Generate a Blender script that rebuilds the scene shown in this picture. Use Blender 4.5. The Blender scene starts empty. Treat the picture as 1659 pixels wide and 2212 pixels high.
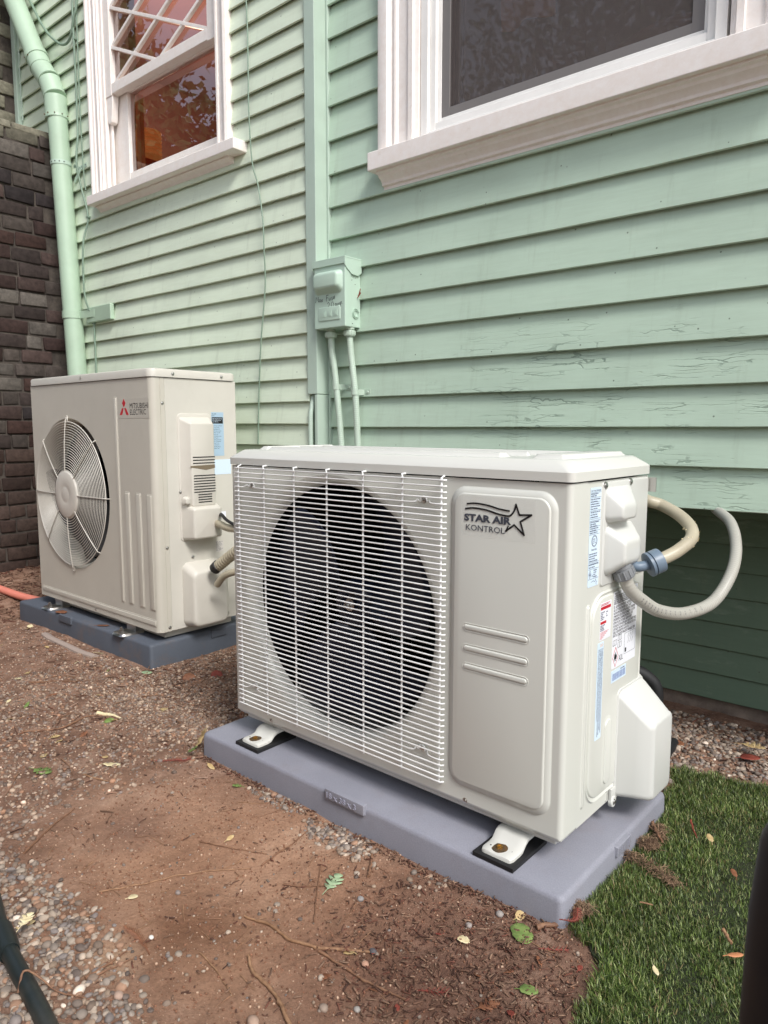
import bpy, bmesh, math, random
import numpy as np
from mathutils import Vector, Matrix, noise

random.seed(7)
rng = np.random.default_rng(7)
R = math.radians
sc = bpy.context.scene
COL = sc.collection

# ------------------------------------------------------------------ camera
cam_d = bpy.data.cameras.new('camera')
cam = bpy.data.objects.new('camera', cam_d)
COL.objects.link(cam)
cam.location = (1.43658137, -0.97805148, 0.81374958)
cam.rotation_euler = (R(83.337523), R(-0.048666), R(40.841398))
cam_d.sensor_fit = 'HORIZONTAL'
cam_d.sensor_width = 36.0
cam_d.lens = 36.0 * 1550.7393 / 1659.0
cam_d.clip_start = 0.02
cam_d.clip_end = 400.0
cam_d.dof.use_dof = True
cam_d.dof.focus_distance = 1.45
cam_d.dof.aperture_fstop = 22.0
sc.camera = cam

# ------------------------------------------------------------------ light
SUN_DIR = Vector((1.25, -0.50, 1.45)).normalized()
w = bpy.data.worlds.new('World')
sc.world = w
w.use_nodes = True
nt = w.node_tree
nt.nodes.clear()
sky = nt.nodes.new('ShaderNodeTexSky')
sky.sky_type = 'NISHITA'
sky.sun_disc = False
sky.sun_elevation = math.asin(SUN_DIR.z)
sky.sun_rotation = math.atan2(SUN_DIR.x, SUN_DIR.y)
sky.air_density = 1.0
sky.dust_density = 2.0
hs = nt.nodes.new('ShaderNodeHueSaturation')
hs.inputs['Saturation'].default_value = 0.55
bg = nt.nodes.new('ShaderNodeBackground')
bg.inputs['Strength'].default_value = 0.125
wo = nt.nodes.new('ShaderNodeOutputWorld')
nt.links.new(sky.outputs[0], hs.inputs['Color'])
nt.links.new(hs.outputs[0], bg.inputs['Color'])
nt.links.new(bg.outputs[0], wo.inputs['Surface'])
sun_d = bpy.data.lights.new('sun', 'SUN')
sun_d.energy = 1.5
sun_d.angle = R(16)
sun_d.color = (1.0, 0.975, 0.94)
sun = bpy.data.objects.new('sun', sun_d)
COL.objects.link(sun)
sun.rotation_euler = SUN_DIR.to_track_quat('Z', 'Y').to_euler()
sc.view_settings.view_transform = 'Standard'
sc.view_settings.look = 'None'
sc.view_settings.gamma = 1.0
sc.view_settings.exposure = 0.86

# ------------------------------------------------------------------ materials
def srgb(r, g, b):
    f = lambda c: (c / 255 / 12.92) if c / 255 <= 0.04045 else ((c / 255 + 0.055) / 1.055) ** 2.4
    return (f(r), f(g), f(b), 1.0)

class NM:
    """small node-material helper"""
    def __init__(s, name, col=(0.8, 0.8, 0.8, 1), rough=0.5, metal=0.0, spec=0.5, coat=0.0):
        s.m = bpy.data.materials.new(name)
        s.m.use_nodes = True
        s.t = s.m.node_tree
        s.p = s.t.nodes['Principled BSDF']
        s.p.inputs['Base Color'].default_value = col
        s.p.inputs['Roughness'].default_value = rough
        s.p.inputs['Metallic'].default_value = metal
        s.p.inputs['Specular IOR Level'].default_value = spec
        s.p.inputs['Coat Weight'].default_value = coat
        s._c = None
    def n(s, typ, **kw):
        nd = s.t.nodes.new(typ)
        for k, v in kw.items():
            setattr(nd, k, v)
        return nd
    def l(s, a, b):
        s.t.links.new(a, b)
    def coord(s, scale=(1, 1, 1), rot=(0, 0, 0)):
        tc = s.n('ShaderNodeTexCoord')
        mp = s.n('ShaderNodeMapping')
        mp.inputs['Scale'].default_value = scale
        mp.inputs['Rotation'].default_value = rot
        s.l(tc.outputs['Object'], mp.inputs['Vector'])
        return mp.outputs[0]
    def noise(s, scale, detail=4, rough=0.55, vec=None, dist=0.0):
        nd = s.n('ShaderNodeTexNoise')
        nd.inputs['Scale'].default_value = scale
        nd.inputs['Detail'].default_value = detail
        nd.inputs['Roughness'].default_value = rough
        nd.inputs['Distortion'].default_value = dist
        s.l(vec if vec is not None else s.coord(), nd.inputs['Vector'])
        return nd.outputs['Fac']
    def ramp(s, fac, stops):
        r = s.n('ShaderNodeValToRGB')
        e = r.color_ramp.elements
        while len(e) < len(stops):
            e.new(0.5)
        for i, (p, c) in enumerate(stops):
            e[i].position = p
            e[i].color = c if len(c) == 4 else (c[0], c[1], c[2], 1)
        s.l(fac, r.inputs[0])
        return r.outputs[0]
    def mix(s, fac, a, b, typ='MIX'):
        m = s.n('ShaderNodeMix', data_type='RGBA', blend_type=typ)
        for inp, v in ((m.inputs[0], fac), (m.inputs[6], a), (m.inputs[7], b)):
            if hasattr(v, 'is_linked'):
                s.l(v, inp)
            else:
                inp.default_value = v
        return m.outputs[2]
    def math(s, op, a, b=0.0, clamp=False):
        m = s.n('ShaderNodeMath', operation=op, use_clamp=clamp)
        for inp, v in ((m.inputs[0], a), (m.inputs[1], b)):
            if hasattr(v, 'is_linked'):
                s.l(v, inp)
            else:
                inp.default_value = v
        return m.outputs[0]
    def color(s, c):
        s.l(c, s.p.inputs['Base Color'])
    def rough(s, c):
        s.l(c, s.p.inputs['Roughness'])
    def bump(s, h, strength=0.3, dist=0.002):
        b = s.n('ShaderNodeBump')
        b.inputs['Strength'].default_value = strength
        b.inputs['Distance'].default_value = dist
        s.l(h, b.inputs['Height'])
        if s._c is not None:
            s.l(s._c, b.inputs['Normal'])
        s._c = b.outputs[0]
        s.l(s._c, s.p.inputs['Normal'])

def paint(name, c, rough=0.35, var=0.06, dirt=0.0, spec=0.5, bump=0.0, bs=300, dirtcol=(0.18, 0.14, 0.1, 1)):
    a = NM(name, c, rough, spec=spec)
    n1 = a.noise(6, 4)
    lo = tuple(x * (1 - var) for x in c[:3]) + (1,)
    hi = tuple(min(1, x * (1 + var)) for x in c[:3]) + (1,)
    col = a.ramp(n1, [(0.3, lo), (0.7, hi)])
    if dirt > 0:
        n2 = a.noise(9, 8, 0.7)
        f = a.ramp(n2, [(0.5, (0, 0, 0, 1)), (0.8, (dirt, dirt, dirt, 1))])
        col = a.mix(f, col, dirtcol)
    a.color(col)
    n3 = a.noise(40, 3)
    a.rough(a.math('MULTIPLY_ADD', n3, 0.18) if False else a.math('ADD', a.math('MULTIPLY', n3, 0.05), rough - 0.025))
    if bump > 0:
        a.bump(a.noise(bs, 2), bump, 0.0006)
    return a.m

def siding_mat(name, base, crack, seed):
    a = NM(name, base, 0.55, spec=0.35)
    tc = a.n('ShaderNodeTexCoord')
    sep = a.n('ShaderNodeSeparateXYZ')
    a.l(tc.outputs['Object'], sep.inputs[0])
    vec = a.coord((3, 40, 40))
    grain = a.noise(3.0, 8, 0.65, vec)
    patch = a.noise(2.2, 6, 0.6, a.coord((1, 1, 1.6)))
    d = tuple(x * 0.90 for x in base[:3]) + (1,)
    h = tuple(min(1, x * 1.07) for x in base[:3]) + (1,)
    col = a.ramp(patch, [(0.3, d), (0.7, h)])
    g2 = a.ramp(grain, [(0.35, (0.90, 0.90, 0.88, 1)), (0.65, (1.0, 1.0, 1.0, 1))])
    col = a.mix(0.55, col, g2, 'MULTIPLY')
    # chalky pale wear
    wear = a.noise(14, 10, 0.75, a.coord((0.5, 1, 2)))
    wf = a.ramp(wear, [(0.56, (0, 0, 0, 1)), (0.72, (0.16, 0.16, 0.16, 1))])
    col = a.mix(wf, col, srgb(205, 214, 198))
    # dirty streaks under the laps and old brush marks
    stn = a.noise(5, 8, 0.7, a.coord((6, 1, 0.7)))
    stf = a.ramp(stn, [(0.55, (0, 0, 0, 1)), (0.75, (0.22, 0.22, 0.22, 1))])
    col = a.mix(stf, col, srgb(126, 134, 112))
    # specks of dirt
    v = a.n('ShaderNodeTexVoronoi')
    v.inputs['Scale'].default_value = 26
    a.l(a.coord(), v.inputs['Vector'])
    sp = a.ramp(v.outputs['Distance'], [(0.0, (1, 1, 1, 1)), (0.05, (1, 1, 1, 1)), (0.065, (0, 0, 0, 1))])
    spm = a.ramp(a.noise(7, 2), [(0.46, (0, 0, 0, 1)), (0.54, (0.7, 0.7, 0.7, 1))])
    col = a.mix(a.math('MULTIPLY', sp, spm), col, srgb(70, 78, 62))
    # cracks of old paint, long along the board
    n0 = a.noise(5, 5, 0.6, a.coord((1, 1, 3)))
    vv = a.n('ShaderNodeTexVoronoi', feature='DISTANCE_TO_EDGE')
    vv.inputs['Scale'].default_value = 1.0
    warp = a.n('ShaderNodeVectorMath', operation='ADD')
    nz = a.n('ShaderNodeTexNoise')
    nz.inputs['Scale'].default_value = 18
    nz.inputs['Detail'].default_value = 6
    a.l(a.coord(), nz.inputs['Vector'])
    sc_ = a.n('ShaderNodeVectorMath', operation='SCALE')
    sc_.inputs['Scale'].default_value = 1.1
    a.l(nz.outputs['Color'], sc_.inputs[0])
    a.l(a.coord((5, 1, 85)), warp.inputs[0])
    a.l(sc_.outputs[0], warp.inputs[1])
    a.l(warp.outputs[0], vv.inputs['Vector'])
    line = a.ramp(vv.outputs['Distance'], [(0.0, (1, 1, 1, 1)), (0.022, (1, 1, 1, 1)), (0.05, (0, 0, 0, 1))])
    mask = a.ramp(n0, [(0.51, (0, 0, 0, 1)), (0.60, (1, 1, 1, 1))])
    zr = a.n('ShaderNodeMapRange')
    zr.inputs['From Min'].default_value = crack[0]
    zr.inputs['From Max'].default_value = crack[1]
    zr.inputs['To Min'].default_value = 0.0
    zr.inputs['To Max'].default_value = 1.0
    a.l(sep.outputs['Z'], zr.inputs['Value'])
    xr = a.n('ShaderNodeMapRange')
    xr.inputs['From Min'].default_value = crack[2]
    xr.inputs['From Max'].default_value = crack[3]
    a.l(sep.outputs['X'], xr.inputs['Value'])
    mk = a.math('MULTIPLY', a.math('MULTIPLY', mask, zr.outputs[0]), xr.outputs[0])
    ln = a.math('MULTIPLY', line, mk)
    col = a.mix(a.math('MULTIPLY', ln, 0.6), col, srgb(100, 118, 104))
    a.color(col)
    a.bump(grain, 0.22, 0.0012)
    a.bump(a.noise(60, 6, 0.7, a.coord((0.4, 1, 1.4))), 0.16, 0.0015)
    a.bump(a.math('SUBTRACT', 1.0, ln), 0.6, 0.0012)
    return a.m

M = {}
GREEN = srgb(164, 192, 168)
M['siding_left_lit'] = siding_mat('siding_left_lit_paint', srgb(214, 226, 205), (0.2, 0.1, 5, 6), 1)  # same wall paint made paler: the brighter light here is put into the colour
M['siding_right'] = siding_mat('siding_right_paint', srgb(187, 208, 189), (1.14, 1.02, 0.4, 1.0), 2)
M['siding_low_shaded'] = siding_mat('siding_low_shaded_paint', srgb(98, 118, 100), (-5, -6, 50, 60), 3)  # darkened green, the shade under the bay is put into the colour
M['cable_green'] = paint('cable_green_paint', srgb(126, 148, 130), 0.45, 0.06)
M['trim_green'] = paint('trim_green_paint', srgb(180, 198, 184), 0.45, 0.05, 0.1, bump=0.25, bs=120)
M['pipe_green'] = paint('pipe_green_paint', srgb(174, 197, 174), 0.42, 0.05, 0.12, bump=0.1)
M['steel_green'] = paint('box_green_paint', srgb(184, 206, 190), 0.4, 0.04, 0.08, bump=0.3, bs=200)
def trim_white():
    a = NM('window_white_paint', srgb(236, 226, 218), 0.42)
    g = a.noise(4, 8, 0.7, a.coord((10, 10, 10)))
    col = a.ramp(g, [(0.3, srgb(236, 226, 218)), (0.65, srgb(243, 237, 232))])
    st = a.noise(30, 10, 0.75, a.coord((1, 1, 1)))
    f = a.ramp(st, [(0.60, (0, 0, 0, 1)), (0.78, (0.4, 0.4, 0.4, 1))])
    col = a.mix(f, col, srgb(196, 180, 160))
    a.color(col)
    a.bump(a.noise(120, 5, 0.6), 0.25, 0.0012)
    return a.m
M['white'] = trim_white()
M['vinyl'] = paint('vinyl_white', srgb(236, 234, 230), 0.3, 0.02, 0.12)
M['unit_cream'] = paint('unit_cream_metal', srgb(211, 212, 204), 0.26, 0.008, 0.0, spec=0.5)
M['unit_lid'] = paint('unit_lid_metal', srgb(210, 210, 203), 0.24, 0.01, 0.0)
M['plastic_white'] = paint('plastic_white', srgb(207, 208, 203), 0.3, 0.01, 0.0)
M['wire'] = paint('wire_white', srgb(236, 237, 235), 0.35, 0.02)
M['old_cream'] = paint('old_unit_cream_metal', srgb(196, 192, 180), 0.42, 0.03, 0.10, bump=0.15, bs=260)
M['old_side'] = paint('old_unit_side_metal', srgb(204, 201, 191), 0.42, 0.03, 0.10, bump=0.15, bs=260)
M['old_plastic'] = paint('old_unit_plastic', srgb(206, 202, 192), 0.38, 0.03, 0.08)
M['black'] = NM('black_rubber', (0.012, 0.012, 0.013, 1), 0.6).m
M['dark'] = NM('dark_interior', (0.004, 0.005, 0.007, 1), 0.7, spec=0.2).m
M['slot'] = NM('slot_dark', (0.02, 0.018, 0.016, 1), 0.8).m
M['navy'] = NM('fan_blade_navy', (0.005, 0.008, 0.022, 1), 0.38, spec=0.4).m
M['teal'] = NM('bracket_dark_steel', (0.03, 0.05, 0.06, 1), 0.4, 0.3).m
M['grey_fan'] = NM('fan_blade_grey', (0.05, 0.05, 0.05, 1), 0.5).m
M['steel'] = NM('screw_steel', (0.55, 0.54, 0.52, 1), 0.28, 1.0).m
M['brass'] = NM('bolt_brass', (0.75, 0.45, 0.12, 1), 0.35, 1.0).m
def rusty():
    a = NM('rusty_washer', (0.2, 0.15, 0.1, 1), 0.6, 0.6)
    a.color(a.ramp(a.noise(160, 4), [(0.35, srgb(92, 84, 70)), (0.65, srgb(128, 98, 66))]))
    return a.m
M['washer'] = rusty()
def pad_mat(name, c, d):
    a = NM(name, c, 0.62, spec=0.4)
    n1 = a.noise(5, 6, 0.6)
    hi = tuple(x * 1.10 for x in c[:3]) + (1,)
    lo = tuple(x * 0.90 for x in c[:3]) + (1,)
    col = a.ramp(n1, [(0.3, lo), (0.7, hi)])
    sp = a.noise(420, 2, 0.5)
    col = a.mix(0.35, col, a.ramp(sp, [(0.3, (0.72, 0.72, 0.72, 1)), (0.7, (1.2, 1.2, 1.2, 1))]), 'MULTIPLY')
    ds = a.noise(8, 9, 0.75)
    f = a.ramp(ds, [(0.52, (0, 0, 0, 1)), (0.8, (d, d, d, 1))])
    col = a.mix(f, col, srgb(120, 96, 76))
    a.color(col)
    a.bump(sp, 0.45, 0.0008)
    return a.m
M['pad'] = pad_mat('pad_grey_plastic', srgb(140, 141, 151), 0.25)
M['pad_dark'] = pad_mat('pad_slate_plastic', srgb(86, 92, 102), 0.7)
M['conduit'] = paint('conduit_grey_plastic', srgb(174, 172, 163), 0.3, 0.05, 0.25)
M['conduit_old'] = paint('conduit_old_plastic', srgb(176, 168, 146), 0.4, 0.08, 0.5)
M['conduit_green'] = paint('conduit_painted', srgb(182, 200, 184), 0.42, 0.06, 0.2)
M['fit_grey'] = paint('fitting_grey', srgb(134, 137, 140), 0.4, 0.05)
M['fit_blue'] = paint('fitting_bluegrey', srgb(104, 120, 136), 0.38, 0.05)
M['yellow'] = NM('yellow_ring', srgb(200, 170, 50), 0.5).m
M['sticker_blue'] = NM('sticker_paleblue', srgb(214, 232, 246), 0.35).m
M['sticker_white'] = NM('sticker_white', srgb(238, 240, 246), 0.35).m
M['ink_blue'] = NM('ink_blue', srgb(84, 104, 164), 0.5).m
M['ink'] = NM('ink_dark', srgb(38, 48, 84), 0.5).m
M['ink_black'] = NM('ink_black', srgb(30, 30, 32), 0.5).m
M['ink_grey'] = NM('ink_grey', srgb(72, 76, 86), 0.5).m
M['red'] = NM('ink_red', srgb(196, 38, 52), 0.45).m
M['orange_ink'] = NM('ink_orange', srgb(220, 150, 80), 0.45).m
def film():
    a = NM('clear_decal', (0.8, 0.8, 0.78, 1), 0.2)
    a.p.inputs['Alpha'].default_value = 0.05
    return a.m
M['film'] = film()
M['orange_pipe'] = paint('coral_pipe', srgb(214, 130, 112), 0.4, 0.08)
M['hose'] = paint('black_hose', srgb(30, 38, 38), 0.45, 0.2, 0.25)
def post_m():
    a = NM('black_post_paint', (0.01, 0.01, 0.014, 1), 0.6)
    a.color(a.ramp(a.noise(14, 5), [(0.5, (0.003, 0.004, 0.008, 1)), (0.8, (0.018, 0.013, 0.009, 1))]))
    return a.m
M['post'] = post_m()
def attr_mat(name, rough, bs=200, bstr=0.3, spec=0.3, noise_amt=0.25, ns=60):
    a = NM(name, (0.5, 0.5, 0.5, 1), rough, spec=spec)
    at = a.n('ShaderNodeAttribute', attribute_name='Col')
    n = a.noise(ns, 5, 0.65)
    k = a.ramp(n, [(0.25, (1 - noise_amt,) * 3 + (1,)), (0.75, (1 + noise_amt * 0.6,) * 3 + (1,))])
    a.color(a.mix(1.0, at.outputs['Color'], k, 'MULTIPLY'))
    a.bump(a.noise(bs, 4, 0.6), bstr, 0.001)
    return a.m
M['stone'] = attr_mat('gravel_stone', 0.75, 300, 0.3)
M['mulch'] = attr_mat('mulch_bark', 0.9, 300, 0.4)
M['brick'] = attr_mat('brick_fired', 0.85, 120, 0.5, 0.2, 0.5, 45)
M['grass'] = attr_mat('turf_fibre', 0.45, 200, 0.0, 0.4, 0.1)
def mortar():
    a = NM('mortar', srgb(70, 64, 60), 0.95)
    a.color(a.ramp(a.noise(20, 8, 0.7), [(0.3, srgb(52, 46, 43)), (0.7, srgb(92, 84, 76))]))
    a.bump(a.noise(80, 8, 0.7), 0.7, 0.004)
    return a.m
M['mortar'] = mortar()
def soil():
    a = NM('soil', srgb(150, 108, 80), 0.95, spec=0.15)
    big = a.noise(3.2, 7, 0.65, dist=0.4)
    col = a.ramp(big, [(0.25, srgb(124, 94, 76)), (0.45, srgb(158, 122, 98)), (0.6, srgb(174, 138, 113)), (0.75, srgb(186, 156, 132))])
    vm2 = a.n('ShaderNodeVectorMath', operation='DISTANCE')
    a.l(a.coord((1, 1, 0)), vm2.inputs[0])
    vm2.inputs[1].default_value = (0.90, -0.19, 0)
    d2 = a.math('ADD', vm2.outputs['Value'], a.math('MULTIPLY', a.noise(9, 6, 0.7), 0.16))
    f2 = a.ramp(d2, [(0.16, (0.85, 0.85, 0.85, 1)), (0.44, (0, 0, 0, 1))])
    col = a.mix(f2, col, a.ramp(a.noise(30, 8, 0.7), [(0.3, srgb(78, 52, 44)), (0.7, srgb(126, 88, 74))]))
    for (cx_, cy_, r_, a_, b_) in ((0.50, -0.37, 0.0, 0.17, srgb(116, 82, 62)), (0.475, -0.495, 0.0, 0.075, srgb(196, 166, 136)), (0.16, -0.28, 0.0, 0.16, srgb(134, 104, 88))):
        v3 = a.n('ShaderNodeVectorMath', operation='DISTANCE')
        a.l(a.coord((1, 1, 0)), v3.inputs[0])
        v3.inputs[1].default_value = (cx_, cy_, 0)
        d3 = a.math('ADD', v3.outputs['Value'], a.math('MULTIPLY', a.noise(16, 8, 0.75), a_ * 0.9))
        f3 = a.ramp(d3, [(a_ * 0.55, (0.8, 0.8, 0.8, 1)), (a_ * 1.25, (0, 0, 0, 1))])
        col = a.mix(f3, col, b_)
    # greyer, darker earth away from the bare patch in front of the pad
    tc = a.n('ShaderNodeTexCoord')
    vm = a.n('ShaderNodeVectorMath', operation='DISTANCE')
    mp = a.n('ShaderNodeMapping')
    mp.inputs['Scale'].default_value = (1.0, 1.5, 0)
    a.l(tc.outputs['Object'], mp.inputs['Vector'])
    a.l(mp.outputs[0], vm.inputs[0])
    vm.inputs[1].default_value = (0.45, -0.36, 0)
    dd = a.math('ADD', vm.outputs['Value'], a.math('MULTIPLY', a.noise(6, 6, 0.7), 0.22))
    f = a.ramp(dd, [(0.36, (0, 0, 0, 1)), (0.66, (0.85, 0.85, 0.85, 1))])
    dark = a.ramp(a.noise(14, 8, 0.7), [(0.3, srgb(86, 66, 57)), (0.5, srgb(130, 102, 87)), (0.72, srgb(164, 138, 121))])
    col = a.mix(f, col, dark)
    fine = a.noise(160, 6, 0.75)
    col = a.mix(0.6, col, a.ramp(fine, [(0.3, (0.58, 0.55, 0.53, 1)), (0.7, (1.25, 1.25, 1.25, 1))]), 'MULTIPLY')
    sp = a.n('ShaderNodeTexVoronoi')
    sp.inputs['Scale'].default_value = 120
    a.l(a.coord(), sp.inputs['Vector'])
    sm = a.ramp(sp.outputs['Distance'], [(0.0, (1, 1, 1, 1)), (0.13, (1, 1, 1, 1)), (0.18, (0, 0, 0, 1))])
    sm = a.math('MULTIPLY', sm, a.ramp(a.noise(30, 2), [(0.5, (0, 0, 0, 1)), (0.6, (0.7, 0.7, 0.7, 1))]))
    col = a.mix(sm, col, srgb(190, 168, 148))
    a.color(col)
    a.bump(a.noise(35, 8, 0.7), 0.8, 0.008)
    a.bump(fine, 0.9, 0.003)
    return a.m
M['soil'] = soil()
def leafmat(name, c, c2):
    a = NM(name, c, 0.6, spec=0.3)
    a.color(a.ramp(a.noise(90, 5), [(0.3, c), (0.7, c2)]))
    a.p.inputs['Subsurface Weight'].default_value = 0.0
    return a.m
M['leaf_tan'] = leafmat('leaf_tan', srgb(176, 146, 98), srgb(206, 184, 138))
M['leaf_brown'] = leafmat('leaf_brown', srgb(112, 70, 48), srgb(146, 100, 74))
M['leaf_red'] = leafmat('leaf_red', srgb(112, 50, 42), srgb(146, 76, 62))
M['leaf_green'] = leafmat('leaf_green', srgb(96, 120, 62), srgb(134, 152, 88))
M['leaf_pale'] = leafmat('leaf_pale_green', srgb(140, 166, 128), srgb(170, 190, 152))
M['leaf_white'] = leafmat('leaf_bleached', srgb(214, 196, 150), srgb(232, 220, 184))
M['twig'] = leafmat('twig_bark', srgb(104, 74, 58), srgb(150, 114, 88))
M['twig_pale'] = leafmat('twig_pale', srgb(120, 88, 64), srgb(166, 130, 100))
M['clump'] = attr_mat('dry_thatch', 0.95, 200, 0.6)
M['tree_leaf'] = leafmat('tree_leaf', (0.035, 0.07, 0.02, 1), (0.07, 0.13, 0.035, 1))
M['trunk'] = leafmat('tree_bark', (0.08, 0.055, 0.04, 1), (0.14, 0.10, 0.075, 1))
M['fence'] = paint('added_shade_fence_wood', srgb(120, 96, 74), 0.8, 0.2, 0.3)

def glass_mat(name, tint, fac_add=0.0, rough=0.0):
    m = bpy.data.materials.new(name)
    m.use_nodes = True
    t = m.node_tree
    t.nodes.clear()
    o = t.nodes.new('ShaderNodeOutputMaterial')
    tr = t.nodes.new('ShaderNodeBsdfTransparent')
    tr.inputs[0].default_value = tint
    gl = t.nodes.new('ShaderNodeBsdfGlossy')
    gl.inputs['Roughness'].default_value = rough
    fr = t.nodes.new('ShaderNodeFresnel')
    fr.inputs['IOR'].default_value = 1.55
    ad = t.nodes.new('ShaderNodeMath')
    ad.operation = 'ADD'
    ad.use_clamp = True
    ad.inputs[1].default_value = fac_add
    nz = t.nodes.new('ShaderNodeTexNoise')
    nz.inputs['Scale'].default_value = 9
    tc = t.nodes.new('ShaderNodeTexCoord')
    bp = t.nodes.new('ShaderNodeBump')
    bp.inputs['Strength'].default_value = 0.025
    bp.inputs['Distance'].default_value = 0.004
    t.links.new(tc.outputs['Object'], nz.inputs['Vector'])
    t.links.new(nz.outputs['Fac'], bp.inputs['Height'])
    t.links.new(bp.outputs[0], gl.inputs['Normal'])
    t.links.new(fr.outputs[0], ad.inputs[0])
    mx = t.nodes.new('ShaderNodeMixShader')
    t.links.new(ad.outputs[0], mx.inputs[0])
    t.links.new(tr.outputs[0], mx.inputs[1])
    t.links.new(gl.outputs[0], mx.inputs[2])
    t.links.new(mx.outputs[0], o.inputs[0])
    return m
M['glass'] = glass_mat('window_glass', (0.86, 0.84, 0.84, 1), 0.20)
def screen_mat():
    m = bpy.data.materials.new('insect_screen_mesh')
    m.use_nodes = True
    t = m.node_tree
    t.nodes.clear()
    o = t.nodes.new('ShaderNodeOutputMaterial')
    tr = t.nodes.new('ShaderNodeBsdfTransparent')
    df = t.nodes.new('ShaderNodeBsdfDiffuse')
    df.inputs[0].default_value = srgb(116, 108, 106)
    mx = t.nodes.new('ShaderNodeMixShader')
    mx.inputs[0].default_value = 0.33
    t.links.new(tr.outputs[0], mx.inputs[1])
    t.links.new(df.outputs[0], mx.inputs[2])
    t.links.new(mx.outputs[0], o.inputs[0])
    return m
M['screen'] = screen_mat()
M['screen_frame'] = NM('screen_frame_grey', srgb(118, 114, 112), 0.5).m
M['room_warm'] = paint('room_warm_wall', srgb(152, 110, 106), 0.8, 0.1)
M['room_dark'] = paint('room_dark_wall', srgb(190, 168, 152), 0.8, 0.1)
M['orange'] = paint('orange_trim', srgb(236, 138, 86), 0.5, 0.06)
M['curtain'] = paint('curtain_cloth', srgb(170, 136, 120), 0.9, 0.15)
M['curtain_dark'] = paint('dark_cloth', srgb(130, 120, 120), 0.9, 0.3)
M['cushion'] = paint('red_cloth', srgb(170, 50, 40), 0.9, 0.1)
def lampm():
    a = NM('lit_lamp_shade', srgb(190, 120, 76), 0.6)
    a.p.inputs['Emission Color'].default_value = srgb(255, 150, 80)
    a.p.inputs['Emission Strength'].default_value = 0.12
    return a.m
M['lamp'] = lampm()

# ------------------------------------------------------------------ frames
WY = R(0.76421732)                    # the house walls stand at this small angle to the pad
UY = R(-0.45014159)
UP = (0.9265, 0.0625)                 # pivot of the near unit
def place(frame, org):
    x, y, z = org
    if frame == 'W':
        c, s = math.cos(WY), math.sin(WY)
        return (c * x - s * y, s * x + c * y, z), WY
    if frame == 'U':
        c, s = math.cos(UY), math.sin(UY)
        dx, dy = x - UP[0], y - UP[1]
        return (UP[0] + c * dx - s * dy, UP[1] + s * dx + c * dy, z), UY
    if frame == 'P':                  # the far pad and unit: turned 1.6 deg about the pad corner
        a = R(1.2)
        c, s = math.cos(a), math.sin(a)
        dx, dy = x + 0.65, y - 0.258
        return (-0.65 + c * dx - s * dy, 0.258 + s * dx + c * dy, z), a
    return (x, y, z), 0.0

def setp(o, label=None, cat=None, group=None, kind=None):
    if label: o['label'] = label
    if cat: o['category'] = cat
    if group: o['group'] = group
    if kind: o['kind'] = kind
    return o

class T:
    """a thing: an Empty with the design origin and frame its children are built in"""
    def __init__(s, name, label, cat, org, frame='N', group=None):
        s.org = org
        s.frame = frame
        s.o = bpy.data.objects.new(name, None)
        s.o.empty_display_size = 0.05
        COL.objects.link(s.o)
        s.o.location, rz = place(frame, org)
        s.o.rotation_euler = (0, 0, rz)
        setp(s.o, label, cat, group)

# ------------------------------------------------------------------ mesh builder
def front(y0):   # design plane facing -Y
    return lambda u, v, d: (u, y0 - d, v)
def side(x1):    # design plane facing +X
    return lambda u, v, d: (x1 + d, u, v)
def top(z1):
    return lambda u, v, d: (u, v, z1 + d)

def rrect(u0, v0, u1, v1, r, seg=5):
    r = max(1e-5, min(r, (u1 - u0) / 2 - 1e-5, (v1 - v0) / 2 - 1e-5))
    pts = []
    for cx, cy, a0 in ((u1 - r, v0 + r, -90), (u1 - r, v1 - r, 0), (u0 + r, v1 - r, 90), (u0 + r, v0 + r, 180)):
        for i in range(seg + 1):
            a = R(a0 + 90 * i / seg)
            pts.append((cx + r * math.cos(a), cy + r * math.sin(a)))
    return pts

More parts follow.
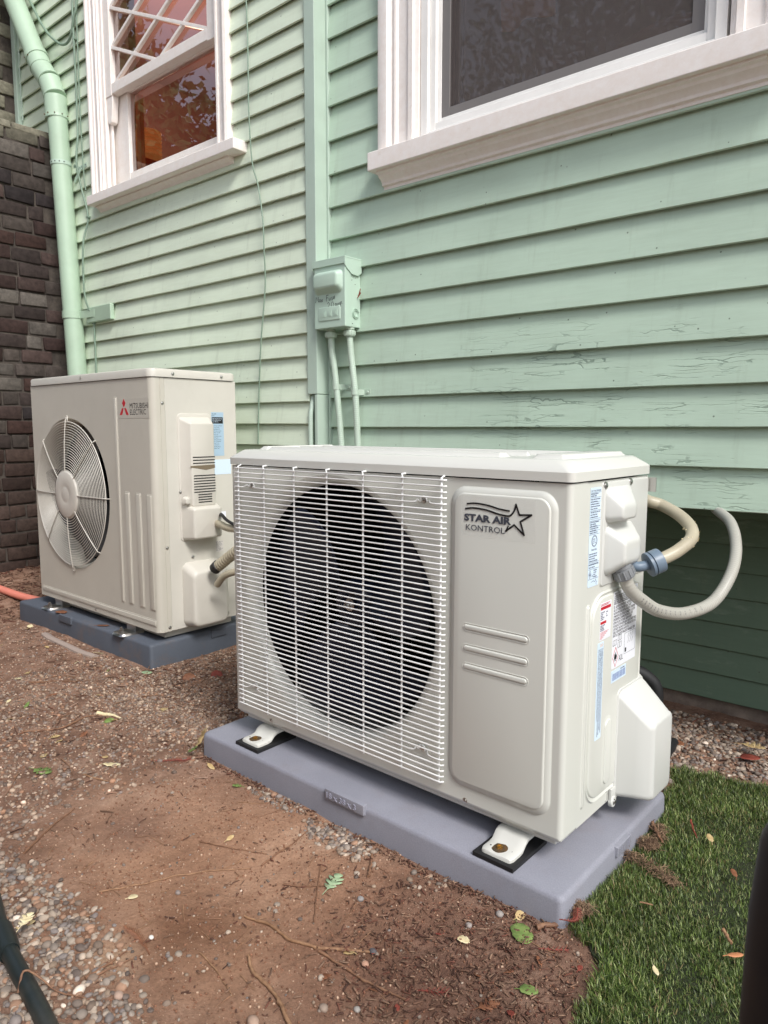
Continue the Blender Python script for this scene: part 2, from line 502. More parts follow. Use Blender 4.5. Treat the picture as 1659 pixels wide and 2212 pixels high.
class MB:
    def __init__(s):
        s.v = []; s.f = []; s.mi = []; s.k = 0
    def mat(s, k):
        s.k = k
        return s
    def add(s, vs, fs):
        b = len(s.v)
        s.v.extend([tuple(p) for p in vs])
        s.f.extend([tuple(b + i for i in f) for f in fs])
        s.mi.extend([s.k] * len(fs))
    def box(s, x0, x1, y0, y1, z0, z1):
        v = [(x, y, z) for z in (z0, z1) for y in (y0, y1) for x in (x0, x1)]
        s.add(v, [(0, 2, 3, 1), (4, 5, 7, 6), (0, 1, 5, 4), (2, 6, 7, 3), (0, 4, 6, 2), (1, 3, 7, 5)])
    def loft(s, loops, cap0=True, cap1=True, closed=True):
        n = len(loops[0])
        vs = [p for l in loops for p in l]
        fs = []
        for i in range(len(loops) - 1):
            for j in range(n if closed else n - 1):
                k = (j + 1) % n
                fs.append((i * n + j, i * n + k, (i + 1) * n + k, (i + 1) * n + j))
        if cap0: fs.append(tuple(range(n - 1, -1, -1)))
        if cap1: fs.append(tuple((len(loops) - 1) * n + j for j in range(n)))
        s.add(vs, fs)
    def soft(s, mp, r0, r1, d0, d1, c0=0.01, c1=0.01, rnd=0.004, foot=0.0, seg=5, cap0=False):
        """loft from rounded rect r0 at depth d0 to r1 at depth d1, with a rounded outer edge"""
        sg = 1 if d1 > d0 else -1
        L = []
        def ring(rc, c, d):
            L.append([mp(u, v, d) for u, v in rrect(*rc, c, seg)])
        if foot > 0:
            ring((r0[0] - foot, r0[1] - foot, r0[2] + foot, r0[3] + foot), c0 + foot, d0)
            ring((r0[0] - foot * .3, r0[1] - foot * .3, r0[2] + foot * .3, r0[3] + foot * .3), c0 + foot * .3, d0 + sg * foot * .25)
            ring(r0, c0, d0 + sg * foot)
        else:
            ring(r0, c0, d0)
        de = d1 - sg * rnd
        ring(r1, c1, de)
        for i in range(1, 4):
            a = i / 3 * math.pi / 2
            ins = rnd * (1 - math.cos(a))
            ring((r1[0] + ins, r1[1] + ins, r1[2] - ins, r1[3] - ins), max(c1 - ins, 0.0005), de + sg * rnd * math.sin(a))
        s.loft(L, cap0, True)
    def tube(s, path, r, seg=10, cap=True, rfun=None):
        P = [Vector(p) for p in path]
        n = len(P)
        rr = r if isinstance(r, (list, tuple)) else [r] * n
        tg = []
        for i in range(n):
            t = P[min(i + 1, n - 1)] - P[max(i - 1, 0)]
            tg.append(t.normalized() if t.length > 0 else Vector((0, 0, 1)))
        up = Vector((0, 0, 1)) if abs(tg[0].z) < 0.9 else Vector((1, 0, 0))
        a = tg[0].cross(up).normalized()
        loops = []
        for i in range(n):
            a = (a - tg[i] * a.dot(tg[i])).normalized()
            b = tg[i].cross(a)
            loops.append([tuple(P[i] + (a * math.cos(2 * math.pi * j / seg) + b * math.sin(2 * math.pi * j / seg)) * rr[i]) for j in range(seg)])
        s.loft(loops, cap, cap)
    def cyl(s, p0, p1, r, r2=None, seg=16):
        s.tube([p0, p1], [r, r if r2 is None else r2], seg)
    def lathe(s, c, axis, prof, seg=24):
        """prof: list of (radius, distance along axis)"""
        ax = Vector(axis).normalized()
        u = ax.cross(Vector((0, 0, 1)) if abs(ax.z) < 0.9 else Vector((1, 0, 0))).normalized()
        w_ = ax.cross(u)
        c = Vector(c)
        loops = [[tuple(c + ax * d + (u * math.cos(2 * math.pi * j / seg) + w_ * math.sin(2 * math.pi * j / seg)) * r) for j in range(seg)] for r, d in prof]
        s.loft(loops, True, True)
    def poly(s, mp, pts, d0, d1):
        """extruded polygon"""
        n = len(pts)
        vs = [mp(u, v, d0) for u, v in pts] + [mp(u, v, d1) for u, v in pts]
        fs = [tuple(range(n)), tuple(range(2 * n - 1, n - 1, -1))]
        fs += [(i, (i + 1) % n, n + (i + 1) % n, n + i) for i in range(n)]
        s.add(vs, fs)
    def stroke(s, mp, pts, wd, d0, d1):
        """a flat ribbon of width wd along pts (list of u,v) extruded from d0 to d1"""
        P = [Vector(p) for p in pts]
        L = []; Rr = []
        for i, p in enumerate(P):
            t = (P[min(i + 1, len(P) - 1)] - P[max(i - 1, 0)])
            t = t.normalized() if t.length else Vector((1, 0))
            nn = Vector((-t.y, t.x)) * (wd[i] if isinstance(wd, list) else wd) / 2
            L.append(p + nn); Rr.append(p - nn)
        for i in range(len(P) - 1):
            s.poly(mp, [L[i], L[i + 1], Rr[i + 1], Rr[i]], d0, d1)
    def text(s, mp, body, box, d0, d1, bold=0.0, shear=0.0):
        """built-in font text fitted into box (u0,v0,u1,v1)"""
        cu = bpy.data.curves.new('t', 'FONT')
        cu.body = body
        cu.offset = bold
        cu.shear = shear
        cu.resolution_u = 2
        cu.fill_mode = 'FRONT'
        ob = bpy.data.objects.new('t', cu)
        COL.objects.link(ob)
        dg = bpy.context.evaluated_depsgraph_get()
        me = bpy.data.meshes.new_from_object(ob.evaluated_get(dg))
        vv = [(q.co.x, q.co.y) for q in me.vertices]
        ff = [tuple(p.vertices) for p in me.polygons]
        bpy.data.objects.remove(ob)
        bpy.data.curves.remove(cu)
        bpy.data.meshes.remove(me)
        if not vv:
            return
        xs = [a for a, _ in vv]; ys = [b for _, b in vv]
        x0, x1, y0, y1 = min(xs), max(xs), min(ys), max(ys)
        f = lambda a, b: (box[0] + (a - x0) / (x1 - x0) * (box[2] - box[0]), box[1] + (b - y0) / max(y1 - y0, 1e-6) * (box[3] - box[1]))
        s.add([mp(*f(a, b), d1) for a, b in vv], ff)
    def build(s, name, mats, parent=None, org=(0, 0, 0), frame='N', bevel=0.0, bseg=2, ang=35, smooth=True, recalc=True):
        if isinstance(parent, T):
            th = parent; par = parent.o
            org = th.org
        elif parent is not None:
            par, org = parent
        else:
            par = None
        me = bpy.data.meshes.new(name)
        o3 = Vector(org)
        me.from_pydata([(x - org[0], y - org[1], z - org[2]) for x, y, z in s.v], [], s.f)
        ml = mats if isinstance(mats, (list, tuple)) else [mats]
        for m in ml:
            me.materials.append(m)
        if len(ml) > 1:
            me.polygons.foreach_set('material_index', s.mi)
        if recalc:
            bm = bmesh.new()
            bm.from_mesh(me)
            bmesh.ops.recalc_face_normals(bm, faces=bm.faces)
            bm.to_mesh(me)
            bm.free()
        me.update()
        if smooth:
            me.shade_smooth()
            me.set_sharp_from_angle(angle=R(ang))
        ob = bpy.data.objects.new(name, me)
        COL.objects.link(ob)
        if par is not None:
            ob.parent = par
        else:
            ob.location, rz = place(frame, org)
            ob.rotation_euler = (0, 0, rz)
        if bevel > 0:
            b = ob.modifiers.new('bevel', 'BEVEL')
            b.width = bevel
            b.segments = bseg
            b.limit_method = 'ANGLE'
            b.angle_limit = R(40)
            b.harden_normals = False
            wn = ob.modifiers.new('wn', 'WEIGHTED_NORMAL')
            wn.keep_sharp = False
            if smooth:
                me.shade_smooth()
                at = me.attributes.get('sharp_edge')
                if at: me.attributes.remove(at)
        return ob

def cat(pts, n=8):
    """Catmull-Rom through pts"""
    P = [Vector(p) for p in pts]
    P = [P[0] * 2 - P[1]] + P + [P[-1] * 2 - P[-2]]
    out = []
    for i in range(1, len(P) - 2):
        for k in range(n):
            t = k / n
            a, b, c, d = P[i - 1], P[i], P[i + 1], P[i + 2]
            out.append(0.5 * ((2 * b) + (c - a) * t + (2 * a - 5 * b + 4 * c - d) * t * t + (3 * b - a - 3 * c + d) * t ** 3))
    out.append(P[-2])
    return [tuple(p) for p in out]

def np_mesh(name, verts, faces, mat, cols=None, smooth=True, location=(0, 0, 0)):
    me = bpy.data.meshes.new(name)
    nv, nf = len(verts), len(faces)
    k = faces.shape[1]
    me.vertices.add(nv)
    me.vertices.foreach_set('co', np.asarray(verts, np.float32).ravel())
    me.loops.add(nf * k)
    me.loops.foreach_set('vertex_index', np.asarray(faces, np.int32).ravel())
    me.polygons.add(nf)
    me.polygons.foreach_set('loop_start', np.arange(0, nf * k, k, dtype=np.int32))
    me.update(calc_edges=True)
    me.validate()
    if cols is not None:
        at = me.color_attributes.new('Col', 'FLOAT_COLOR', 'POINT')
        at.data.foreach_set('color', np.asarray(cols, np.float32).ravel())
    me.materials.append(mat)
    if smooth:
        me.shade_smooth()
    ob = bpy.data.objects.new(name, me)
    COL.objects.link(ob)
    ob.location = location
    return ob


# ================================================================== SETTING
def sstep(a, b, x):
    t = max(0.0, min(1.0, (x - a) / (b - a)))
    return t * t * (3 - 2 * t)
def gz(x, y):
    """height of the ground"""
    z = 0.02
    v = Vector((x, y, 0.3))
    z += 0.010 * noise.noise(v * 2.3) + 0.0050 * noise.noise(v * 9) + 0.0026 * noise.noise(v * 26) + 0.0016 * noise.noise(v * 60)
    z += 0.115 * sstep(-1.60, -2.15, x)
    z += 0.02 * sstep(0.72, 0.98, y) * sstep(0.3, -0.2, x)
    # soil worn down in front of the near pad
    z -= 0.006 * math.exp(-(((x - 0.45) / 0.4) ** 2 + ((y + 0.25) / 0.2) ** 2))
    z -= 0.055 * sstep(0.80, 1.15, y) * sstep(0.2, 0.6, x)
    return z

def axis(lo, hi, step, far):
    a = list(np.arange(lo, hi + 1e-6, step))
    d = step
    x = hi
    while x < far:
        d *= 1.5
        x += d
        a.append(x)
    d = step
    x = lo
    pre = []
    while x > -far:
        d *= 1.5
        x -= d
        pre.append(x)
    return np.array(pre[::-1] + a)
gx = np.concatenate([axis(-2.6, 0.0, 0.0125, 60)[:-1], [0.0]])
gx = gx[gx <= 0.0]
gx = np.concatenate([gx, np.arange(0.006, 1.2, 0.006), axis(1.2, 1.7, 0.0125, 60)[axis(1.2, 1.7, 0.0125, 60) >= 1.2]])
gy = axis(-0.85, 0.02, 0.0065, 60)
gy = np.concatenate([gy[gy <= 0.02], np.arange(0.0325, 1.2, 0.0125), axis(1.2, 1.25, 0.0125, 60)[axis(1.2, 1.25, 0.0125, 60) >= 1.2]])
GV = np.array([(x, y, gz(x, y)) for y in gy for x in gx])
nx, ny = len(gx), len(gy)
ii, jj = np.meshgrid(np.arange(nx - 1), np.arange(ny - 1))
b0 = (jj * nx + ii).ravel()
GF = np.stack([b0, b0 + 1, b0 + nx + 1, b0 + nx], 1)
g = np_mesh('ground', GV, GF, M['soil'])
g['kind'] = 'structure'

# ------------------------------------------------------------------ scattered stuff
def ico(sub):
    bm = bmesh.new()
    bmesh.ops.create_icosphere(bm, subdivisions=sub, radius=1)
    v = np.array([p.co[:] for p in bm.verts])
    f = np.array([[q.index for q in p.verts] for p in bm.faces])
    bm.free()
    return v, f
TURF = [(0.90, 0.655), (1.00, 0.69), (1.10, 0.715), (1.3, 0.76), (1.6, 0.80), (1.6, -0.7), (1.02, -0.7), (1.045, -0.32), (1.05, -0.22), (1.056, -0.15),
        (1.058, -0.09), (1.045, -0.045), (1.02, -0.012), (0.975, 0.01), (0.968, 0.05), (0.968, 0.44), (0.94, 0.5), (0.93, 0.6)]
def inpoly(x, y, poly):
    c = False
    n = len(poly)
    for i in range(n):
        x0, y0 = poly[i]; x1, y1 = poly[i - 1]
        if (y0 > y) != (y1 > y) and x < (x1 - x0) * (y - y0) / (y1 - y0) + x0:
            c = not c
    return c
def onpad(x, y, m=0.0):
    if -m < x < 0.965 + m and -m < y < 0.457 + m:
        return True
    if -1.62 - m < x < -0.645 + m and 0.235 - m < y < 0.76:
        return True
    return False
def blocked(x, y):
    return onpad(x, y, -0.003) or x < -2.14 or inpoly(x, y, TURF) or y > 1.2
def ndens(x, y):
    """how thick the gravel lies"""
    n = noise.noise(Vector((x * 3.1, y * 3.1, 7))) * 0.5 + noise.noise(Vector((x * 11, y * 11, 3))) * 0.35
    d = 0.05
    # near left corner
    e = ((x - 0.30) / 0.30) ** 2 + ((y + 0.62) / 0.145) ** 2
    d = max(d, 1.5 - e * 0.8)
    # path by the far pad
    if x < 0.1:
        d = max(d, 1.0 * sstep(0.14, -0.15, x) * sstep(-2.0, -1.2, x))
    # back right, behind the valve cover
    if y > 0.5 and x > 0.6:
        d = max(d, 1.5)
    e2 = ((x - 0.50) / 0.10) ** 2 + ((y + 0.035) / 0.035) ** 2
    d = max(d, 1.25 - e2)
    e3 = ((x - 0.30) / 0.13) ** 2 + ((y + 0.02) / 0.03) ** 2
    d = max(d, 0.7 - e3 * 0.8)
    return d + n * 0.75 - 0.12
SI, SF = ico(2)
SI1, SF1 = ico(1)
def stones(name, n, boxes, rmin, rmax, label, cat_, thr=True, seed=1):
    rg = np.random.default_rng(seed)
    vs, fs, cs = [], [], []
    b = 0
    pal = np.array([srgb(146, 138, 130), srgb(166, 158, 148), srgb(124, 116, 110), srgb(150, 136, 122), srgb(134, 130, 130), srgb(180, 170, 158),
                    srgb(106, 98, 94), srgb(152, 126, 108), srgb(132, 120, 110), srgb(142, 136, 130)])
    cnt = 0
    tries = 0
    while cnt < n and tries < n * 14:
        tries += 1
        bx = boxes[int(rg.integers(len(boxes)))]
        x = rg.uniform(bx[0], bx[1]); y = rg.uniform(bx[2], bx[3])
        if blocked(x, y):
            continue
        if thr and rg.random() > ndens(x, y):
            continue
        r = rg.uniform(rmin, rmax) * (0.7 + 0.75 * rg.random() ** 3)
        V, F = (SI, SF) if r > 0.0042 and x > -0.2 and y < 0.1 else (SI1, SF1)
        s3 = np.array([1.0, rg.uniform(0.65, 1.0), rg.uniform(0.45, 0.75)]) * r
        v = V.copy()
        # facets and dents
        for _ in range(3):
            dn = rg.normal(size=3); dn /= np.linalg.norm(dn)
            h = rg.uniform(0.55, 0.9)
            pr = v @ dn
            v = v - np.outer(np.clip(pr - h, 0, 1) * 0.85, dn)
        v = v * s3
        a = rg.uniform(0, 6.283); t = rg.normal(0, 0.35)
        ca, sa, ct, st = math.cos(a), math.sin(a), math.cos(t), math.sin(t)
        v = v @ np.array([[1, 0, 0], [0, ct, -st], [0, st, ct]]).T @ np.array([[ca, -sa, 0], [sa, ca, 0], [0, 0, 1]]).T
        v += np.array([x, y, gz(x, y) + s3[2] * rg.uniform(-0.1, 0.65)])
        vs.append(v); fs.append(F + b); b += len(v)
        c = pal[int(rg.integers(len(pal)))].copy()
        c[:3] *= rg.uniform(0.7, 1.12)
        if rg.random() < 0.008: c[:3] = np.array(srgb(222, 214, 204)[:3])
        c[:3] = c[:3] * np.array([1.08, 0.98, 0.90])
        if x < 0.1:
            c[:3] = c[:3] * 1.08 * np.array([1.0, 0.93, 0.88])
        cs.append(np.tile(c, (len(v), 1)))
        cnt += 1
    ob = np_mesh(name, np.concatenate(vs), np.concatenate(fs), M['stone'], np.concatenate(cs))
    setp(ob, label, cat_, kind='stuff')
    return ob
stones('gravel', 15000, [(-2.0, 0.25, -0.55, 0.30), (-0.9, 0.15, -0.45, 0.25), (-0.65, 0.1, 0.0, 0.8)], 0.0026, 0.0058, 'brownish grey gravel mixed with soil beside the dark pad', 'gravel', seed=3)
stones('gravel', 3900, [(0.0, 0.75, -0.85, -0.40)], 0.0040, 0.0074, 'pale rounded pea gravel in the near left corner', 'gravel', seed=4)
stones('gravel', 4200, [(0.70, 1.5, 0.50, 1.18)], 0.0050, 0.0085, 'grey gravel strip along the foot of the green wall', 'gravel', False, seed=5)
stones('gravel', 420, [(0.15, 0.75, -0.10, 0.0)], 0.0035, 0.0068, 'small patch of grey stones against the front of the near pad', 'gravel', seed=6)
stones('pebbles', 260, [(0.1, 1.05, -0.45, 0.0)], 0.0016, 0.0042, 'few loose pebbles spread over the bare brown soil', 'pebbles', False, seed=8)

def mulch(name, n, boxes, label, dens, lmin, lmax, pal, seed, thin=0.0012, matn='mulch'):
    rg = np.random.default_rng(seed)
    vs, fs, cs = [], [], []
    b = 0; cnt = 0; tries = 0
    fbox = np.array([[0, 1, 3, 2], [4, 6, 7, 5], [0, 4, 5, 1], [2, 3, 7, 6], [0, 2, 6, 4], [1, 5, 7, 3]])
    pal = np.array(pal)
    while cnt < n and tries < n * 14:
        tries += 1
        bx = boxes[int(rg.integers(len(boxes)))]
        x = rg.uniform(bx[0], bx[1]); y = rg.uniform(bx[2], bx[3])
        if onpad(x, y, -0.002) or (matn == 'mulch' and inpoly(x, y, TURF)):
            continue
        if rg.random() > dens(x, y):
            continue
        L = lmin + (lmax - lmin) * rg.random() ** 2.2
        wd = rg.uniform(0.0004, 0.0015)
        n3 = 3
        a = rg.uniform(0, 6.283); tilt = rg.normal(0, 0.18); bend = rg.normal(0, 0.25)
        z0 = gz(x, y) + rg.uniform(0.0, 0.005)
        pv = []
        for k in range(4):
            t = k / 3 - 0.5
            ww = wd * (1 - 1.2 * abs(t) ** 2)
            cx = t * L; cy = bend * L * (t * t - 0.1); cz = tilt * t * L
            for sy, sz in ((-1, -1), (1, -1), (1, 1), (-1, 1)):
                px, py = cx, cy + sy * ww
                pv.append((x + px * math.cos(a) - py * math.sin(a), y + px * math.sin(a) + py * math.cos(a), z0 + cz + sz * thin))
        ff = []
        for k in range(3):
            for j in range(4):
                ff.append((k * 4 + j, k * 4 + (j + 1) % 4, k * 4 + 4 + (j + 1) % 4, k * 4 + 4 + j))
        ff.append((3, 2, 1, 0)); ff.append((12, 13, 14, 15))
        vs.append(np.array(pv)); fs.append(np.array(ff) + b); b += 16
        c = pal[int(rg.integers(len(pal)))].copy(); c[:3] *= rg.uniform(0.65, 1.25)
        cs.append(np.tile(c, (16, 1)))
        cnt += 1
    ob = np_mesh(name, np.concatenate(vs), np.concatenate(fs), M[matn] if matn in M else M['mulch'], np.concatenate(cs), smooth=False)
    setp(ob, label, 'mulch', kind='stuff')
brn = [srgb(104, 74, 61), srgb(118, 88, 72), srgb(88, 62, 52), srgb(140, 112, 93), srgb(108, 70, 57), srgb(128, 100, 82)]
def d_right(x, y):
    e = ((x - 0.88) / 0.22) ** 2 + ((y + 0.17) / 0.17) ** 2
    return max(0.06, 1.1 - e * 0.8)
def d_left(x, y):
    return 0.25 + 0.75 * sstep(-0.1, 0.3, noise.noise(Vector((x * 2.5, y * 2.5, 1)))) + 0.8 * sstep(-1.4, -1.8, x) + (0.7 if (x > -0.65 and y > 0.1) else 0)
mulch('mulch', 2500, [(0.45, 1.1, -0.50, 0.0)], 'red brown shredded bark and debris near the pad corner', d_right, 0.002, 0.016, brn, 11, 0.0006)
mulch('mulch', 4200, [(-2.15, 0.15, -0.5, 0.30), (-0.66, 0.02, 0.15, 0.85)], 'dark brown bark litter over the gravel by the far pad', d_left, 0.004, 0.034, brn + [srgb(160, 132, 114), srgb(150, 118, 98)], 12, 0.0009)
mulch('mulch', 1400, [(-2.14, -1.6, -0.2, 0.78)], 'heap of dark bark litter at the foot of the brick chimney', lambda x, y: 1, 0.01, 0.06, brn, 13, 0.002)
mulch('mulch', 500, [(0.62, 1.5, 0.72, 1.2)], 'brown bark and dead leaf bits lying on the back gravel', lambda x, y: 1, 0.008, 0.035, brn, 14, 0.0016)
mulch('mulch', 160, [(0.1, 0.8, -0.7, 0.0)], 'thin brown bark shreds over the bare soil', lambda x, y: 0.8, 0.003, 0.018, brn, 15, 0.0004)
mulch('thatch', 700, [(0.97, 1.5, -0.5, 0.7)], 'dry brown bits caught between the turf blades', lambda x, y: 1.0 if inpoly(x, y, TURF) else 0, 0.004, 0.022,
      [srgb(128, 104, 78), srgb(150, 124, 92), srgb(104, 84, 62)], 16, 0.001, 'brick')

mulch('debris', 420, [(0.0, 0.97, -0.022, -0.002)], 'line of crumbs and bark swept against the front of the near pad', lambda x, y: 0.9, 0.003, 0.016, brn, 18, 0.0009)
# crumbs of soil
def crumbs(n, seed):
    rg = np.random.default_rng(seed)
    vs, fs, cs = [], [], []
    b = 0
    for _ in range(n):
        if rg.random() < 0.6:
            x = rg.uniform(0.05, 1.06); y = rg.uniform(-0.6, 0.0)
        else:
            x = rg.uniform(-1.8, 0.1); y = rg.uniform(-0.5, 0.3)
        if blocked(x, y): continue
        r = 0.0007 + 0.0018 * rg.random() ** 3
        v = SI1 * r * rg.uniform(0.6, 1.2, size=(42 if len(SI1) == 42 else len(SI1), 1))
        v = v + np.array([x, y, gz(x, y) + r * 0.4])
        vs.append(v); fs.append(SF1 + b); b += len(v)
        c = np.array(srgb(140, 100, 78)) if rg.random() < 0.75 else np.array(srgb(190, 160, 136))
        c = c.copy(); c[:3] *= rg.uniform(0.6, 1.15)
        cs.append(np.tile(c, (len(v), 1)))
    ob = np_mesh('soil_crumbs', np.concatenate(vs), np.concatenate(fs), M['stone'], np.concatenate(cs))
    setp(ob, 'small crumbs of brown soil spread over the bare ground', 'soil', kind='stuff')
crumbs(14000, 21)

# ------------------------------------------------------------------ artificial turf
def turf(n, seed):
    rg = np.random.default_rng(seed)
    P = []
    while len(P) < n:
        # denser near the camera, where single blades show
        x = rg.uniform(0.9, 1.5); y = rg.uniform(-0.34, 0.78)
        if x > 1.44 - 0.0 * y and y < -0.2: continue
        jx = 0.022 * noise.noise(Vector((x * 22, y * 22, 4))) + rg.normal(0, 0.005)
        jy = 0.022 * noise.noise(Vector((x * 22, y * 22, 9))) + rg.normal(0, 0.005)
        if inpoly(x + jx, y + jy, TURF) and not onpad(x, y): P.append((x, y))
    P = np.array(P)
    m = len(P)
    ph = np.array([noise.noise(Vector((x * 9, y * 9, 0))) for x, y in P])
    ph2 = np.array([noise.noise(Vector((x * 26, y * 26, 5))) for x, y in P])
    z0 = np.array([gz(x, y) for x, y in P])
    L = rg.uniform(0.010, 0.022, m) * (1 + 0.25 * ph)
    az = rg.uniform(0, 6.283, m) + ph * 1.0
    lean = rg.uniform(0.15, 1.2, m)
    wd = rg.uniform(0.00035, 0.0007, m)
    dx, dy = np.cos(az), np.sin(az)
    fx, fy = -dy, dx
    V = np.zeros((m, 7, 3))
    for k, t in enumerate((0, 0.4, 0.75, 1.0)):
        h = L * (t - 0.28 * lean * t * t)
        o = L * lean * 0.62 * t * t
        ww = wd * (1.0 if k < 2 else 0.75)
        cx = P[:, 0] + dx * o; cy = P[:, 1] + dy * o; cz = z0 + h
        if k < 3:
            V[:, 2 * k] = np.stack([cx - fx * ww, cy - fy * ww, cz], 1)
            V[:, 2 * k + 1] = np.stack([cx + fx * ww, cy + fy * ww, cz], 1)
        else:
            V[:, 6] = np.stack([cx, cy, cz], 1)
    base = (np.arange(m) * 7)[:, None]
    tri = np.array([[0, 1, 3], [0, 3, 2], [2, 3, 5], [2, 5, 4], [4, 5, 6]])
    F = (base[:, None, :] + tri[None]).reshape(-1, 3)
    pal = np.array([srgb(66, 84, 38), srgb(82, 102, 46), srgb(112, 130, 66), srgb(50, 64, 30), srgb(160, 170, 112), srgb(136, 120, 82)])
    pi = rg.choice(len(pal), m, p=[0.24, 0.24, 0.18, 0.16, 0.11, 0.07])
    C = pal[pi] * (np.concatenate([rg.uniform(0.75, 1.2, (m, 1)) * (1 + 0.35 * ph[:, None])] * 3 + [np.ones((m, 1))], 1))
    C = np.repeat(np.clip(C, 0, 1), 7, axis=0)
    ob = np_mesh('artificial_turf', V.reshape(-1, 3), F, M['grass'], C, smooth=False)
    setp(ob, 'short green artificial turf laid beside the near pad', 'turf', kind='stuff')
turf(170000, 31)
tb = MB()
T0 = []
for i in range(len(TURF)):
    (xa_, ya_), (xb_, yb_) = TURF[i], TURF[(i + 1) % len(TURF)]
    for k_ in range(8):
        f_ = k_ / 8
        x_ = xa_ + (xb_ - xa_) * f_; y_ = ya_ + (yb_ - ya_) * f_
        e_ = 0.010
        nx_ = noise.noise(Vector((x_ * 30, y_ * 30, 1))) * 0.018; ny_ = noise.noise(Vector((x_ * 30, y_ * 30, 6))) * 0.018
        T0.append((x_ + (e_ if x_ < 1.2 else 0) + nx_, y_ + ny_))
nT = len(T0)
tb.add([(x, y, gz(x, y) + 0.003) for x, y in T0] + [(x, y, gz(x, y) - 0.02) for x, y in T0],
       [tuple(range(nT))] + [(i, (i + 1) % nT, nT + (i + 1) % nT, nT + i) for i in range(nT)])
tbo = tb.build('turf_backing', NM('turf_backing_mat', srgb(36, 42, 22), 0.9).m, smooth=False)
tbo['kind'] = 'structure'

# ================================================================== HOUSE
YL, YR, YD = 0.78, 0.83, 1.22
house = T('house', 'green clapboard house wall with white framed windows and a dark brick chimney', 'house', (-0.5, 0.9, 0.0), 'W')

def wobble(x, k, a=0.0015):
    return a * noise.noise(Vector((x * 2.3, k * 5.17, 2.0))) + a * 0.4 * noise.noise(Vector((x * 14, k * 3.1, 8.0)))
def clapboard(mb, Y, zb, exp, x0, x1, k, out=0.0135, gap=0.0):
    xs = list(np.arange(x0, x1, 0.06)) + [x1]
    if len(xs) > 2 and xs[-1] - xs[-2] < 0.01: xs.pop(-2)
    L = []
    for x in xs:
        dz = wobble(x, k); dy = wobble(x + 50, k, 0.0018)
        zt = zb + exp + 0.004
        o = out + dy
        L.append([(x, Y + 0.004, zb + dz + 0.014), (x, Y - o + 0.0072, zb + dz + 0.014), (x, Y - o + 0.0060, zb + dz), (x, Y - o + 0.0020, zb + dz), (x, Y - o, zb + dz + 0.0022),
                  (x, Y - o + 0.0006, zb + dz + 0.006), (x, Y - o * 0.55, zb + exp * 0.55 + dz * .5), (x, Y - 0.0008, zt), (x, Y + 0.006, zt)])
    mb.loft(L, True, True)
# openings (x0,x1,z0) in the walls
OPL = (-1.72, -0.83, 1.85)
OPR = (-0.01, 0.93, 1.66)
mb = MB()
k = 0
zb = 1.994 - 0.0777 * 24
while zb < 4.2:
    hi = zb + 0.0777
    segs = [(-3.6, -0.399)]
    if hi > OPL[2] and zb < 3.0:
        segs = [(-3.6, OPL[0]), (OPL[1], -0.399)]
    for a, b in segs:
        clapboard(mb, YL, zb, 0.0777, a, b, k, 0.0165)
    zb = hi; k += 1
mb.build('siding', M['siding_left_lit'], house, ang=50)
mb = MB()
zs = [0.619, 0.721, 0.8165, 0.9165, 1.021, 1.130, 1.233, 1.338, 1.443, 1.549, 1.656, 1.763, 1.872, 1.979, 2.082, 2.184]
while zs[-1] < 4.3: zs.append(zs[-1] + 0.1045)
for k in range(len(zs) - 1):
    zb, hi = zs[k], zs[k + 1]
    segs = [(-0.343, 3.0)]
    if hi > OPR[2] and zb < 3.0:
        segs = [(-0.343, OPR[0]), (OPR[1], 3.0)]
    for a, b in segs:
        clapboard(mb, YR, zb, hi - zb, a, b, k + 40, 0.018)
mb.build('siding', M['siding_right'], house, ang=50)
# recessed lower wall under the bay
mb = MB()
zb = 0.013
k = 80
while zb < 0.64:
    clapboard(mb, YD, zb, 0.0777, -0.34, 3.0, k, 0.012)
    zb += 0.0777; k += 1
mb.build('siding', M['siding_low_shaded'], house, ang=50)
mb = MB()
mb.box(-0.34, 3.0, YR + 0.004, YD + 0.03, 0.632, 0.655)
mb.build('soffit', M['trim_green'], house)
mb = MB()
mb.box(-3.6, 3.0, YD + 0.012, YD + 0.25, -0.15, 0.018)
fm = NM('foundation_concrete', srgb(120, 108, 98), 0.95)
fm.color(fm.ramp(fm.noise(14, 8, 0.7), [(0.3, srgb(88, 76, 68)), (0.7, srgb(138, 124, 112))]))
fm.bump(fm.noise(60, 6), 0.6, 0.004)
mb.build('foundation', fm.m, house)
# solid core behind the boards, with holes for the windows
mb = MB()
def core(x0, x1, z0, z1, y): mb.box(x0, x1, y, y + 0.05, z0, z1)
core(-3.6, -0.36, 0.0, 1.85, YL + 0.007); core(-3.6, OPL[0] - 0.0, 1.85, 4.3, YL + 0.007); core(OPL[1], -0.36, 1.85, 4.3, YL + 0.007); core(OPL[0], OPL[1], 2.96, 4.3, YL + 0.007)
core(-0.34, 3.0, 0.66, 1.66, YR + 0.007); core(-0.34, OPR[0], 1.66, 4.3, YR + 0.007); core(OPR[1], 3.0, 1.66, 4.3, YR + 0.007); core(OPR[0], OPR[1], 2.96, 4.3, YR + 0.007)
mb.box(-3.6, 3.0, 3.3, 3.35, 0, 4.3); mb.box(-3.65, -3.6, YL, 3.35, 0, 4.3); mb.box(3.0, 3.05, YR, 3.35, 0.0, 4.3)
mb.box(-3.8, 3.2, YL - 0.02, 3.5, 4.3, 4.4)
mb.build('wall', M['trim_green'], house)
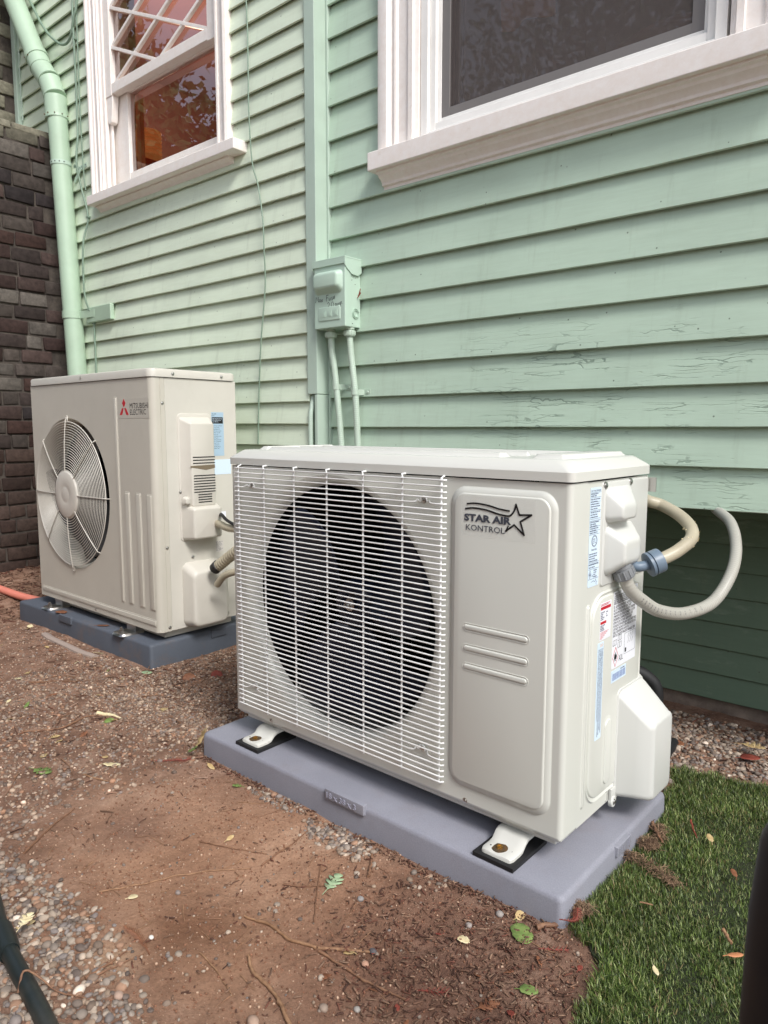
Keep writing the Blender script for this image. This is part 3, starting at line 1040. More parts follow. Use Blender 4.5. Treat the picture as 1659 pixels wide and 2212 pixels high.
# corner board: front face, return, quarter round
mb = MB()
mb.box(-0.400, -0.353, YL - 0.021, YR + 0.02, 0.93, 4.25)
mb.build('corner_board', M['trim_green'], house, bevel=0.002)
mb = MB()
mb.box(-0.3680, -0.3538, YL - 0.0195, YR + 0.03, 0.05, 0.9285)
mb.box(-0.3525, -0.3435, YR - 0.018, YR + 0.02, 0.55, 4.2)
mb.build('corner_board', M['trim_green'], house, bevel=0.002)

# ---- windows
def molded(mb, mp, u0, u1, v0, v1, vert=True):
    pass
def left_window():
    mb = MB()
    Y = YL
    zt = 2.96
    # casing: stepped boards either side (outer band, flat, inner bead)
    for x0, x1, sgn in ((-1.772, -1.690, 1), (-0.862, -0.792, -1)):
        prof = [(0, 0.034), (0.010, 0.038), (0.018, 0.036), (0.020, 0.028), (0.034, 0.026), (0.036, 0.022), (0.058, 0.022), (0.060, 0.027), (0.068, 0.028), (0.072, 0.022)]
        wdt = x1 - x0
        pts = []
        for u, d in prof:
            u = min(u, wdt)
            pts.append(((x0 + u) if sgn > 0 else (x1 - u), Y - d))
        e = x1 if sgn > 0 else x0
        pts.append((e, Y - 0.022)); pts.append((e, Y + 0.03)); pts.append((pts[0][0], Y + 0.03))
        mb.loft([[(x, y, 1.842) for x, y in pts], [(x, y, zt) for x, y in pts]])
    mb.box(-1.772, -0.792, Y - 0.03, Y + 0.03, zt, zt + 0.1)
    win = mb.build('window', M['white'], house, ang=30)
    P = (win, house.org)
    # jambs and stops
    mb = MB()
    mb.box(-1.700, -1.6905, Y - 0.02, Y + 0.13, 1.842, zt)
    mb.box(-1.690, -1.668, Y - 0.012, Y + 0.006, 1.842, zt)
    mb.box(-1.690, -1.655, Y + 0.010, Y + 0.022, 1.842, zt)
    mb.box(-0.862, -0.846, Y + 0.0, Y + 0.13, 1.842, zt)
    mb.box(-0.884, -0.8615, Y - 0.008, Y + 0.006, 1.842, zt)
    mb.build('jamb', M['white'], P, bevel=0.0015)
    # stool and apron
    mb = MB()
    mb.box(-1.757, -0.716, Y - 0.068, Y + 0.12, 1.803, 1.842)
    mb.build('window_sill', M['white'], P, bevel=0.003)
    mb = MB()
    pr = [(0.014, 0), (0.050, 0), (0.050, -0.006), (0.044, -0.010), (0.036, -0.013), (0.030, -0.018), (0.027, -0.022), (0.020, -0.024), (0.020, -0.030), (0.014, -0.030)]
    mb.loft([[(x, Y - a + 0.012, 1.803 + b) for a, b in pr] for x in (-1.735, -0.785)])
    mb.build('apron', M['white'], P, ang=25)
    # upper sash (outer) with horns
    mb = MB()
    yo, yi = Y - 0.006, Y + 0.030
    mb.box(-1.668, -1.620, yo, yi, 2.252, zt)
    mb.box(-0.934, -0.886, yo, yi, 2.252, zt)
    mb.box(-1.6195, -0.9345, yo + 0.001, yi, 2.258, 2.300)
    # horn
    hp = [(0.0, 0.0), (0.046, 0.0), (0.046, -0.02), (0.040, -0.05), (0.036, -0.085), (0.03, -0.105), (0.012, -0.110), (0.002, -0.095)]
    mb.poly(lambda u, v, d: (-1.664 + u, yo + 0.003 + d, 2.2515 + v), hp, 0, 0.03)
    mb.build('sash', M['white'], P, bevel=0.002)
    mb = MB()
    # diamond muntins, lead-like wooden bars on the glass
    def bar(p, q, yy):
        P0 = Vector((p[0], p[1])); P1 = Vector((q[0], q[1]))
        t = (P1 - P0).normalized(); nn = Vector((-t.y, t.x)) * 0.0065
        mb.poly(lambda u, v, d: (u, yy + d, v), [P0 + nn, P1 + nn, P1 - nn, P0 - nn], 0, 0.014)
    xa, xb, za, zc = -1.6195, -0.9345, 2.3005, 2.95
    s = 0.456
    def clip(x0, z0, sl):
        pts = []
        for x in (xa, xb):
            z = z0 + sl * (x - x0)
            if za <= z <= zc: pts.append((x, z))
        for z in (za, zc):
            x = x0 + (z - z0) / sl
            if xa < x < xb: pts.append((x, z))
        return pts if len(pts) == 2 else None
    for k in range(-3, 12):
        c = clip(-1.446, 2.372 + k * 0.160, -s)
        if c: bar(c[0], c[1], Y + 0.000)
        c = clip(-1.446, 2.372 + k * 0.160, s)
        if c: bar(c[0], c[1], Y + 0.0012)
    mb.build('muntin', M['white'], P, bevel=0.001)
    mb = MB()
    mb.add([(-1.6195, Y + 0.018, 2.3005), (-0.9345, Y + 0.018, 2.3005), (-0.9345, Y + 0.018, 2.95), (-1.6195, Y + 0.018, 2.95)], [(0, 1, 2, 3)])
    mb.build('glass', M['glass'], P, smooth=False, recalc=False)
    # lower sash (inner)
    mb = MB()
    yo, yi = Y + 0.034, Y + 0.068
    mb.box(-1.690, -1.560, yo, yi, 1.846, 2.30)
    mb.box(-0.930, -0.862, yo, yi, 1.846, 2.30)
    mb.box(-1.5595, -0.9305, yo + 0.001, yi, 1.8425, 1.928)
    mb.box(-1.5595, -0.9305, yo + 0.001, yi, 2.262, 2.30)
    mb.build('sash', M['white'], P, bevel=0.002)
    mb = MB()
    mb.add([(-1.5595, Y + 0.05, 1.9285), (-0.9305, Y + 0.05, 1.9285), (-0.9305, Y + 0.05, 2.2615), (-1.5595, Y + 0.05, 2.2615)], [(0, 1, 2, 3)])
    mb.build('glass', M['glass'], P, smooth=False, recalc=False)
    mb = MB()
    mb.box(-1.5585, -1.528, Y + 0.072, Y + 0.092, 1.90, 2.26)
    mb.box(-1.5585, -0.93, Y + 0.072, Y + 0.09, 1.885, 1.9)
    mb.build('inner_trim', M['orange'], P)
left_window()
# rooms behind the windows (boxes seen from inside)
def room(x0, x1, y0, y1, z0, z1, mat):
    mb = MB()
    t = 0.02
    mb.box(x0 - t, x0, y0, y1, z0, z1); mb.box(x1, x1 + t, y0, y1, z0, z1)
    mb.box(x0, x1, y1, y1 + t, z0, z1); mb.box(x0, x1, y0, y1, z0 - t, z0); mb.box(x0, x1, y0, y1, z1, z1 + t)
    mb.build('room_wall', mat, house, smooth=False)
room(-3.2, -0.5, YL + 0.12, 2.6, 1.0, 3.2, M['room_warm'])
room(-0.3, 2.4, YR + 0.13, 3.1, 0.9, 3.2, M['room_dark'])

def right_window():
    Y = YR
    zt = 2.96
    mb = MB()
    prof = [(0, 0.036), (0.014, 0.040), (0.034, 0.038), (0.040, 0.030), (0.046, 0.026), (0.058, 0.030), (0.064, 0.028), (0.068, 0.022), (0.105, 0.022), (0.107, 0.028), (0.122, 0.028), (0.125, 0.020)]
    for x0, sgn in ((-0.110, 1), (1.052, -1)):
        pts = [(x0 + sgn * u * 1.05, Y - d) for u, d in prof]
        e = pts[-1][0] + sgn * 0.012
        pts += [(e, Y - 0.016), (e, Y + 0.04), (pts[0][0], Y + 0.04)]
        mb.loft([[(x, y, 1.662) for x, y in pts], [(x, y, zt) for x, y in pts]])
    mb.box(-0.110, 1.052, Y - 0.03, Y + 0.03, zt, zt + 0.1)
    win = mb.build('window', M['white'], house, ang=30)
    P = (win, house.org)
    mb = MB()
    mb.box(-0.123, 1.10, Y - 0.072, Y + 0.12, 1.606, 1.661)
    mb.build('window_sill', M['white'], P, bevel=0.003)
    mb = MB()
    pr = [(0.012, 0), (0.062, 0), (0.062, -0.006), (0.054, -0.010), (0.050, -0.016), (0.040, -0.022), (0.034, -0.030), (0.033, -0.037), (0.024, -0.040), (0.024, -0.048), (0.012, -0.050)]
    mb.loft([[(x, Y - a + 0.006, 1.606 + b) for a, b in pr] for x in (-0.100, 0.996)])
    mb.build('apron', M['white'], P, ang=25)
    # white vinyl slider frame, stepped
    mb = MB()
    def ring(x0, x1, z0, w_, y0, y1):
        mb.box(x0, x0 + w_, y0, y1, z0, zt - 0.001); mb.box(x1 - w_, x1, y0, y1, z0, zt - 0.001); mb.box(x0 + w_, x1 - w_, y0 + 0.0006, y1, z0, z0 + w_ * 1.25)
    ring(0.036, 0.900, 1.6615, 0.026, Y - 0.010, Y + 0.07)
    ring(0.0625, 0.8735, 1.6945, 0.020, Y + 0.002, Y + 0.07)
    ring(0.083, 0.853, 1.720, 0.011, Y + 0.016, Y + 0.07)
    mb.build('vinyl_frame', M['vinyl'], P, bevel=0.0015)
    mb = MB()
    for x in (0.16, 0.76):
        mb.box(x - 0.022, x + 0.022, Y - 0.014, Y - 0.0101, 1.674, 1.688)
    mb.build('weep_cover', M['vinyl'], P, bevel=0.0008)
    mb = MB()
    for x in (0.16, 0.76):
        mb.box(x - 0.015, x + 0.015, Y - 0.0146, Y - 0.0141, 1.678, 1.684)
    mb.build('weep_slot', M['slot'], P)
    mb = MB()
    x0, x1, z0 = 0.0945, 0.8415, 1.7340
    mb.box(x0, x0 + 0.028, Y + 0.018, Y + 0.026, z0, zt - 0.01); mb.box(x1 - 0.028, x1, Y + 0.018, Y + 0.026, z0, zt - 0.01)
    mb.box(x0 + 0.028, x1 - 0.028, Y + 0.0185, Y + 0.026, z0, z0 + 0.024)
    mb.build('screen_frame', M['screen_frame'], P, bevel=0.001)
    mb = MB()
    mb.box(x0 + 0.029, x1 - 0.029, Y + 0.0215, Y + 0.0218, z0 + 0.025, zt - 0.01)
    mb.build('insect_screen', M['screen'], P)
    mb = MB()
    mb.add([(x0, Y + 0.045, z0), (x1, Y + 0.045, z0), (x1, Y + 0.045, zt - 0.01), (x0, Y + 0.045, zt - 0.01)], [(0, 1, 2, 3)])
    mb.build('glass', M['glass'], P, smooth=False, recalc=False)
    mb = MB()
    mb.box(x0 + 0.024, x0 + 0.05, Y + 0.050, Y + 0.06, z0, zt - 0.01)
    mb.build('sash', M['black'], P)
right_window()

# ---- things seen through the panes
mb = MB()
prof = []
for i in range(7):
    z = i * 0.018
    prof += [(0.050, z), (0.060, z + 0.006), (0.060, z + 0.010), (0.050, z + 0.015)]
mb.lathe((-1.775, 1.05, 2.10), (0, 0, 1), prof, 24)
o = mb.build('table_lamp', M['lamp'], org=(-1.775, 1.05, 2.12), frame='W')
setp(o, 'ribbed orange lamp glowing inside the left window', 'lamp')
ld = bpy.data.lights.new('lamp_light', 'POINT')
ld.energy = 16.0
ld.color = (1.0, 0.66, 0.46)
ld.shadow_soft_size = 0.08
lo = bpy.data.objects.new('lamp_light', ld)
COL.objects.link(lo)
lo.location, _ = place('W', (-2.2, 1.55, 2.55))
mb = MB()
mb.soft(top(2.10), (-2.7, 0.95, -1.60, 1.4), (-2.68, 0.97, -1.75, 1.35), -0.9, 0.0, 0.05, 0.05, 0.03)
o = mb.build('red_sofa', M['cushion'], org=(-1.8, 1.3, 1.03), frame='W')
setp(o, 'red cloth covered seat back low inside the left window', 'sofa')
def curtain(name, x0, x1, y, z0, z1, amp, per, mat, label, thick=0.004, lean=0.0):
    mb = MB()
    n = int((x1 - x0) / per * 8)
    top_, bot = [], []
    for i in range(n + 1):
        x = x0 + (x1 - x0) * i / n
        yy = y + amp * math.sin(2 * math.pi * (x - x0) / per)
        bot.append((x + lean, yy, z0)); top_.append((x, yy, z1))
    back = lambda L: [(a, b + thick, c) for a, b, c in reversed(L)]
    mb.loft([bot + back(bot), top_ + back(top_)])
    o = mb.build(name, mat, org=((x0 + x1) / 2, y, z0), frame='W')
    setp(o, label, 'curtain')
curtain('curtain', -2.35, -1.97, 1.10, 1.2, 3.1, 0.02, 0.12, M['curtain'], 'dull brown curtain hanging behind the left pane of the small window', lean=0.0)
curtain('curtain', 0.08, 0.26, 1.12, 2.07, 3.1, 0.02, 0.13, M['orange'], 'orange curtain end high behind the big screened window', lean=0.05)
curtain('curtain', -0.2, 1.0, 1.75, 1.0, 3.1, 0.03, 0.21, M['curtain_dark'], 'dark folded curtain deep behind the big screened window', lean=0.1)
mb = MB()
ap = [(0.62 + 0.42 * math.cos(a), 1.45 + 0.54 * math.sin(a)) for a in np.linspace(0, math.pi, 24)]
mb.poly(lambda u, v, d: (u, 1.20 + d, v), ap, 0, 0.25)
o = mb.build('armchair', M['curtain'], org=(0.6, 1.3, 1.45), frame='W', bevel=0.03)
setp(o, 'brown rounded chair back behind the insect screen', 'chair')

# ---- brick chimney with a stepped shoulder
def chimney():
    rg = np.random.default_rng(5)
    mbc = MB()
    XA, XB, ZS = -2.11, -2.51, 2.205
    mbc.box(XA - 0.9, XA - 0.012, 0.20, 0.80, -0.05, ZS - 0.012)
    mbc.box(XB - 0.6, XB - 0.012, 0.24, 0.80, ZS - 0.011, 4.6)
    ch = mbc.build('chimney', M['mortar'], house)
    vs, fs, cs = [], [], []
    b = 0
    FB = np.array([[0, 2, 3, 1], [4, 5, 7, 6], [0, 1, 5, 4], [2, 6, 7, 3], [0, 4, 6, 2], [1, 3, 7, 5]])
    base = [srgb(66, 57, 54), srgb(78, 64, 60), srgb(56, 50, 50), srgb(84, 76, 71), srgb(74, 56, 51), srgb(100, 94, 88), srgb(64, 50, 47)]
    pale = [srgb(122, 118, 104), srgb(134, 130, 114), srgb(104, 100, 90), srgb(142, 138, 122)]
    red = [srgb(76, 62, 56), srgb(70, 56, 51), srgb(82, 68, 62)]
    def brick(x0, x1, y0, y1, z0, z1, pal):
        nonlocal b
        v = np.array([(x, y, z) for z in (z0, z1) for y in (y0, y1) for x in (x0, x1)], float)
        v += rg.normal(0, 0.0022, v.shape)
        vs.append(v); fs.append(FB + b); b += 8
        c = np.array(pal[int(rg.integers(len(pal)))]); c[:3] *= rg.uniform(0.62, 1.05)
        cs.append(np.tile(c, (8, 1)))
    def wall(X, ya, yb, z0, z1, cz, pal_of):
        k = 0
        z = z0
        while z < z1 - 0.02:
            y = yb + (rg.uniform(-0.02, 0.02)) - (0.1 if k % 2 else 0.0)
            while y > ya:
                L = rg.uniform(0.125, 0.160) if rg.random() < 0.82 else 0.075
                y0 = max(y - L, ya); y1 = min(y, yb)
                if y1 - y0 > 0.02:
                    o = rg.normal(0, 0.0022) - 0.004
                    brick(X - 0.03, X + o, y0 + 0.003, y1 - 0.003, z + 0.004, z + cz - 0.005, pal_of(z))
                y -= L + 0.002
            z += cz; k += 1
        # the front end (-Y face)
    wall(XA, 0.19, 0.80, -0.02, ZS, 0.067, lambda z: pale[:3] + base[3:4] if z > ZS - 0.13 else (red if z < 0.65 else base))
    # shoulder course (headers laid flat, standing out a little)
    wall(XB, 0.23, 0.80, ZS - 0.003, 4.5, 0.070, lambda z: pale)
    # -Y faces
    for X0, X1, z0, z1, Y0, cz, pl in ((XA - 0.9, XA - 0.03, -0.02, ZS, 0.19, 0.067, base), (XB - 0.6, XB - 0.03, ZS, 4.5, 0.23, 0.07, pale)):
        z = z0; k = 0
        while z < z1 - 0.02:
            x = X1 + (0.09 if k % 2 else 0)
            while x > X0:
                L = 0.18
                xa, xb_ = max(x - L, X0), min(x, X1)
                if xb_ - xa > 0.02:
                    brick(xa + 0.005, xb_ - 0.005, Y0, Y0 + 0.03, z + 0.005, z + cz - 0.006, pl)
                x -= L + 0.002
            z += cz; k += 1
    # top of the shoulder
    x = XA
    while x > XB:
        y = 0.20
        while y < 0.78:
            brick(max(x - 0.09, XB) + 0.003, x - 0.004, y, min(y + 0.175, 0.80), ZS - 0.03, ZS + 0.002, pale); y += 0.18
        x -= 0.092
    V = np.concatenate(vs) - np.array(house.org)
    ob = np_mesh('brickwork', V, np.concatenate(fs), M['brick'], np.concatenate(cs), smooth=True)
    ob.parent = ch
    bv = ob.modifiers.new('bevel', 'BEVEL'); bv.width = 0.005; bv.segments = 2; bv.limit_method = 'ANGLE'
    # trim strip where bricks meet the boards
    mbc = MB()
    mbc.box(-2.505, -2.47, YL - 0.03, YL + 0.004, 2.2, 4.25)
    mbc.build('corner_board', M['trim_green'], house, bevel=0.003)
chimney()

# ================================================================== ON THE WALL
def downspout():
    t = T('downspout', 'pale green metal downspout strapped beside the brick chimney', 'downspout', (-1.93, 0.70, 0.12), 'W')
    def pl(z): return (-1.935 - (z - 1.086) * 0.062, 0.722, z)
    mb = MB()
    mb.tube([pl(0.10), pl(2.262)], 0.0435, 32)
    mb.build('pipe', M['pipe_green'], t, ang=40)
    # elbow pieces, each crimped
    mb = MB()
    def seg(p, q, r0, r1): mb.tube([p, q], [r0, r1], 32)
    a = (-2.012, 0.722, 2.262)
    pts = [(-2.012, 0.722, 2.235), (-2.018, 0.722, 2.335), (-2.055, 0.718, 2.415), (-2.115, 0.712, 2.485), (-2.150, 0.708, 2.545)]
    for i in range(4):
        seg(pts[i], pts[i + 1], 0.0500 if i in (0, 3) else 0.0490, 0.0495)
        mb.tube([Vector(pts[i]) * 0.98 + Vector(pts[i + 1]) * 0.02, Vector(pts[i]) * 0.86 + Vector(pts[i + 1]) * 0.14], [0.0515, 0.0505], 32)
    mb.tube([(-2.144, 0.7087, 2.535), (-2.158, 0.707, 2.559)], 0.053, 32)
    mb.build('elbow', M['pipe_green'], t, ang=30)
    mb = MB()
    mb.tube([(-2.150, 0.708, 2.545), (-2.52, 0.68, 3.2)], 0.047, 32)
    mb.build('pipe', M['pipe_green'], t, ang=40)
    mb = MB()
    for z in (2.262, 2.546):
        for k in range(10):
            an = 2 * math.pi * k / 10
            c = Vector((-2.012 if z < 2.5 else -2.150, 0.722 if z < 2.5 else 0.708, z - 0.012))
            ax = Vector((math.cos(an), math.sin(an), 0))
            mb.cyl(c + ax * 0.046, c + ax * 0.0545, 0.0025, seg=6)
    mb.build('rivet', M['washer'], t)
    # lower strap on a wooden block
    z = 1.343
    p = Vector(pl(z))
    mb = MB()
    L = []
    for i in range(26):
        an = R(-200 + i * 10)
        L.append((p.x + math.cos(an) * 0.0465, p.y + math.sin(an) * 0.0465))
    L = [(p.x + 0.155, YL - 0.034)] + [(p.x + 0.045, p.y + 0.012)] + [(p.x + 0.0465 * math.cos(R(a)), p.y + 0.0465 * math.sin(R(a))) for a in range(10, -190, -10)] + [(p.x - 0.05, p.y + 0.03)]
    mb.stroke(lambda u, v, d: (u, v, z + d), L, 0.002, -0.017, 0.017)
    mb.build('strap', M['pipe_green'], t)
    mb = MB()
    mb.box(-1.87, -1.655, YL - 0.034, YL - 0.013, 1.302, 1.372)
    mb.build('mounting_block', M['pipe_green'], t, bevel=0.004)
    # upper perforated strap
    z = 2.035
    p = Vector(pl(z))
    mb = MB()
    L = [(p.x + 0.0455 * math.cos(R(a)), p.y + 0.0455 * math.sin(R(a))) for a in range(60, -200, -10)]
    mb.stroke(lambda u, v, d: (u, v, z + d), L, 0.0016, -0.009, 0.009)
    mb.stroke(lambda u, v, d: (p.x + 0.03 + u, p.y + 0.045 + d * 0.0, z + v), [(0, 0), (0.06, -0.03), (0.09, -0.035)], 0.015, 0, 0.001)
    mb.poly(lambda u, v, d: (p.x + u, YL - 0.018 + d, z + v), [(0.06, -0.022), (0.16, -0.015), (0.16, -0.032), (0.06, -0.04)], 0, 0.002)
    mb.poly(lambda u, v, d: (p.x + u, YL - 0.019 + d, z + v), [(0.105, -0.02), (0.115, -0.035), (0.045, -0.085), (0.04, -0.07)], 0, 0.002)
    mb.build('strap', M['steel_green'], t)
    mb = MB()
    for k in range(7):
        a_ = R(-160 + k * 25)
        c = Vector((p.x + 0.0463 * math.cos(a_), p.y + 0.0463 * math.sin(a_), z))
        mb.cyl(c, c + Vector((math.cos(a_), math.sin(a_), 0)) * 0.001, 0.0028, seg=8)
    for k in range(6):
        mb.cyl((p.x + 0.068 + k * 0.016, YL - 0.0185, z - 0.030 + k * 0.0012), (p.x + 0.068 + k * 0.016, YL - 0.0195, z - 0.030 + k * 0.0012), 0.0026, seg=8)
    mb.build('strap_hole', M['slot'], t)
downspout()

def cable(name, pts, r, mat, label, n=8):
    mb = MB()
    mb.tube(cat(pts, n), r, 8)
    o = mb.build(name, mat, org=pts[-1], frame='W', ang=60)
    setp(o, label, 'cable')
    return o
cable('cable', [(-2.44, YL - 0.022, 3.0), (-2.29, YL - 0.03, 2.87), (-2.167, YL - 0.035, 2.718), (-2.079, YL - 0.035, 2.630), (-1.983, YL - 0.03, 2.565), (-1.915, YL - 0.028, 2.570), (-1.872, YL - 0.028, 2.642), (-1.850, YL - 0.022, 2.74), (-1.85, YL - 0.02, 3.2)], 0.006, M['cable_green'],
      'thick green painted cable hanging in a loop left of the small window')
ck = [(-1.895, YL - 0.02, 3.0), (-1.890, YL - 0.022, 2.733), (-1.884, YL - 0.026, 2.559), (-1.882, YL - 0.026, 2.402), (-1.884, YL - 0.026, 2.27), (-1.879, YL - 0.03, 2.151), (-1.880, YL - 0.042, 2.025), (-1.870, YL - 0.03, 1.913), (-1.835, YL - 0.022, 1.777),
      (-1.836, YL - 0.05, 1.66), (-1.841, YL - 0.055, 1.51), (-1.838, YL - 0.05, 1.40), (-1.826, YL - 0.024, 1.318), (-1.824, YL - 0.022, 1.22), (-1.824, YL - 0.022, 1.05), (-1.824, YL - 0.022, 0.8)]
cable('cable', ck, 0.0048, M['cable_green'], 'straight green painted cable running down between downspout and small window')
cable('cable', [(-1.872, YL - 0.018, 3.0), (-1.862, YL - 0.020, 2.6), (-1.868, YL - 0.02, 2.3), (-1.862, YL - 0.02, 2.02), (-1.850, YL - 0.02, 1.9)], 0.003, M['cable_green'],
      'thin green wire close beside the straight cable near the small window', 6)
for z, x, lb in ((1.777, -1.835, 'tiny clip on the straight cable just below the small window sill'), (1.30, -1.825, 'tiny clip on the straight cable below the downspout strap block'), (2.56, -1.884, 'tiny clip where the looping cable meets the straight cable')):
    mb = MB()
    mb.box(x - 0.010, x + 0.010, YL - 0.028, YL - 0.010, z - 0.004, z + 0.004)
    o = mb.build('cable_clip', M['cable_green'], org=(x, YL - 0.02, z), frame='W', bevel=0.001)
    setp(o, lb, 'clip')
cable('wire', [(-0.69, YL - 0.03, 3.0), (-0.685, YL - 0.022, 2.305), (-0.681, YL - 0.022, 2.209), (-0.672, YL - 0.03, 2.047), (-0.668, YL - 0.034, 1.917), (-0.660, YL - 0.03, 1.752), (-0.641, YL - 0.022, 1.675), (-0.608, YL - 0.03, 1.544), (-0.599, YL - 0.035, 1.447), (-0.602, YL - 0.03, 1.317),
               (-0.630, YL - 0.03, 1.124), (-0.656, YL - 0.022, 0.941), (-0.669, YL - 0.02, 0.753)], 0.0026, M['cable_green'], 'thin wire hanging down the siding between window and corner board')
cable('cable', [(-2.45, YL - 0.016, 3.0), (-2.456, YL - 0.016, 2.6), (-2.45, YL - 0.016, 2.36)], 0.004, M['trim_green'], 'green cable running beside the pale upper chimney bricks', 5)
# small round pipe at the foot of the corner board
mb = MB()
mb.tube(cat([(-0.392, YL + 0.0, 0.925), (-0.390, YL - 0.012, 0.88), (-0.390, YL - 0.018, 0.82), (-0.388, YL - 0.018, 0.5), (-0.388, YL - 0.018, 0.1)], 4), 0.0085, 12)
o = mb.build('thin_pipe', M['trim_green'], org=(-0.388, YL - 0.018, 0.1), frame='W', ang=50)
setp(o, 'thin green painted pipe coming down below the corner board', 'pipe')

def fuse_box():
    t = T('disconnect_box', 'pale green electrical disconnect box with handwriting on its cover', 'electrical box', (-0.275, YR - 0.02, 1.142), 'W')
    yb, yf = YR - 0.012, YR - 0.090
    x0, x1, z0, z1 = -0.343, -0.203, 1.142, 1.345
    mb = MB()
    mb.box(x0 + 0.003, x1 - 0.003, yf + 0.030, yb, z0 + 0.001, z1)
    mb.build('back_box', M['steel_green'], t, bevel=0.002)
    mb = MB()
    mb.box(x0, x1, yf, yf + 0.0295, z0, z1 - 0.002)
    mb.build('cover', M['steel_green'], t, bevel=0.0025)
    mb = MB()
    # rain hood with angled ears
    mb.box(x0 - 0.006, x1 + 0.004, yf - 0.004, yb, z1 + 0.012, z1 + 0.017)
    mb.box(x0 - 0.006, x1 + 0.004, yf - 0.004, yf - 0.001, z1 - 0.006, z1 + 0.0125)
    ear = [(yf - 0.004, z1 + 0.0125), (yb, z1 + 0.0125), (yb, z1 - 0.026), (yb - 0.018, z1 - 0.038), (yf + 0.030, z1 - 0.036), (yf + 0.006, z1 - 0.020), (yf - 0.004, z1 - 0.010)]
    mb.poly(lambda u, v, d: (x1 + 0.0015 + d, u, v), ear, 0, 0.002)
    mb.poly(lambda u, v, d: (x0 - 0.004 - d, u, v), ear, 0, 0.002)
    mb.build('hood', M['steel_green'], t, bevel=0.001)
    F = front(yf)
    mb = MB()
    mb.soft(F, (x0 + 0.004, 1.252, -0.213, 1.322), (x0 + 0.011, 1.264, -0.219, 1.318), 0, 0.022, 0.016, 0.014, 0.010, 0.002)
    mb.build('handle_cap', M['steel_green'], t, ang=60)
    mb = MB()
    mb.soft(F, (-0.322, 1.165, -0.223, 1.210), (-0.321, 1.166, -0.224, 1.209), 0, 0.0022, 0.004, 0.003, 0.0012)
    mb.build('name_plate', M['steel_green'], t, ang=60)
    mb = MB()
    for k in range(3):
        uu = -0.305 + k * 0.026
        mb.box(uu, uu + 0.018, yf - 0.0032, yf - 0.0022, 1.178, 1.198)
        mb.box(uu + 0.005, uu + 0.013, yf - 0.0040, yf - 0.0032, 1.183, 1.193)
    mb.build('plate_relief', M['steel_green'], t)
    mb = MB()
    S = side(x1)
    ang_ = np.linspace(0, 2 * math.pi, 25)
    for rr in (0.0155, 0.0105):
        mb.stroke(S, [(yf + 0.052 + rr * math.cos(a), 1.187 + rr * math.sin(a)) for a in ang_], 0.0012, -0.003, 0.0006 - 0.003 + 0.003)
    mb.build('knockout', M['steel_green'], t)
    mb = MB()
    for y_, z_ in ((yf + 0.042, 1.300), (yf + 0.052, 1.300), (yf + 0.036, 1.292), (yf + 0.052, 1.280), (yf + 0.038, 1.315 - 0.005)):
        mb.cyl((x1 - 0.003, y_, z_), (x1 - 0.0023, y_, z_), 0.0013, seg=8)
    mb.cyl((x1 - 0.003, yf + 0.038, 1.154), (x1 - 0.002, yf + 0.038, 1.154), 0.0015, seg=8)
    mb.build('pin_hole', M['slot'], t)
    # handwriting in black marker
    mb = MB()
    W_ = [
        # M
        [(0, 0), (0.003, 0.018), (0.007, 0.006), (0.012, 0.018), (0.013, 0.001)],
        # a
        [(0.022, 0.009), (0.018, 0.009), (0.0165, 0.003), (0.0195, 0.001), (0.023, 0.008), (0.0235, 0.001)],
        # x
        [(0.026, 0.008), (0.031, 0.001)], [(0.031, 0.009), (0.026, 0.0)],
        # F
        [(0.047, 0.000), (0.048, 0.018)], [(0.047, 0.018), (0.057, 0.019)], [(0.047, 0.010), (0.054, 0.011)],
        # u
        [(0.059, 0.010), (0.0595, 0.002), (0.063, 0.001), (0.066, 0.010)],
        # s
        [(0.075, 0.011), (0.070, 0.010), (0.071, 0.007), (0.075, 0.005), (0.074, 0.002), (0.069, 0.003)],
        # e
        [(0.078, 0.007), (0.084, 0.009), (0.083, 0.013), (0.079, 0.012), (0.078, 0.006), (0.082, 0.004), (0.085, 0.005)],
        # 2
        [(0.052, -0.008), (0.056, -0.004), (0.061, -0.007), (0.059, -0.013), (0.053, -0.021), (0.064, -0.019)],
        # 0
        [(0.072, -0.004), (0.068, -0.011), (0.071, -0.019), (0.076, -0.018), (0.079, -0.010), (0.076, -0.004), (0.072, -0.004)],
        # a m p .
        [(0.090, -0.010), (0.086, -0.010), (0.0845, -0.015), (0.088, -0.017), (0.091, -0.010), (0.0915, -0.017)],
        [(0.094, -0.017), (0.095, -0.011), (0.098, -0.010), (0.099, -0.016), (0.101, -0.010), (0.104, -0.009), (0.105, -0.015)],
        [(0.108, -0.007), (0.1085, -0.022)], [(0.108, -0.008), (0.112, -0.007), (0.112, -0.012), (0.108, -0.013)],
        [(0.117, -0.014), (0.1178, -0.0135)],
    ]
    for s_ in W_:
        mb.stroke(F, [(-0.337 + u * 1.06, 1.228 + v * 1.05) for u, v in s_], 0.0018, 0.0, 0.0003)
    mb.build('handwriting', M['ink_black'], t)
    # hub and knock-outs beneath
    for i, (x, y) in enumerate(((-0.304, YR - 0.052), (-0.224, YR - 0.046))):
        mb = MB()
        mb.lathe((x, y, z0 + 0.0005), (0, 0, -1), [(0.0165, 0), (0.0165, 0.006), (0.0135, 0.007), (0.0135, 0.009), (0.0185, 0.0095), (0.0192, 0.0115), (0.0192, 0.024), (0.0175, 0.027), (0.0135, 0.028)], 28)
        for k in range(14):
            an = 2 * math.pi * k / 14
            c = Vector((x + 0.0185 * math.cos(an), y + 0.0185 * math.sin(an), 0))
            mb.box(c.x - 0.0014, c.x + 0.0014, c.y - 0.0014, c.y + 0.0014, z0 - 0.023, z0 - 0.011)
        mb.build('conduit_nut', M['conduit_green'], t, ang=35)
fuse_box()
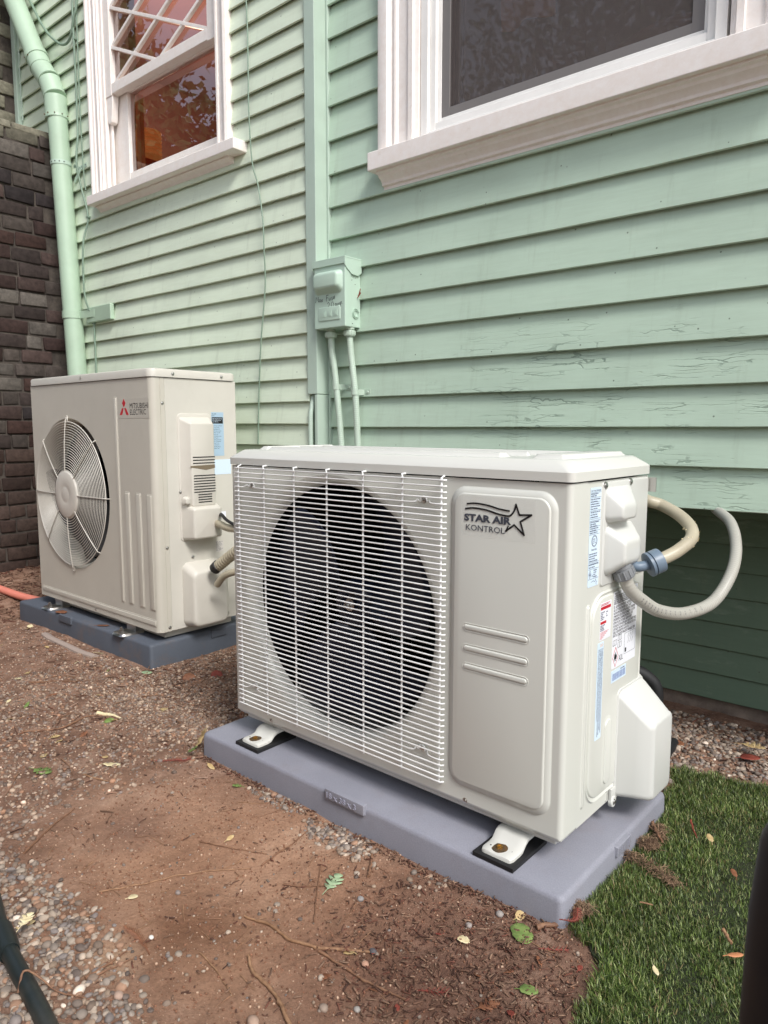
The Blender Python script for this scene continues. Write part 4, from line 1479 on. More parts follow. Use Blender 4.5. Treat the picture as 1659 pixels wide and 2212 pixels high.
def ribbed(path, r, pitch, amp):
    """dense path and radii for a lightly ribbed flexible conduit"""
    P = [Vector(p) for p in path]
    out, rr = [], []
    acc = 0
    for i in range(len(P) - 1):
        L = (P[i + 1] - P[i]).length
        n = max(1, int(L / (pitch / 4)))
        for k in range(n):
            out.append(P[i].lerp(P[i + 1], k / n))
            rr.append(r + amp * math.sin(2 * math.pi * (acc + L * k / n) / pitch))
        acc += L
    out.append(P[-1]); rr.append(r)
    return out, rr
for i, pts in enumerate(([(-0.304, YR - 0.052, 1.120), (-0.301, YR - 0.050, 1.07), (-0.293, YR - 0.047, 1.01), (-0.286, YR - 0.046, 0.952), (-0.279, YR - 0.046, 0.90), (-0.268, YR - 0.046, 0.80), (-0.255, YR - 0.05, 0.66), (-0.24, YR - 0.06, 0.45)],
                         [(-0.224, YR - 0.046, 1.120), (-0.219, YR - 0.045, 1.06), (-0.209, YR - 0.045, 0.990), (-0.201, YR - 0.045, 0.932), (-0.196, YR - 0.045, 0.87), (-0.189, YR - 0.046, 0.76), (-0.18, YR - 0.05, 0.60), (-0.17, YR - 0.06, 0.42)])):
    p, rr = ribbed(cat(pts, 8), 0.0108, 0.0065, 0.00035)
    t = T('conduit', ['ribbed flexible conduit leaving the disconnect box, the one nearer the corner board', 'ribbed flexible conduit leaving the disconnect box, the one on the right'][i], 'conduit', pts[-1], 'W')
    mb = MB(); mb.tube(p, rr, 14)
    mb.build('tube', M['conduit_green'], t, ang=60)
    cx, cz = (-0.286, 0.952) if i == 0 else (-0.201, 0.932)
    yc = YR - 0.046
    mb = MB()
    L = [(cx + 0.042, YR - 0.0165), (cx + 0.015, YR - 0.0165)] + [(cx + 0.0125 * math.cos(R(a)), yc + 0.0125 * math.sin(R(a))) for a in range(30, -200, -12)]
    mb.stroke(lambda u, v, d: (u, v, cz + d), L, 0.0016, -0.009, 0.009)
    mb.build('strap', M['conduit_green'], t)
    mb = MB()
    mb.lathe((cx + 0.031, YR - 0.0175, cz), (0, -1, 0), [(0.005, 0), (0.005, 0.002), (0.003, 0.0035)], 12)
    mb.build('screw', M['conduit_green'], t)
# dried reddish leaf caught beside the box

# ================================================================== PADS
def pad(frame, org, x0, x1, y0, y1, zb, zt, label, mat, tags):
    t = T('equipment_pad', label, 'pad', org, frame)
    mb = MB()
    # slightly tapered sides with a soft rim
    L = []
    for ins, z, r in ((0.0, zb, 0.012), (0.002, zt - 0.010, 0.012), (0.0035, zt - 0.004, 0.012), (0.007, zt - 0.001, 0.011), (0.011, zt, 0.009)):
        L.append([(u, v, z) for u, v in rrect(x0 + ins, y0 + ins, x1 - ins, y1 - ins, r, 5)])
    mb.loft(L)
    mb.build('slab', mat, t, ang=60)
    return t
PT = 0.076
t = pad('N', (0.48, 0.23, 0.0), 0.0, 0.965, 0.0, 0.457, -0.03, PT, 'grey plastic equipment pad under the star branded unit', M['pad'], None)
F = front(0.0)
mb = MB()
mb.soft(F, (0.433, 0.060, 0.543, 0.0835), (0.4345, 0.0605, 0.5415, 0.0825), -0.006, 0.0035, 0.002, 0.002, 0.0015)
mb.build('size_tag', M['pad'], t, ang=50)
mb = MB()
mb.text(F, '18 x 38 x 3', (0.441, 0.0655, 0.522, 0.0775), 0, 0.0042)
vv = list(mb.v); ff = list(mb.f)
mb2 = MB(); mb2.add(vv, ff)
o = mb2.build('raised_lettering', NM('pad_lettering', srgb(160, 161, 178), 0.55).m, t, smooth=False, recalc=False)
sm = o.modifiers.new('s', 'SOLIDIFY'); sm.thickness = 0.0012; sm.offset = 1
S = side(0.965)
mb = MB()
mb.soft(S, (0.20, 0.052, 0.262, 0.0735), (0.201, 0.053, 0.261, 0.0725), -0.006, 0.0035, 0.002, 0.002, 0.0015)
mb.build('size_tag', M['pad'], t, ang=50)
mb = MB()
mb.text(S, '38 x 18', (0.207, 0.057, 0.252, 0.069), 0, 0.0040)
o = mb.build('raised_lettering', bpy.data.materials['pad_lettering'], t, smooth=False, recalc=False)

t2 = pad('P', (-1.14, 0.5, 0.02), -1.627, -0.650, 0.258, 0.76, -0.03, 0.100, 'dark slate plastic equipment pad littered with leaves, under the bigger old unit', M['pad_dark'], None)
F = front(0.258)
mb = MB()
mb.soft(F, (-1.27, 0.076, -1.175, 0.105), (-1.268, 0.077, -1.177, 0.1035), -0.004, 0.0035, 0.002, 0.002, 0.0012)
mb.build('size_tag', M['pad_dark'], t2, ang=50)
S = side(-0.650)
mb = MB()
mb.soft(S, (0.50, 0.070, 0.57, 0.098), (0.502, 0.071, 0.568, 0.0965), -0.004, 0.0035, 0.002, 0.002, 0.0012)
mb.build('size_tag', M['pad_dark'], t2, ang=50)

# ================================================================== shared bits
def panel_with_hole(mb, y, x0, x1, z0, z1, cx, cz, r, n=96):
    """flat front sheet (facing -Y) between a rectangle and a circular hole"""
    inner, outer = [], []
    cor = [math.atan2(z - cz, x - cx) for x in (x0, x1) for z in (z0, z1)]
    angs = sorted([2 * math.pi * i / n - math.pi for i in range(n)] + cor)
    for a in angs:
        c, s_ = math.cos(a), math.sin(a)
        inner.append((cx + r * c, y, cz + r * s_))
        k = min(((x1 - cx) / c if c > 1e-9 else (x0 - cx) / c if c < -1e-9 else 1e9), ((z1 - cz) / s_ if s_ > 1e-9 else (z0 - cz) / s_ if s_ < -1e-9 else 1e9))
        outer.append((cx + k * c, y, cz + k * s_))
    mb.loft([inner, outer], False, False)
def circ(cx, y, cz, r, n=96):
    return [(cx + r * math.cos(2 * math.pi * i / n), y, cz + r * math.sin(2 * math.pi * i / n)) for i in range(n)]
def screw(t, c, ax, r=0.0045, name='screw', mat=None, par=None):
    mb = MB()
    mb.lathe(c, ax, [(r * 1.25, -0.001), (r * 1.25, 0.0006), (r * 0.9, 0.0008), (r * 0.85, 0.0022), (r * 0.45, 0.0032), (0.0004, 0.0034)], 16)
    A = Vector(ax)
    u = A.cross(Vector((0, 0, 1))).normalized(); v = Vector((0, 0, 1))
    c = Vector(c) + A * 0.0032
    return mb.build(name, mat or M['steel'], par if par is not None else t, ang=40)

# ================================================================== NEAR UNIT (star)
X0, X1, Y0, Y1, Z0, Z1 = 0.0516, 0.9265, 0.0625, 0.3738, 0.1212, 0.7270
u1 = T('heat_pump_unit', 'glossy cream outdoor air conditioning unit with square wire guard and star logo', 'air conditioner', (0.9265, 0.0625, 0.076), 'U')
F = front(Y0); S = side(X1)
HC = (0.386, 0.434); HR = 0.284
mb = MB()
r = 0.010
# front sheet with hole + rounded right and left vertical edges, wrapping onto the sides
panel_with_hole(mb, Y0, X0 + r, 0.686, Z0 + 0.012, Z1, HC[0], HC[1], HR)
def arc(cx, cy, a0, a1, rr, n=6):
    return [(cx + rr * math.cos(R(a0 + (a1 - a0) * i / n)), cy + rr * math.sin(R(a0 + (a1 - a0) * i / n))) for i in range(n + 1)]
prof = [(0.686, Y0)] + arc(X1 - r, Y0 + r, -90, 0, r) + [(X1, Y0 + 0.056), (X1 - 0.004, Y0 + 0.0575)]
mb.loft([[(x, y, z) for x, y in prof] for z in (Z0 + 0.012, Z1)], False, False, closed=False)
prof2 = [(X0, Y1)] + [(X0, Y0 + 0.06)] + arc(X0 + r, Y0 + r, 180, 270, r)
mb.loft([[(x, y, z) for x, y in prof2] for z in (Z0 + 0.012, Z1)], False, False, closed=False)
# bottom roll of the front sheet
full = [(X0, Y0 + 0.06)] + arc(X0 + r, Y0 + r, 180, 270, r) + arc(X1 - r, Y0 + r, -90, 0, r) + [(X1, Y0 + 0.056)]
def inset(p, d):
    return [(min(max(x, X0 + d), X1 - d), max(y, Y0 + d)) for x, y in p]
mb.loft([[(x, y, Z0 + 0.012) for x, y in full], [(x, y, Z0 + 0.009) for x, y in inset(full, 0.0012)], [(x, y, Z0) for x, y in inset(full, 0.010)]], False, False, closed=False)
# bell mouth
bell = [(HR, 0.0), (HR - 0.003, 0.001), (HR - 0.010, 0.004), (HR - 0.016, 0.010), (HR - 0.0195, 0.020), (HR - 0.021, 0.032)]
mb.loft([circ(HC[0], Y0 + d if d >= 0 else Y0 + d, HC[1], rr) for rr, d in bell], False, False)
mb.build('front_panel', M['unit_cream'], u1, ang=40)
mb = MB()
# side sheet, back, base, with a pressed recess
mb.box(X1 - 0.005, X1 - 0.0015, Y0 + 0.0585, Y1, Z0 + 0.006, Z1 - 0.001)
mb.box(X0 + 0.06, X1 - 0.002, Y1 - 0.012, Y1 + 0.001, Z0 + 0.01, Z1 - 0.002)
mb.box(X0 + 0.006, X1 - 0.006, Y0 + 0.012, Y1, Z0 + 0.001, Z0 + 0.014)
mb.build('side_panel', M['unit_cream'], u1, bevel=0.001)
mb = MB()
SS = side(X1 - 0.0015)
# pressed frames on the side
mb.soft(SS, (0.146, 0.152, 0.366, 0.530), (0.152, 0.158, 0.360, 0.524), 0, 0.0035, 0.045, 0.042, 0.003, 0.003, 8)
mb.build('pressed_panel', M['unit_cream'], u1, ang=60)
mb = MB()
mb.soft(SS, (0.131, 0.156, 0.143, 0.520), (0.133, 0.160, 0.141, 0.516), 0, 0.0030, 0.006, 0.004, 0.0015)
mb.soft(side(X1 + 0.002), (0.205, 0.165, 0.245, 0.300), (0.211, 0.172, 0.239, 0.294), 0, 0.003, 0.018, 0.014, 0.002, 0.0, 8)
mb.build('pressed_rib', M['unit_cream'], u1, ang=60)
mb = MB()
mb.soft(F, (0.697, 0.163, 0.903, 0.711), (0.706, 0.172, 0.894, 0.702), 0.0, 0.0075, 0.030, 0.022, 0.003, 0.0025, 10)
mb.build('raised_panel', M['unit_cream'], u1, ang=60)
for z in (0.464, 0.426, 0.392):
    mb = MB()
    FF = front(Y0 - 0.0073)
    mb.soft(FF, (0.728, z - 0.0075, 0.862, z + 0.0075), (0.731, z - 0.0045, 0.859, z + 0.0045), 0.0, 0.0024, 0.0074, 0.0044, 0.0022, 0.001, 6)
    mb.build('rib', M['unit_cream'], u1, ang=70)
# lid
mb = MB()
o_ = 0.0035
L = []
for ins, z, c in ((0.0, Z1 + 0.0025, 0.012), (0.0, Z1 + 0.018, 0.012), (0.0012, Z1 + 0.020, 0.014), (0.017, Z1 + 0.0345, 0.030), (0.020, Z1 + 0.0362, 0.032), (0.028, Z1 + 0.0368, 0.034)):
    L.append([(u, v, z) for u, v in rrect(X0 - o_ + ins, Y0 - o_ + ins, X1 + o_ - ins, Y1 + 0.004 - ins, c, 2 if c > 0.02 else 5)])
# same vertex count on every loop
L = []
for ins, z, c in ((0.0, Z1 + 0.0025, 0.012), (0.0, Z1 + 0.0175, 0.012), (0.0012, Z1 + 0.0200, 0.014), (0.017, Z1 + 0.0345, 0.026), (0.020, Z1 + 0.0362, 0.028), (0.028, Z1 + 0.0368, 0.030)):
    L.append([(u, v, z) for u, v in rrect(X0 - o_ + ins, Y0 - o_ + ins, X1 + o_ - ins, Y1 + 0.004 - ins, c, 5)])
mb.loft(L)
mb.build('lid', M['unit_lid'], u1, ang=24)
ZL = Z1 + 0.0368
mb = MB()
for rc in ((0.14, 0.100, 0.775, 0.135), (0.14, 0.190, 0.775, 0.205), (0.14, 0.265, 0.86, 0.285), (0.830, 0.100, 0.895, 0.345), (0.085, 0.12, 0.12, 0.35)):
    mb.soft(top(ZL - 0.0002), rc, (rc[0] + 0.006, rc[1] + 0.006, rc[2] - 0.006, rc[3] - 0.006), 0, 0.0075, 0.008, 0.006, 0.002)
mb.build('lid_ridge', M['unit_lid'], u1, ang=40)
# dark inside
mb = MB()
ix0, ix1 = X0 + 0.012, 0.682
mb.box(ix0, ix1, Y1 - 0.018, Y1 - 0.014, Z0 + 0.016, Z1 - 0.004)
mb.box(ix0 - 0.004, ix0, Y0 + 0.05, Y1 - 0.02, Z0 + 0.016, Z1 - 0.004)
mb.box(ix1, ix1 + 0.004, Y0 + 0.004, Y1 - 0.02, Z0 + 0.016, Z1 - 0.004)
mb.box(ix0, ix1, Y0 + 0.06, Y1 - 0.02, Z1 - 0.004, Z1 - 0.002)
mb.build('interior', M['dark'], u1, smooth=False)
mb = MB()
for i in range(60):
    x = ix0 + 0.01 + i * 0.0107
    mb.box(x, x + 0.001, Y1 - 0.034, Y1 - 0.019, Z0 + 0.02, Z1 - 0.01)
mb.build('coil_fins', M['dark'], u1, smooth=False)
# motor bracket
mb = MB()
for x in (HC[0] - 0.012, HC[0] + 0.095):
    mb.box(x - 0.016, x + 0.016, Y1 - 0.075, Y1 - 0.055, Z0 + 0.02, Z1 - 0.01)
    mb.box(x - 0.016, x - 0.013, Y1 - 0.085, Y1 - 0.0755, Z0 + 0.02, Z1 - 0.01)
for z in (HC[1] + 0.07, HC[1] - 0.09, HC[1] + 0.15):
    mb.box(HC[0] - 0.03, HC[0] + 0.12, Y1 - 0.088, Y1 - 0.0765, z - 0.010, z + 0.010)
mb.build('motor_bracket', M['teal'], u1, bevel=0.002)
mb = MB()
mb.lathe((HC[0], Y1 - 0.08, HC[1]), (0, -1, 0), [(0.055, 0), (0.055, 0.06), (0.045, 0.075), (0.01, 0.078), (0.008, 0.11)], 32)
mb.build('motor', M['teal'], u1)
# fan
def fan(t, cx, cz, yh, r0, r1, nb, mat, span, pitch, ph, rise=0.03, name='fan'):
    mb = MB()
    mb.lathe((cx, yh + 0.055, cz), (0, -1, 0), [(r0 + 0.002, 0), (r0 + 0.002, 0.035), (r0 - 0.004, 0.046), (r0 * 0.5, 0.050), (r0 * 0.45, 0.044), (0.002, 0.044)], 40)
    f = mb.build(name, mat, t, ang=40)
    P = (f, t.org)
    for b in range(nb):
        a0 = R(ph + 360 / nb * b)
        mb = MB()
        rows = []
        for i in range(13):
            s_ = i / 12
            rows.append([])
            for j in range(11):
                u = j / 10
                rr = r0 + (r1 - r0) * u
                lead = R(span) * (0.62 + 0.38 * u ** 0.6)
                a = a0 + lead * (s_ - 0.5) + R(26) * u * u
                y = yh + 0.02 + pitch * (s_ - 0.5) * (0.7 + 0.5 * u) - rise * u * u * (0.2 + s_ * 0.4)
                rows[-1].append((cx + rr * math.cos(a), y, cz + rr * math.sin(a)))
        vs = [p for r_ in rows for p in r_]
        fs = [(i * 11 + j, i * 11 + j + 1, (i + 1) * 11 + j + 1, (i + 1) * 11 + j) for i in range(12) for j in range(10)]
        mb.add(vs, fs)
        o = mb.build('blade', mat, P, ang=80)
        so = o.modifiers.new('s', 'SOLIDIFY'); so.thickness = 0.003
    return P
P = fan(u1, HC[0], HC[1], Y0 + 0.055, 0.052, 0.243, 3, M['navy'], 92, 0.075, 20)
mb = MB()
mb.lathe((HC[0], Y0 + 0.060, HC[1]), (0, -1, 0), [(0.014, 0), (0.014, 0.004), (0.0085, 0.0045), (0.0085, 0.011), (0.0045, 0.0115), (0.0045, 0.018), (0.002, 0.019)], 12)
mb.build('shaft_nut', M['steel'], P)
# wire guard
GY = Y0 - 0.012
mb = MB()
def gp(xa, y): return xa
nW = 53
gx0, gx1, gz0, gz1 = 0.0838, 0.6878, 0.1590, 0.7225
clipz = {4: True}
vx = [0.0955, 0.1865, 0.2873, 0.3878, 0.4894, 0.5900, 0.6808]
def shift(x): return x - 0.012   # wires stand off the sheet; measured on the sheet plane
for i in range(nW):
    z = gz0 + (gz1 - gz0) * i / (nW - 1)
    if i in (nW - 5, 4, nW - 6 + 0):
        pass
    jz = 0.0003 * math.sin(i * 7.3)
    pts = [(gx0 - 0.002, GY - 0.0005, z - 0.0035), (gx0 + 0.002, GY - 0.002, z + jz), (gx0 + 0.012, GY - 0.002, z + jz), (0.25, GY - 0.002, z + 0.0002), (0.45, GY - 0.002, z), (gx1 - 0.010, GY - 0.002, z - jz), (gx1 - 0.001, GY - 0.001, z - jz), (gx1 + 0.002, GY + 0.004, z - jz)]
    if i in (nW - 5, 4):
        zz = z
        def clip_pts(xc):
            return [(xc - 0.024, GY - 0.001, zz), (xc - 0.014, GY + 0.006, zz + 0.004), (xc - 0.008, Y0 - 0.004, zz + 0.001), (xc - 0.006, Y0 - 0.004, zz + 0.008), (xc, Y0 - 0.004, zz + 0.0105), (xc + 0.006, Y0 - 0.004, zz + 0.008), (xc + 0.008, Y0 - 0.004, zz + 0.001), (xc + 0.014, GY + 0.006, zz + 0.003), (xc + 0.024, GY - 0.001, zz)]
        pts = [(gx0 - 0.002, GY - 0.0005, z - 0.0035), (gx0 + 0.004, GY - 0.002, z)] + clip_pts(0.135) + [(0.3, GY - 0.002, z), (0.5, GY - 0.002, z)] + clip_pts(0.635) + [(gx1 - 0.004, GY - 0.002, z), (gx1 + 0.002, GY + 0.004, z)]
        pts = cat(pts, 4)
    mb.tube(pts, 0.00155, 6)
for x in vx:
    pts = [(x, Y0 - 0.001, gz1 + 0.0075), (x, GY - 0.001, gz1 + 0.0065), (x, GY + 0.0008, gz1 + 0.001), (x, GY + 0.0010, 0.45), (x, GY + 0.0010, gz0), (x, GY + 0.0015, gz0 - 0.0055)]
    if x in (vx[0], vx[-1]):
        pts = [(x, Y0 - 0.001, gz1 + 0.0075), (x, GY + 0.0008, gz1 + 0.004), (x, GY + 0.0010, 0.45), (x, GY + 0.0010, gz0 - 0.004), (x, Y0 - 0.001, gz0 - 0.007)]
    mb.tube(pts, 0.0021, 6)
mb.build('wire_guard', M['wire'], u1, ang=60)
for x in (0.135, 0.635):
    for i in (nW - 5, 4):
        z = gz0 + (gz1 - gz0) * i / (nW - 1)
        screw(u1, (x, Y0 - 0.003, z + 0.003), (0, -1, 0), 0.0042)
for c in ((0.184, Y0 + 0.0005, 0.1345), (0.733, Y0 + 0.0005, 0.1345)):
    screw(u1, c, (0, -1, 0), 0.0042)
# electrical cover with two pressed bumps
mb = MB()
ZC0, ZC1 = 0.543, 0.724
mb.soft(side(X1 - 0.0014), (0.1765, ZC0, 0.371, ZC1), (0.1775, ZC0 + 0.001, 0.370, ZC1 - 0.001), 0, 0.0030, 0.006, 0.006, 0.0015)
def bump(y0b, y1b, z0b, z1b, y0o, y1o, z0o, z1o, d):
    Sd = side(X1 + 0.0012)
    def rc(a, f):
        return tuple(a[i] * (1 - f) + b[i] * f for i, b in enumerate(a2))
    a1 = (y0b, z0b, y1b, z1b); a2 = (y0o, z0o, y1o, z1o)
    L = []
    for f, dd, rr in ((-0.04, 0, 0.016), (0.0, 0.0015, 0.014), (0.25, d * 0.30, 0.012), (0.8, d * 0.86, 0.010), (0.93, d * 0.96, 0.009)):
        q = tuple(a1[i] * (1 - f) + a2[i] * f for i in range(4))
        L.append([Sd(u, v, dd) for u, v in rrect(*q, rr, 6)])
    for ins, dd in ((0.0035, d * 0.995), (0.007, d)):
        L.append([Sd(u, v, dd) for u, v in rrect(a2[0] + ins, a2[1] + ins, a2[2] - ins, a2[3] - ins, 0.006, 6)])
    mb.loft(L, False, True)
bump(0.184, 0.288, 0.653, 0.713, 0.196, 0.250, 0.660, 0.684, 0.028)
bump(0.186, 0.302, 0.560, 0.647, 0.199, 0.262, 0.586, 0.622, 0.033)
mb.build('electrical_cover', M['plastic_white'], u1, ang=60)
for c in ((X1 + 0.001, 0.184, 0.7175), (X1 + 0.001, 0.288, 0.7185)):
    screw(u1, c, (1, 0, 0), 0.0055)
# valve cover
mb = MB()
d = 0.060
mb.soft(side(X1 - 0.0014), (0.262, 0.122, 0.384, 0.338), (0.264, 0.124, 0.382, 0.336), 0, 0.005, 0.012, 0.012, 0.002)
Sd = side(X1 + 0.003)
L = []
for f, dd, rr in ((0.0, 0, 0.014), (0.08, 0.006, 0.014), (0.5, 0.030, 0.014), (0.9, 0.053, 0.014)):
    q = tuple(a * (1 - f) + b_ * f for a, b_ in zip((0.268, 0.126, 0.384, 0.332), (0.291, 0.127, 0.388, 0.272)))
    L.append([Sd(u, v, dd) for u, v in rrect(*q, rr, 7)])
for a in (30, 60, 90):
    ins = 0.007 * (1 - math.cos(R(a)))
    dd = 0.053 + 0.0065 * math.sin(R(a))
    L.append([Sd(u, v, dd) for u, v in rrect(0.2933 + ins, 0.1269 + ins, 0.3876 - ins, 0.278 - ins, 0.014 - ins * .6, 7)])
mb.loft(L, False, True)
mb.build('valve_cover', M['plastic_white'], u1, ang=60)
mb = MB()
mb.lathe((X1 + 0.0, 0.259, 0.1235), (1, 0, 0), [(0.0105, -0.002), (0.0105, 0.005), (0.0095, 0.006), (0.005, 0.0062)], 24)
mb.box(X1 - 0.001, X1 + 0.004, 0.2495, 0.2685, 0.122, 0.150)
mb.build('cover_tab', M['plastic_white'], u1, bevel=0.001)
screw(u1, (X1 + 0.006, 0.259, 0.1235), (1, 0, 0), 0.0045)
mb = MB()
for pl_ in ([(0.236, 0.148), (0.243, 0.148), (0.243, 0.132), (0.235, 0.130)], [(0.240, 0.153), (0.248, 0.153), (0.248, 0.127)]):
    mb.stroke(SS, pl_, 0.0009, 0, 0.0003)
mb.build('drain_mark', M['ink_black'], u1)
# feet
def foot(x):
    mb = MB()
    pr = [(0.128, 0.106), (0.075, 0.106), (0.066, 0.102), (0.056, 0.0925), (0.046, 0.0905), (0.026, 0.0905), (0.018, 0.0895), (0.0165, 0.0875)]
    L = []
    for y, z in pr:
        wd = 0.031 if y > 0.025 else (0.028 if y > 0.0175 else 0.024)
        ring = []
        for k, (a, b_) in enumerate(((-1, -0.006), (-1, -0.001), (-0.9, 0.0008), (-0.5, 0.0012), (0, 0.0), (0.5, 0.0012), (0.9, 0.0008), (1, -0.001), (1, -0.006))):
            ring.append((x + a * wd, y, z + b_))
        for a, b_ in ((1, -0.0065), (-1, -0.0065)):
            ring.append((x + a * (wd - 0.002), y, z + b_))
        L.append(ring)
    mb.loft(L, True, True)
    f = mb.build('foot', M['unit_lid'], u1, ang=45)
    Pf = (f, u1.org)
    mb = MB()
    mb.box(x - 0.041, x + 0.040, 0.008, 0.125, 0.0762, 0.0842)
    mb.build('rubber_mat', M['black'], Pf, bevel=0.001)
    mb = MB()
    mb.lathe((x - 0.004, 0.037, 0.0900), (0, 0, 1), [(0.0145, 0), (0.0145, 0.0016), (0.006, 0.0018)], 28)
    mb.build('washer', M['washer'], Pf)
    mb = MB()
    mb.lathe((x - 0.004, 0.037, 0.0918), (0, 0, 1), [(0.0058, 0), (0.0058, 0.003), (0.003, 0.0032), (0.003, 0.0022)], 6)
    mb.build('bolt', M['brass'], Pf)
    mb = MB()
    for a, b_ in ((-0.020, 0.034), (0.016, 0.030), (0.018, 0.040)):
        mb.cyl((x + a, b_, 0.0908), (x + a, b_, 0.0912 + 0.0004), 0.0018, seg=8)
    mb.build('rivet_hole', M['slot'], Pf)
foot(0.8285); foot(0.1600)
mb = MB()
for x in (0.8285, 0.16):
    mb.box(x - 0.03, x + 0.03, Y1 - 0.06, Y1 + 0.045, 0.0845, 0.0905)
    mb.box(x - 0.03, x + 0.03, Y1 - 0.06, Y1 - 0.02, 0.0905, Z0 + 0.002)
mb.build('rear_foot', M['unit_lid'], u1, bevel=0.002)
mb = MB()
mb.box(X0 + 0.02, X1 - 0.02, Y0 + 0.02, Y1 - 0.01, 0.108, Z0 + 0.001)
mb.build('base_pan', M['unit_lid'], u1, bevel=0.002)
# thin metal bracket behind
mb = MB()
mb.box(X1 - 0.004, X1 + 0.014, Y1 + 0.0015, Y1 + 0.004, 0.695, 0.722)
mb.build('rear_bracket', M['steel'], u1)

# ---- logo decal
DY = 0.0078
mb = MB()
mb.poly(front(Y0 - 0.0077), [(0.723, 0.627), (0.868, 0.627), (0.868, 0.698), (0.723, 0.698)], 0.0, 0.0004)
dec = mb.build('logo_decal', M['film'], u1)
Pd = (dec, u1.org)
FL = front(Y0 - 0.0083)
# picture coordinates of the logo in the photo crop -> panel
LG = np.array([(0, 0)])
def lg(x, y):
    # x 0..1 across the decal, y 0..1 up, mapping to the decal rectangle
    return (0.723 + x * 0.145, 0.627 + y * 0.071)
mb = MB()
mb.text(FL, 'STAR AIR', (0.7285, 0.6535, 0.8235, 0.6665), 0, 0.0002, bold=0.045)
mb.text(FL, 'KONTROL', (0.7325, 0.6375, 0.8110, 0.6480), 0, 0.0002, bold=0.006)
mb.build('lettering', M['ink_grey'], Pd, smooth=False, recalc=False)
mb = MB()
def curve2(pts, n=8): return [(p[0], p[1]) for p in cat([(a, b_, 0) for a, b_ in pts], n)]
# two swooshes
c1 = curve2([(0.7335, 0.6835), (0.752, 0.6855), (0.777, 0.6835), (0.800, 0.6790), (0.8200, 0.6770)])
mb.stroke(FL, c1, [0.0028] * len(c1), 0, 0.0002)
c2 = curve2([(0.7300, 0.6745), (0.748, 0.6770), (0.773, 0.6755), (0.797, 0.6705), (0.8150, 0.6685), (0.8225, 0.6705), (0.8290, 0.6790), (0.8315, 0.6880)])
mb.stroke(FL, c2, [0.0030] * len(c2), 0, 0.0002)
# open five-pointed star
st = [(0.8315, 0.6890), (0.8385, 0.6720), (0.8610, 0.6735), (0.8405, 0.6610), (0.8480, 0.6395), (0.8290, 0.6545), (0.8130, 0.6430), (0.8175, 0.6510)]
for i in range(len(st) - 1):
    w0 = 0.0030 if i < 6 else 0.0022
    a, b_ = Vector(st[i]), Vector(st[i + 1])
    t_ = (b_ - a).normalized() * 0.0012
    mb.stroke(FL, [tuple(a - t_), tuple(b_ + t_)], w0, 0, 0.0002 + 0.00003 * (i % 2))
mb.build('star_emblem', M['ink_black'], Pd, smooth=False)

# ---- stickers on the side
def sticker(name, mp, rc, mat, t, r=0.002, th=0.0004, lab=None):
    mb = MB()
    mb.poly(mp, rrect(*rc, r, 3), 0, th)
    o = mb.build(name, mat, t, smooth=False)
    if lab: o['label'] = lab
    return (o, t.org)
def microlines(mp, rc, rows, h, mat, P, seed=1, name='fine_print', d=0.0006, fill=0.85, gap=0.22):
    """rows of tiny strokes too small to read"""
    rg = random.Random(seed)
    mb = MB()
    n = rows
    for i in range(n):
        v = rc[3] - (rc[3] - rc[1]) * (i + 0.5) / n
        u = rc[0]
        end = rc[0] + (rc[2] - rc[0]) * (fill * rg.uniform(0.75, 1.15) if i % 3 else 1.0)
        end = min(end, rc[2])
        while u < end:
            w_ = rg.uniform(0.9, 3.0) * h
            if u + w_ > end: break
            x = u
            while x < u + w_:
                cw = h * rg.uniform(0.30, 0.5)
                k = rg.random()
                mb.poly(mp, [(x, v - h / 2), (x + cw * 0.35, v - h / 2), (x + cw * 0.35, v + h / 2), (x, v + h / 2)], d - 0.0002, d)
                if k < 0.75:
                    vy = v + (h / 2 - h * 0.12 if k < 0.4 else -h / 2 + h * 0.12 if k < 0.6 else 0)
                    mb.poly(mp, [(x + cw * 0.35, vy - h * 0.1), (x + cw, vy - h * 0.1), (x + cw, vy + h * 0.1), (x + cw * 0.35, vy + h * 0.1)], d - 0.0002, d)
                x += cw * 1.3
            u += w_ + h * gap * 2
    return mb.build(name, mat, P, smooth=False)
S0 = side(X1 + 0.0)
SW = side(X1 - 0.0013)
P1 = sticker('rating_sticker', SW, (0.131, 0.549, 0.1715, 0.7165), M['sticker_blue'], u1, 0.0025)
mb = MB()
mb.text(SW, 'SPLIT TYPE AIR CONDITIONER', (0.1330, 0.7095, 0.1695, 0.7125), 0, 0.0006)
mb.text(SW, 'Intertek', (0.141, 0.6105, 0.1610, 0.6145), 0, 0.0006)
mb.text(SW, 'A2L', (0.1450, 0.5660, 0.1500, 0.5690), 0, 0.0006)
mb.text(SW, 'ETL', (0.1455, 0.6225, 0.1560, 0.6305), 0, 0.0006)
mb.build('lettering', M['ink'], P1, smooth=False, recalc=False)
mb = MB()
a_ = np.linspace(0, 2 * math.pi, 25)
for rr in (0.0088, 0.0104):
    mb.stroke(SW, [(0.1510 + rr * math.cos(a), 0.6265 + rr * 0.92 * math.sin(a)) for a in a_], 0.0007, 0.0003, 0.0006)
for z in (0.7080, 0.7000, 0.6925, 0.6780, 0.6640, 0.6610, 0.6510, 0.6440, 0.6380, 0.5905, 0.5865, 0.5795, 0.5625):
    mb.poly(SW, [(0.1320, z - 0.00025), (0.1705, z - 0.00025), (0.1705, z + 0.00025), (0.1320, z + 0.00025)], 0.0003, 0.0006)
mb.stroke(SW, [(0.138, 0.5785), (0.1425, 0.5710), (0.138, 0.5640), (0.1335, 0.5710), (0.138, 0.5785)], 0.0006, 0.0003, 0.0006)
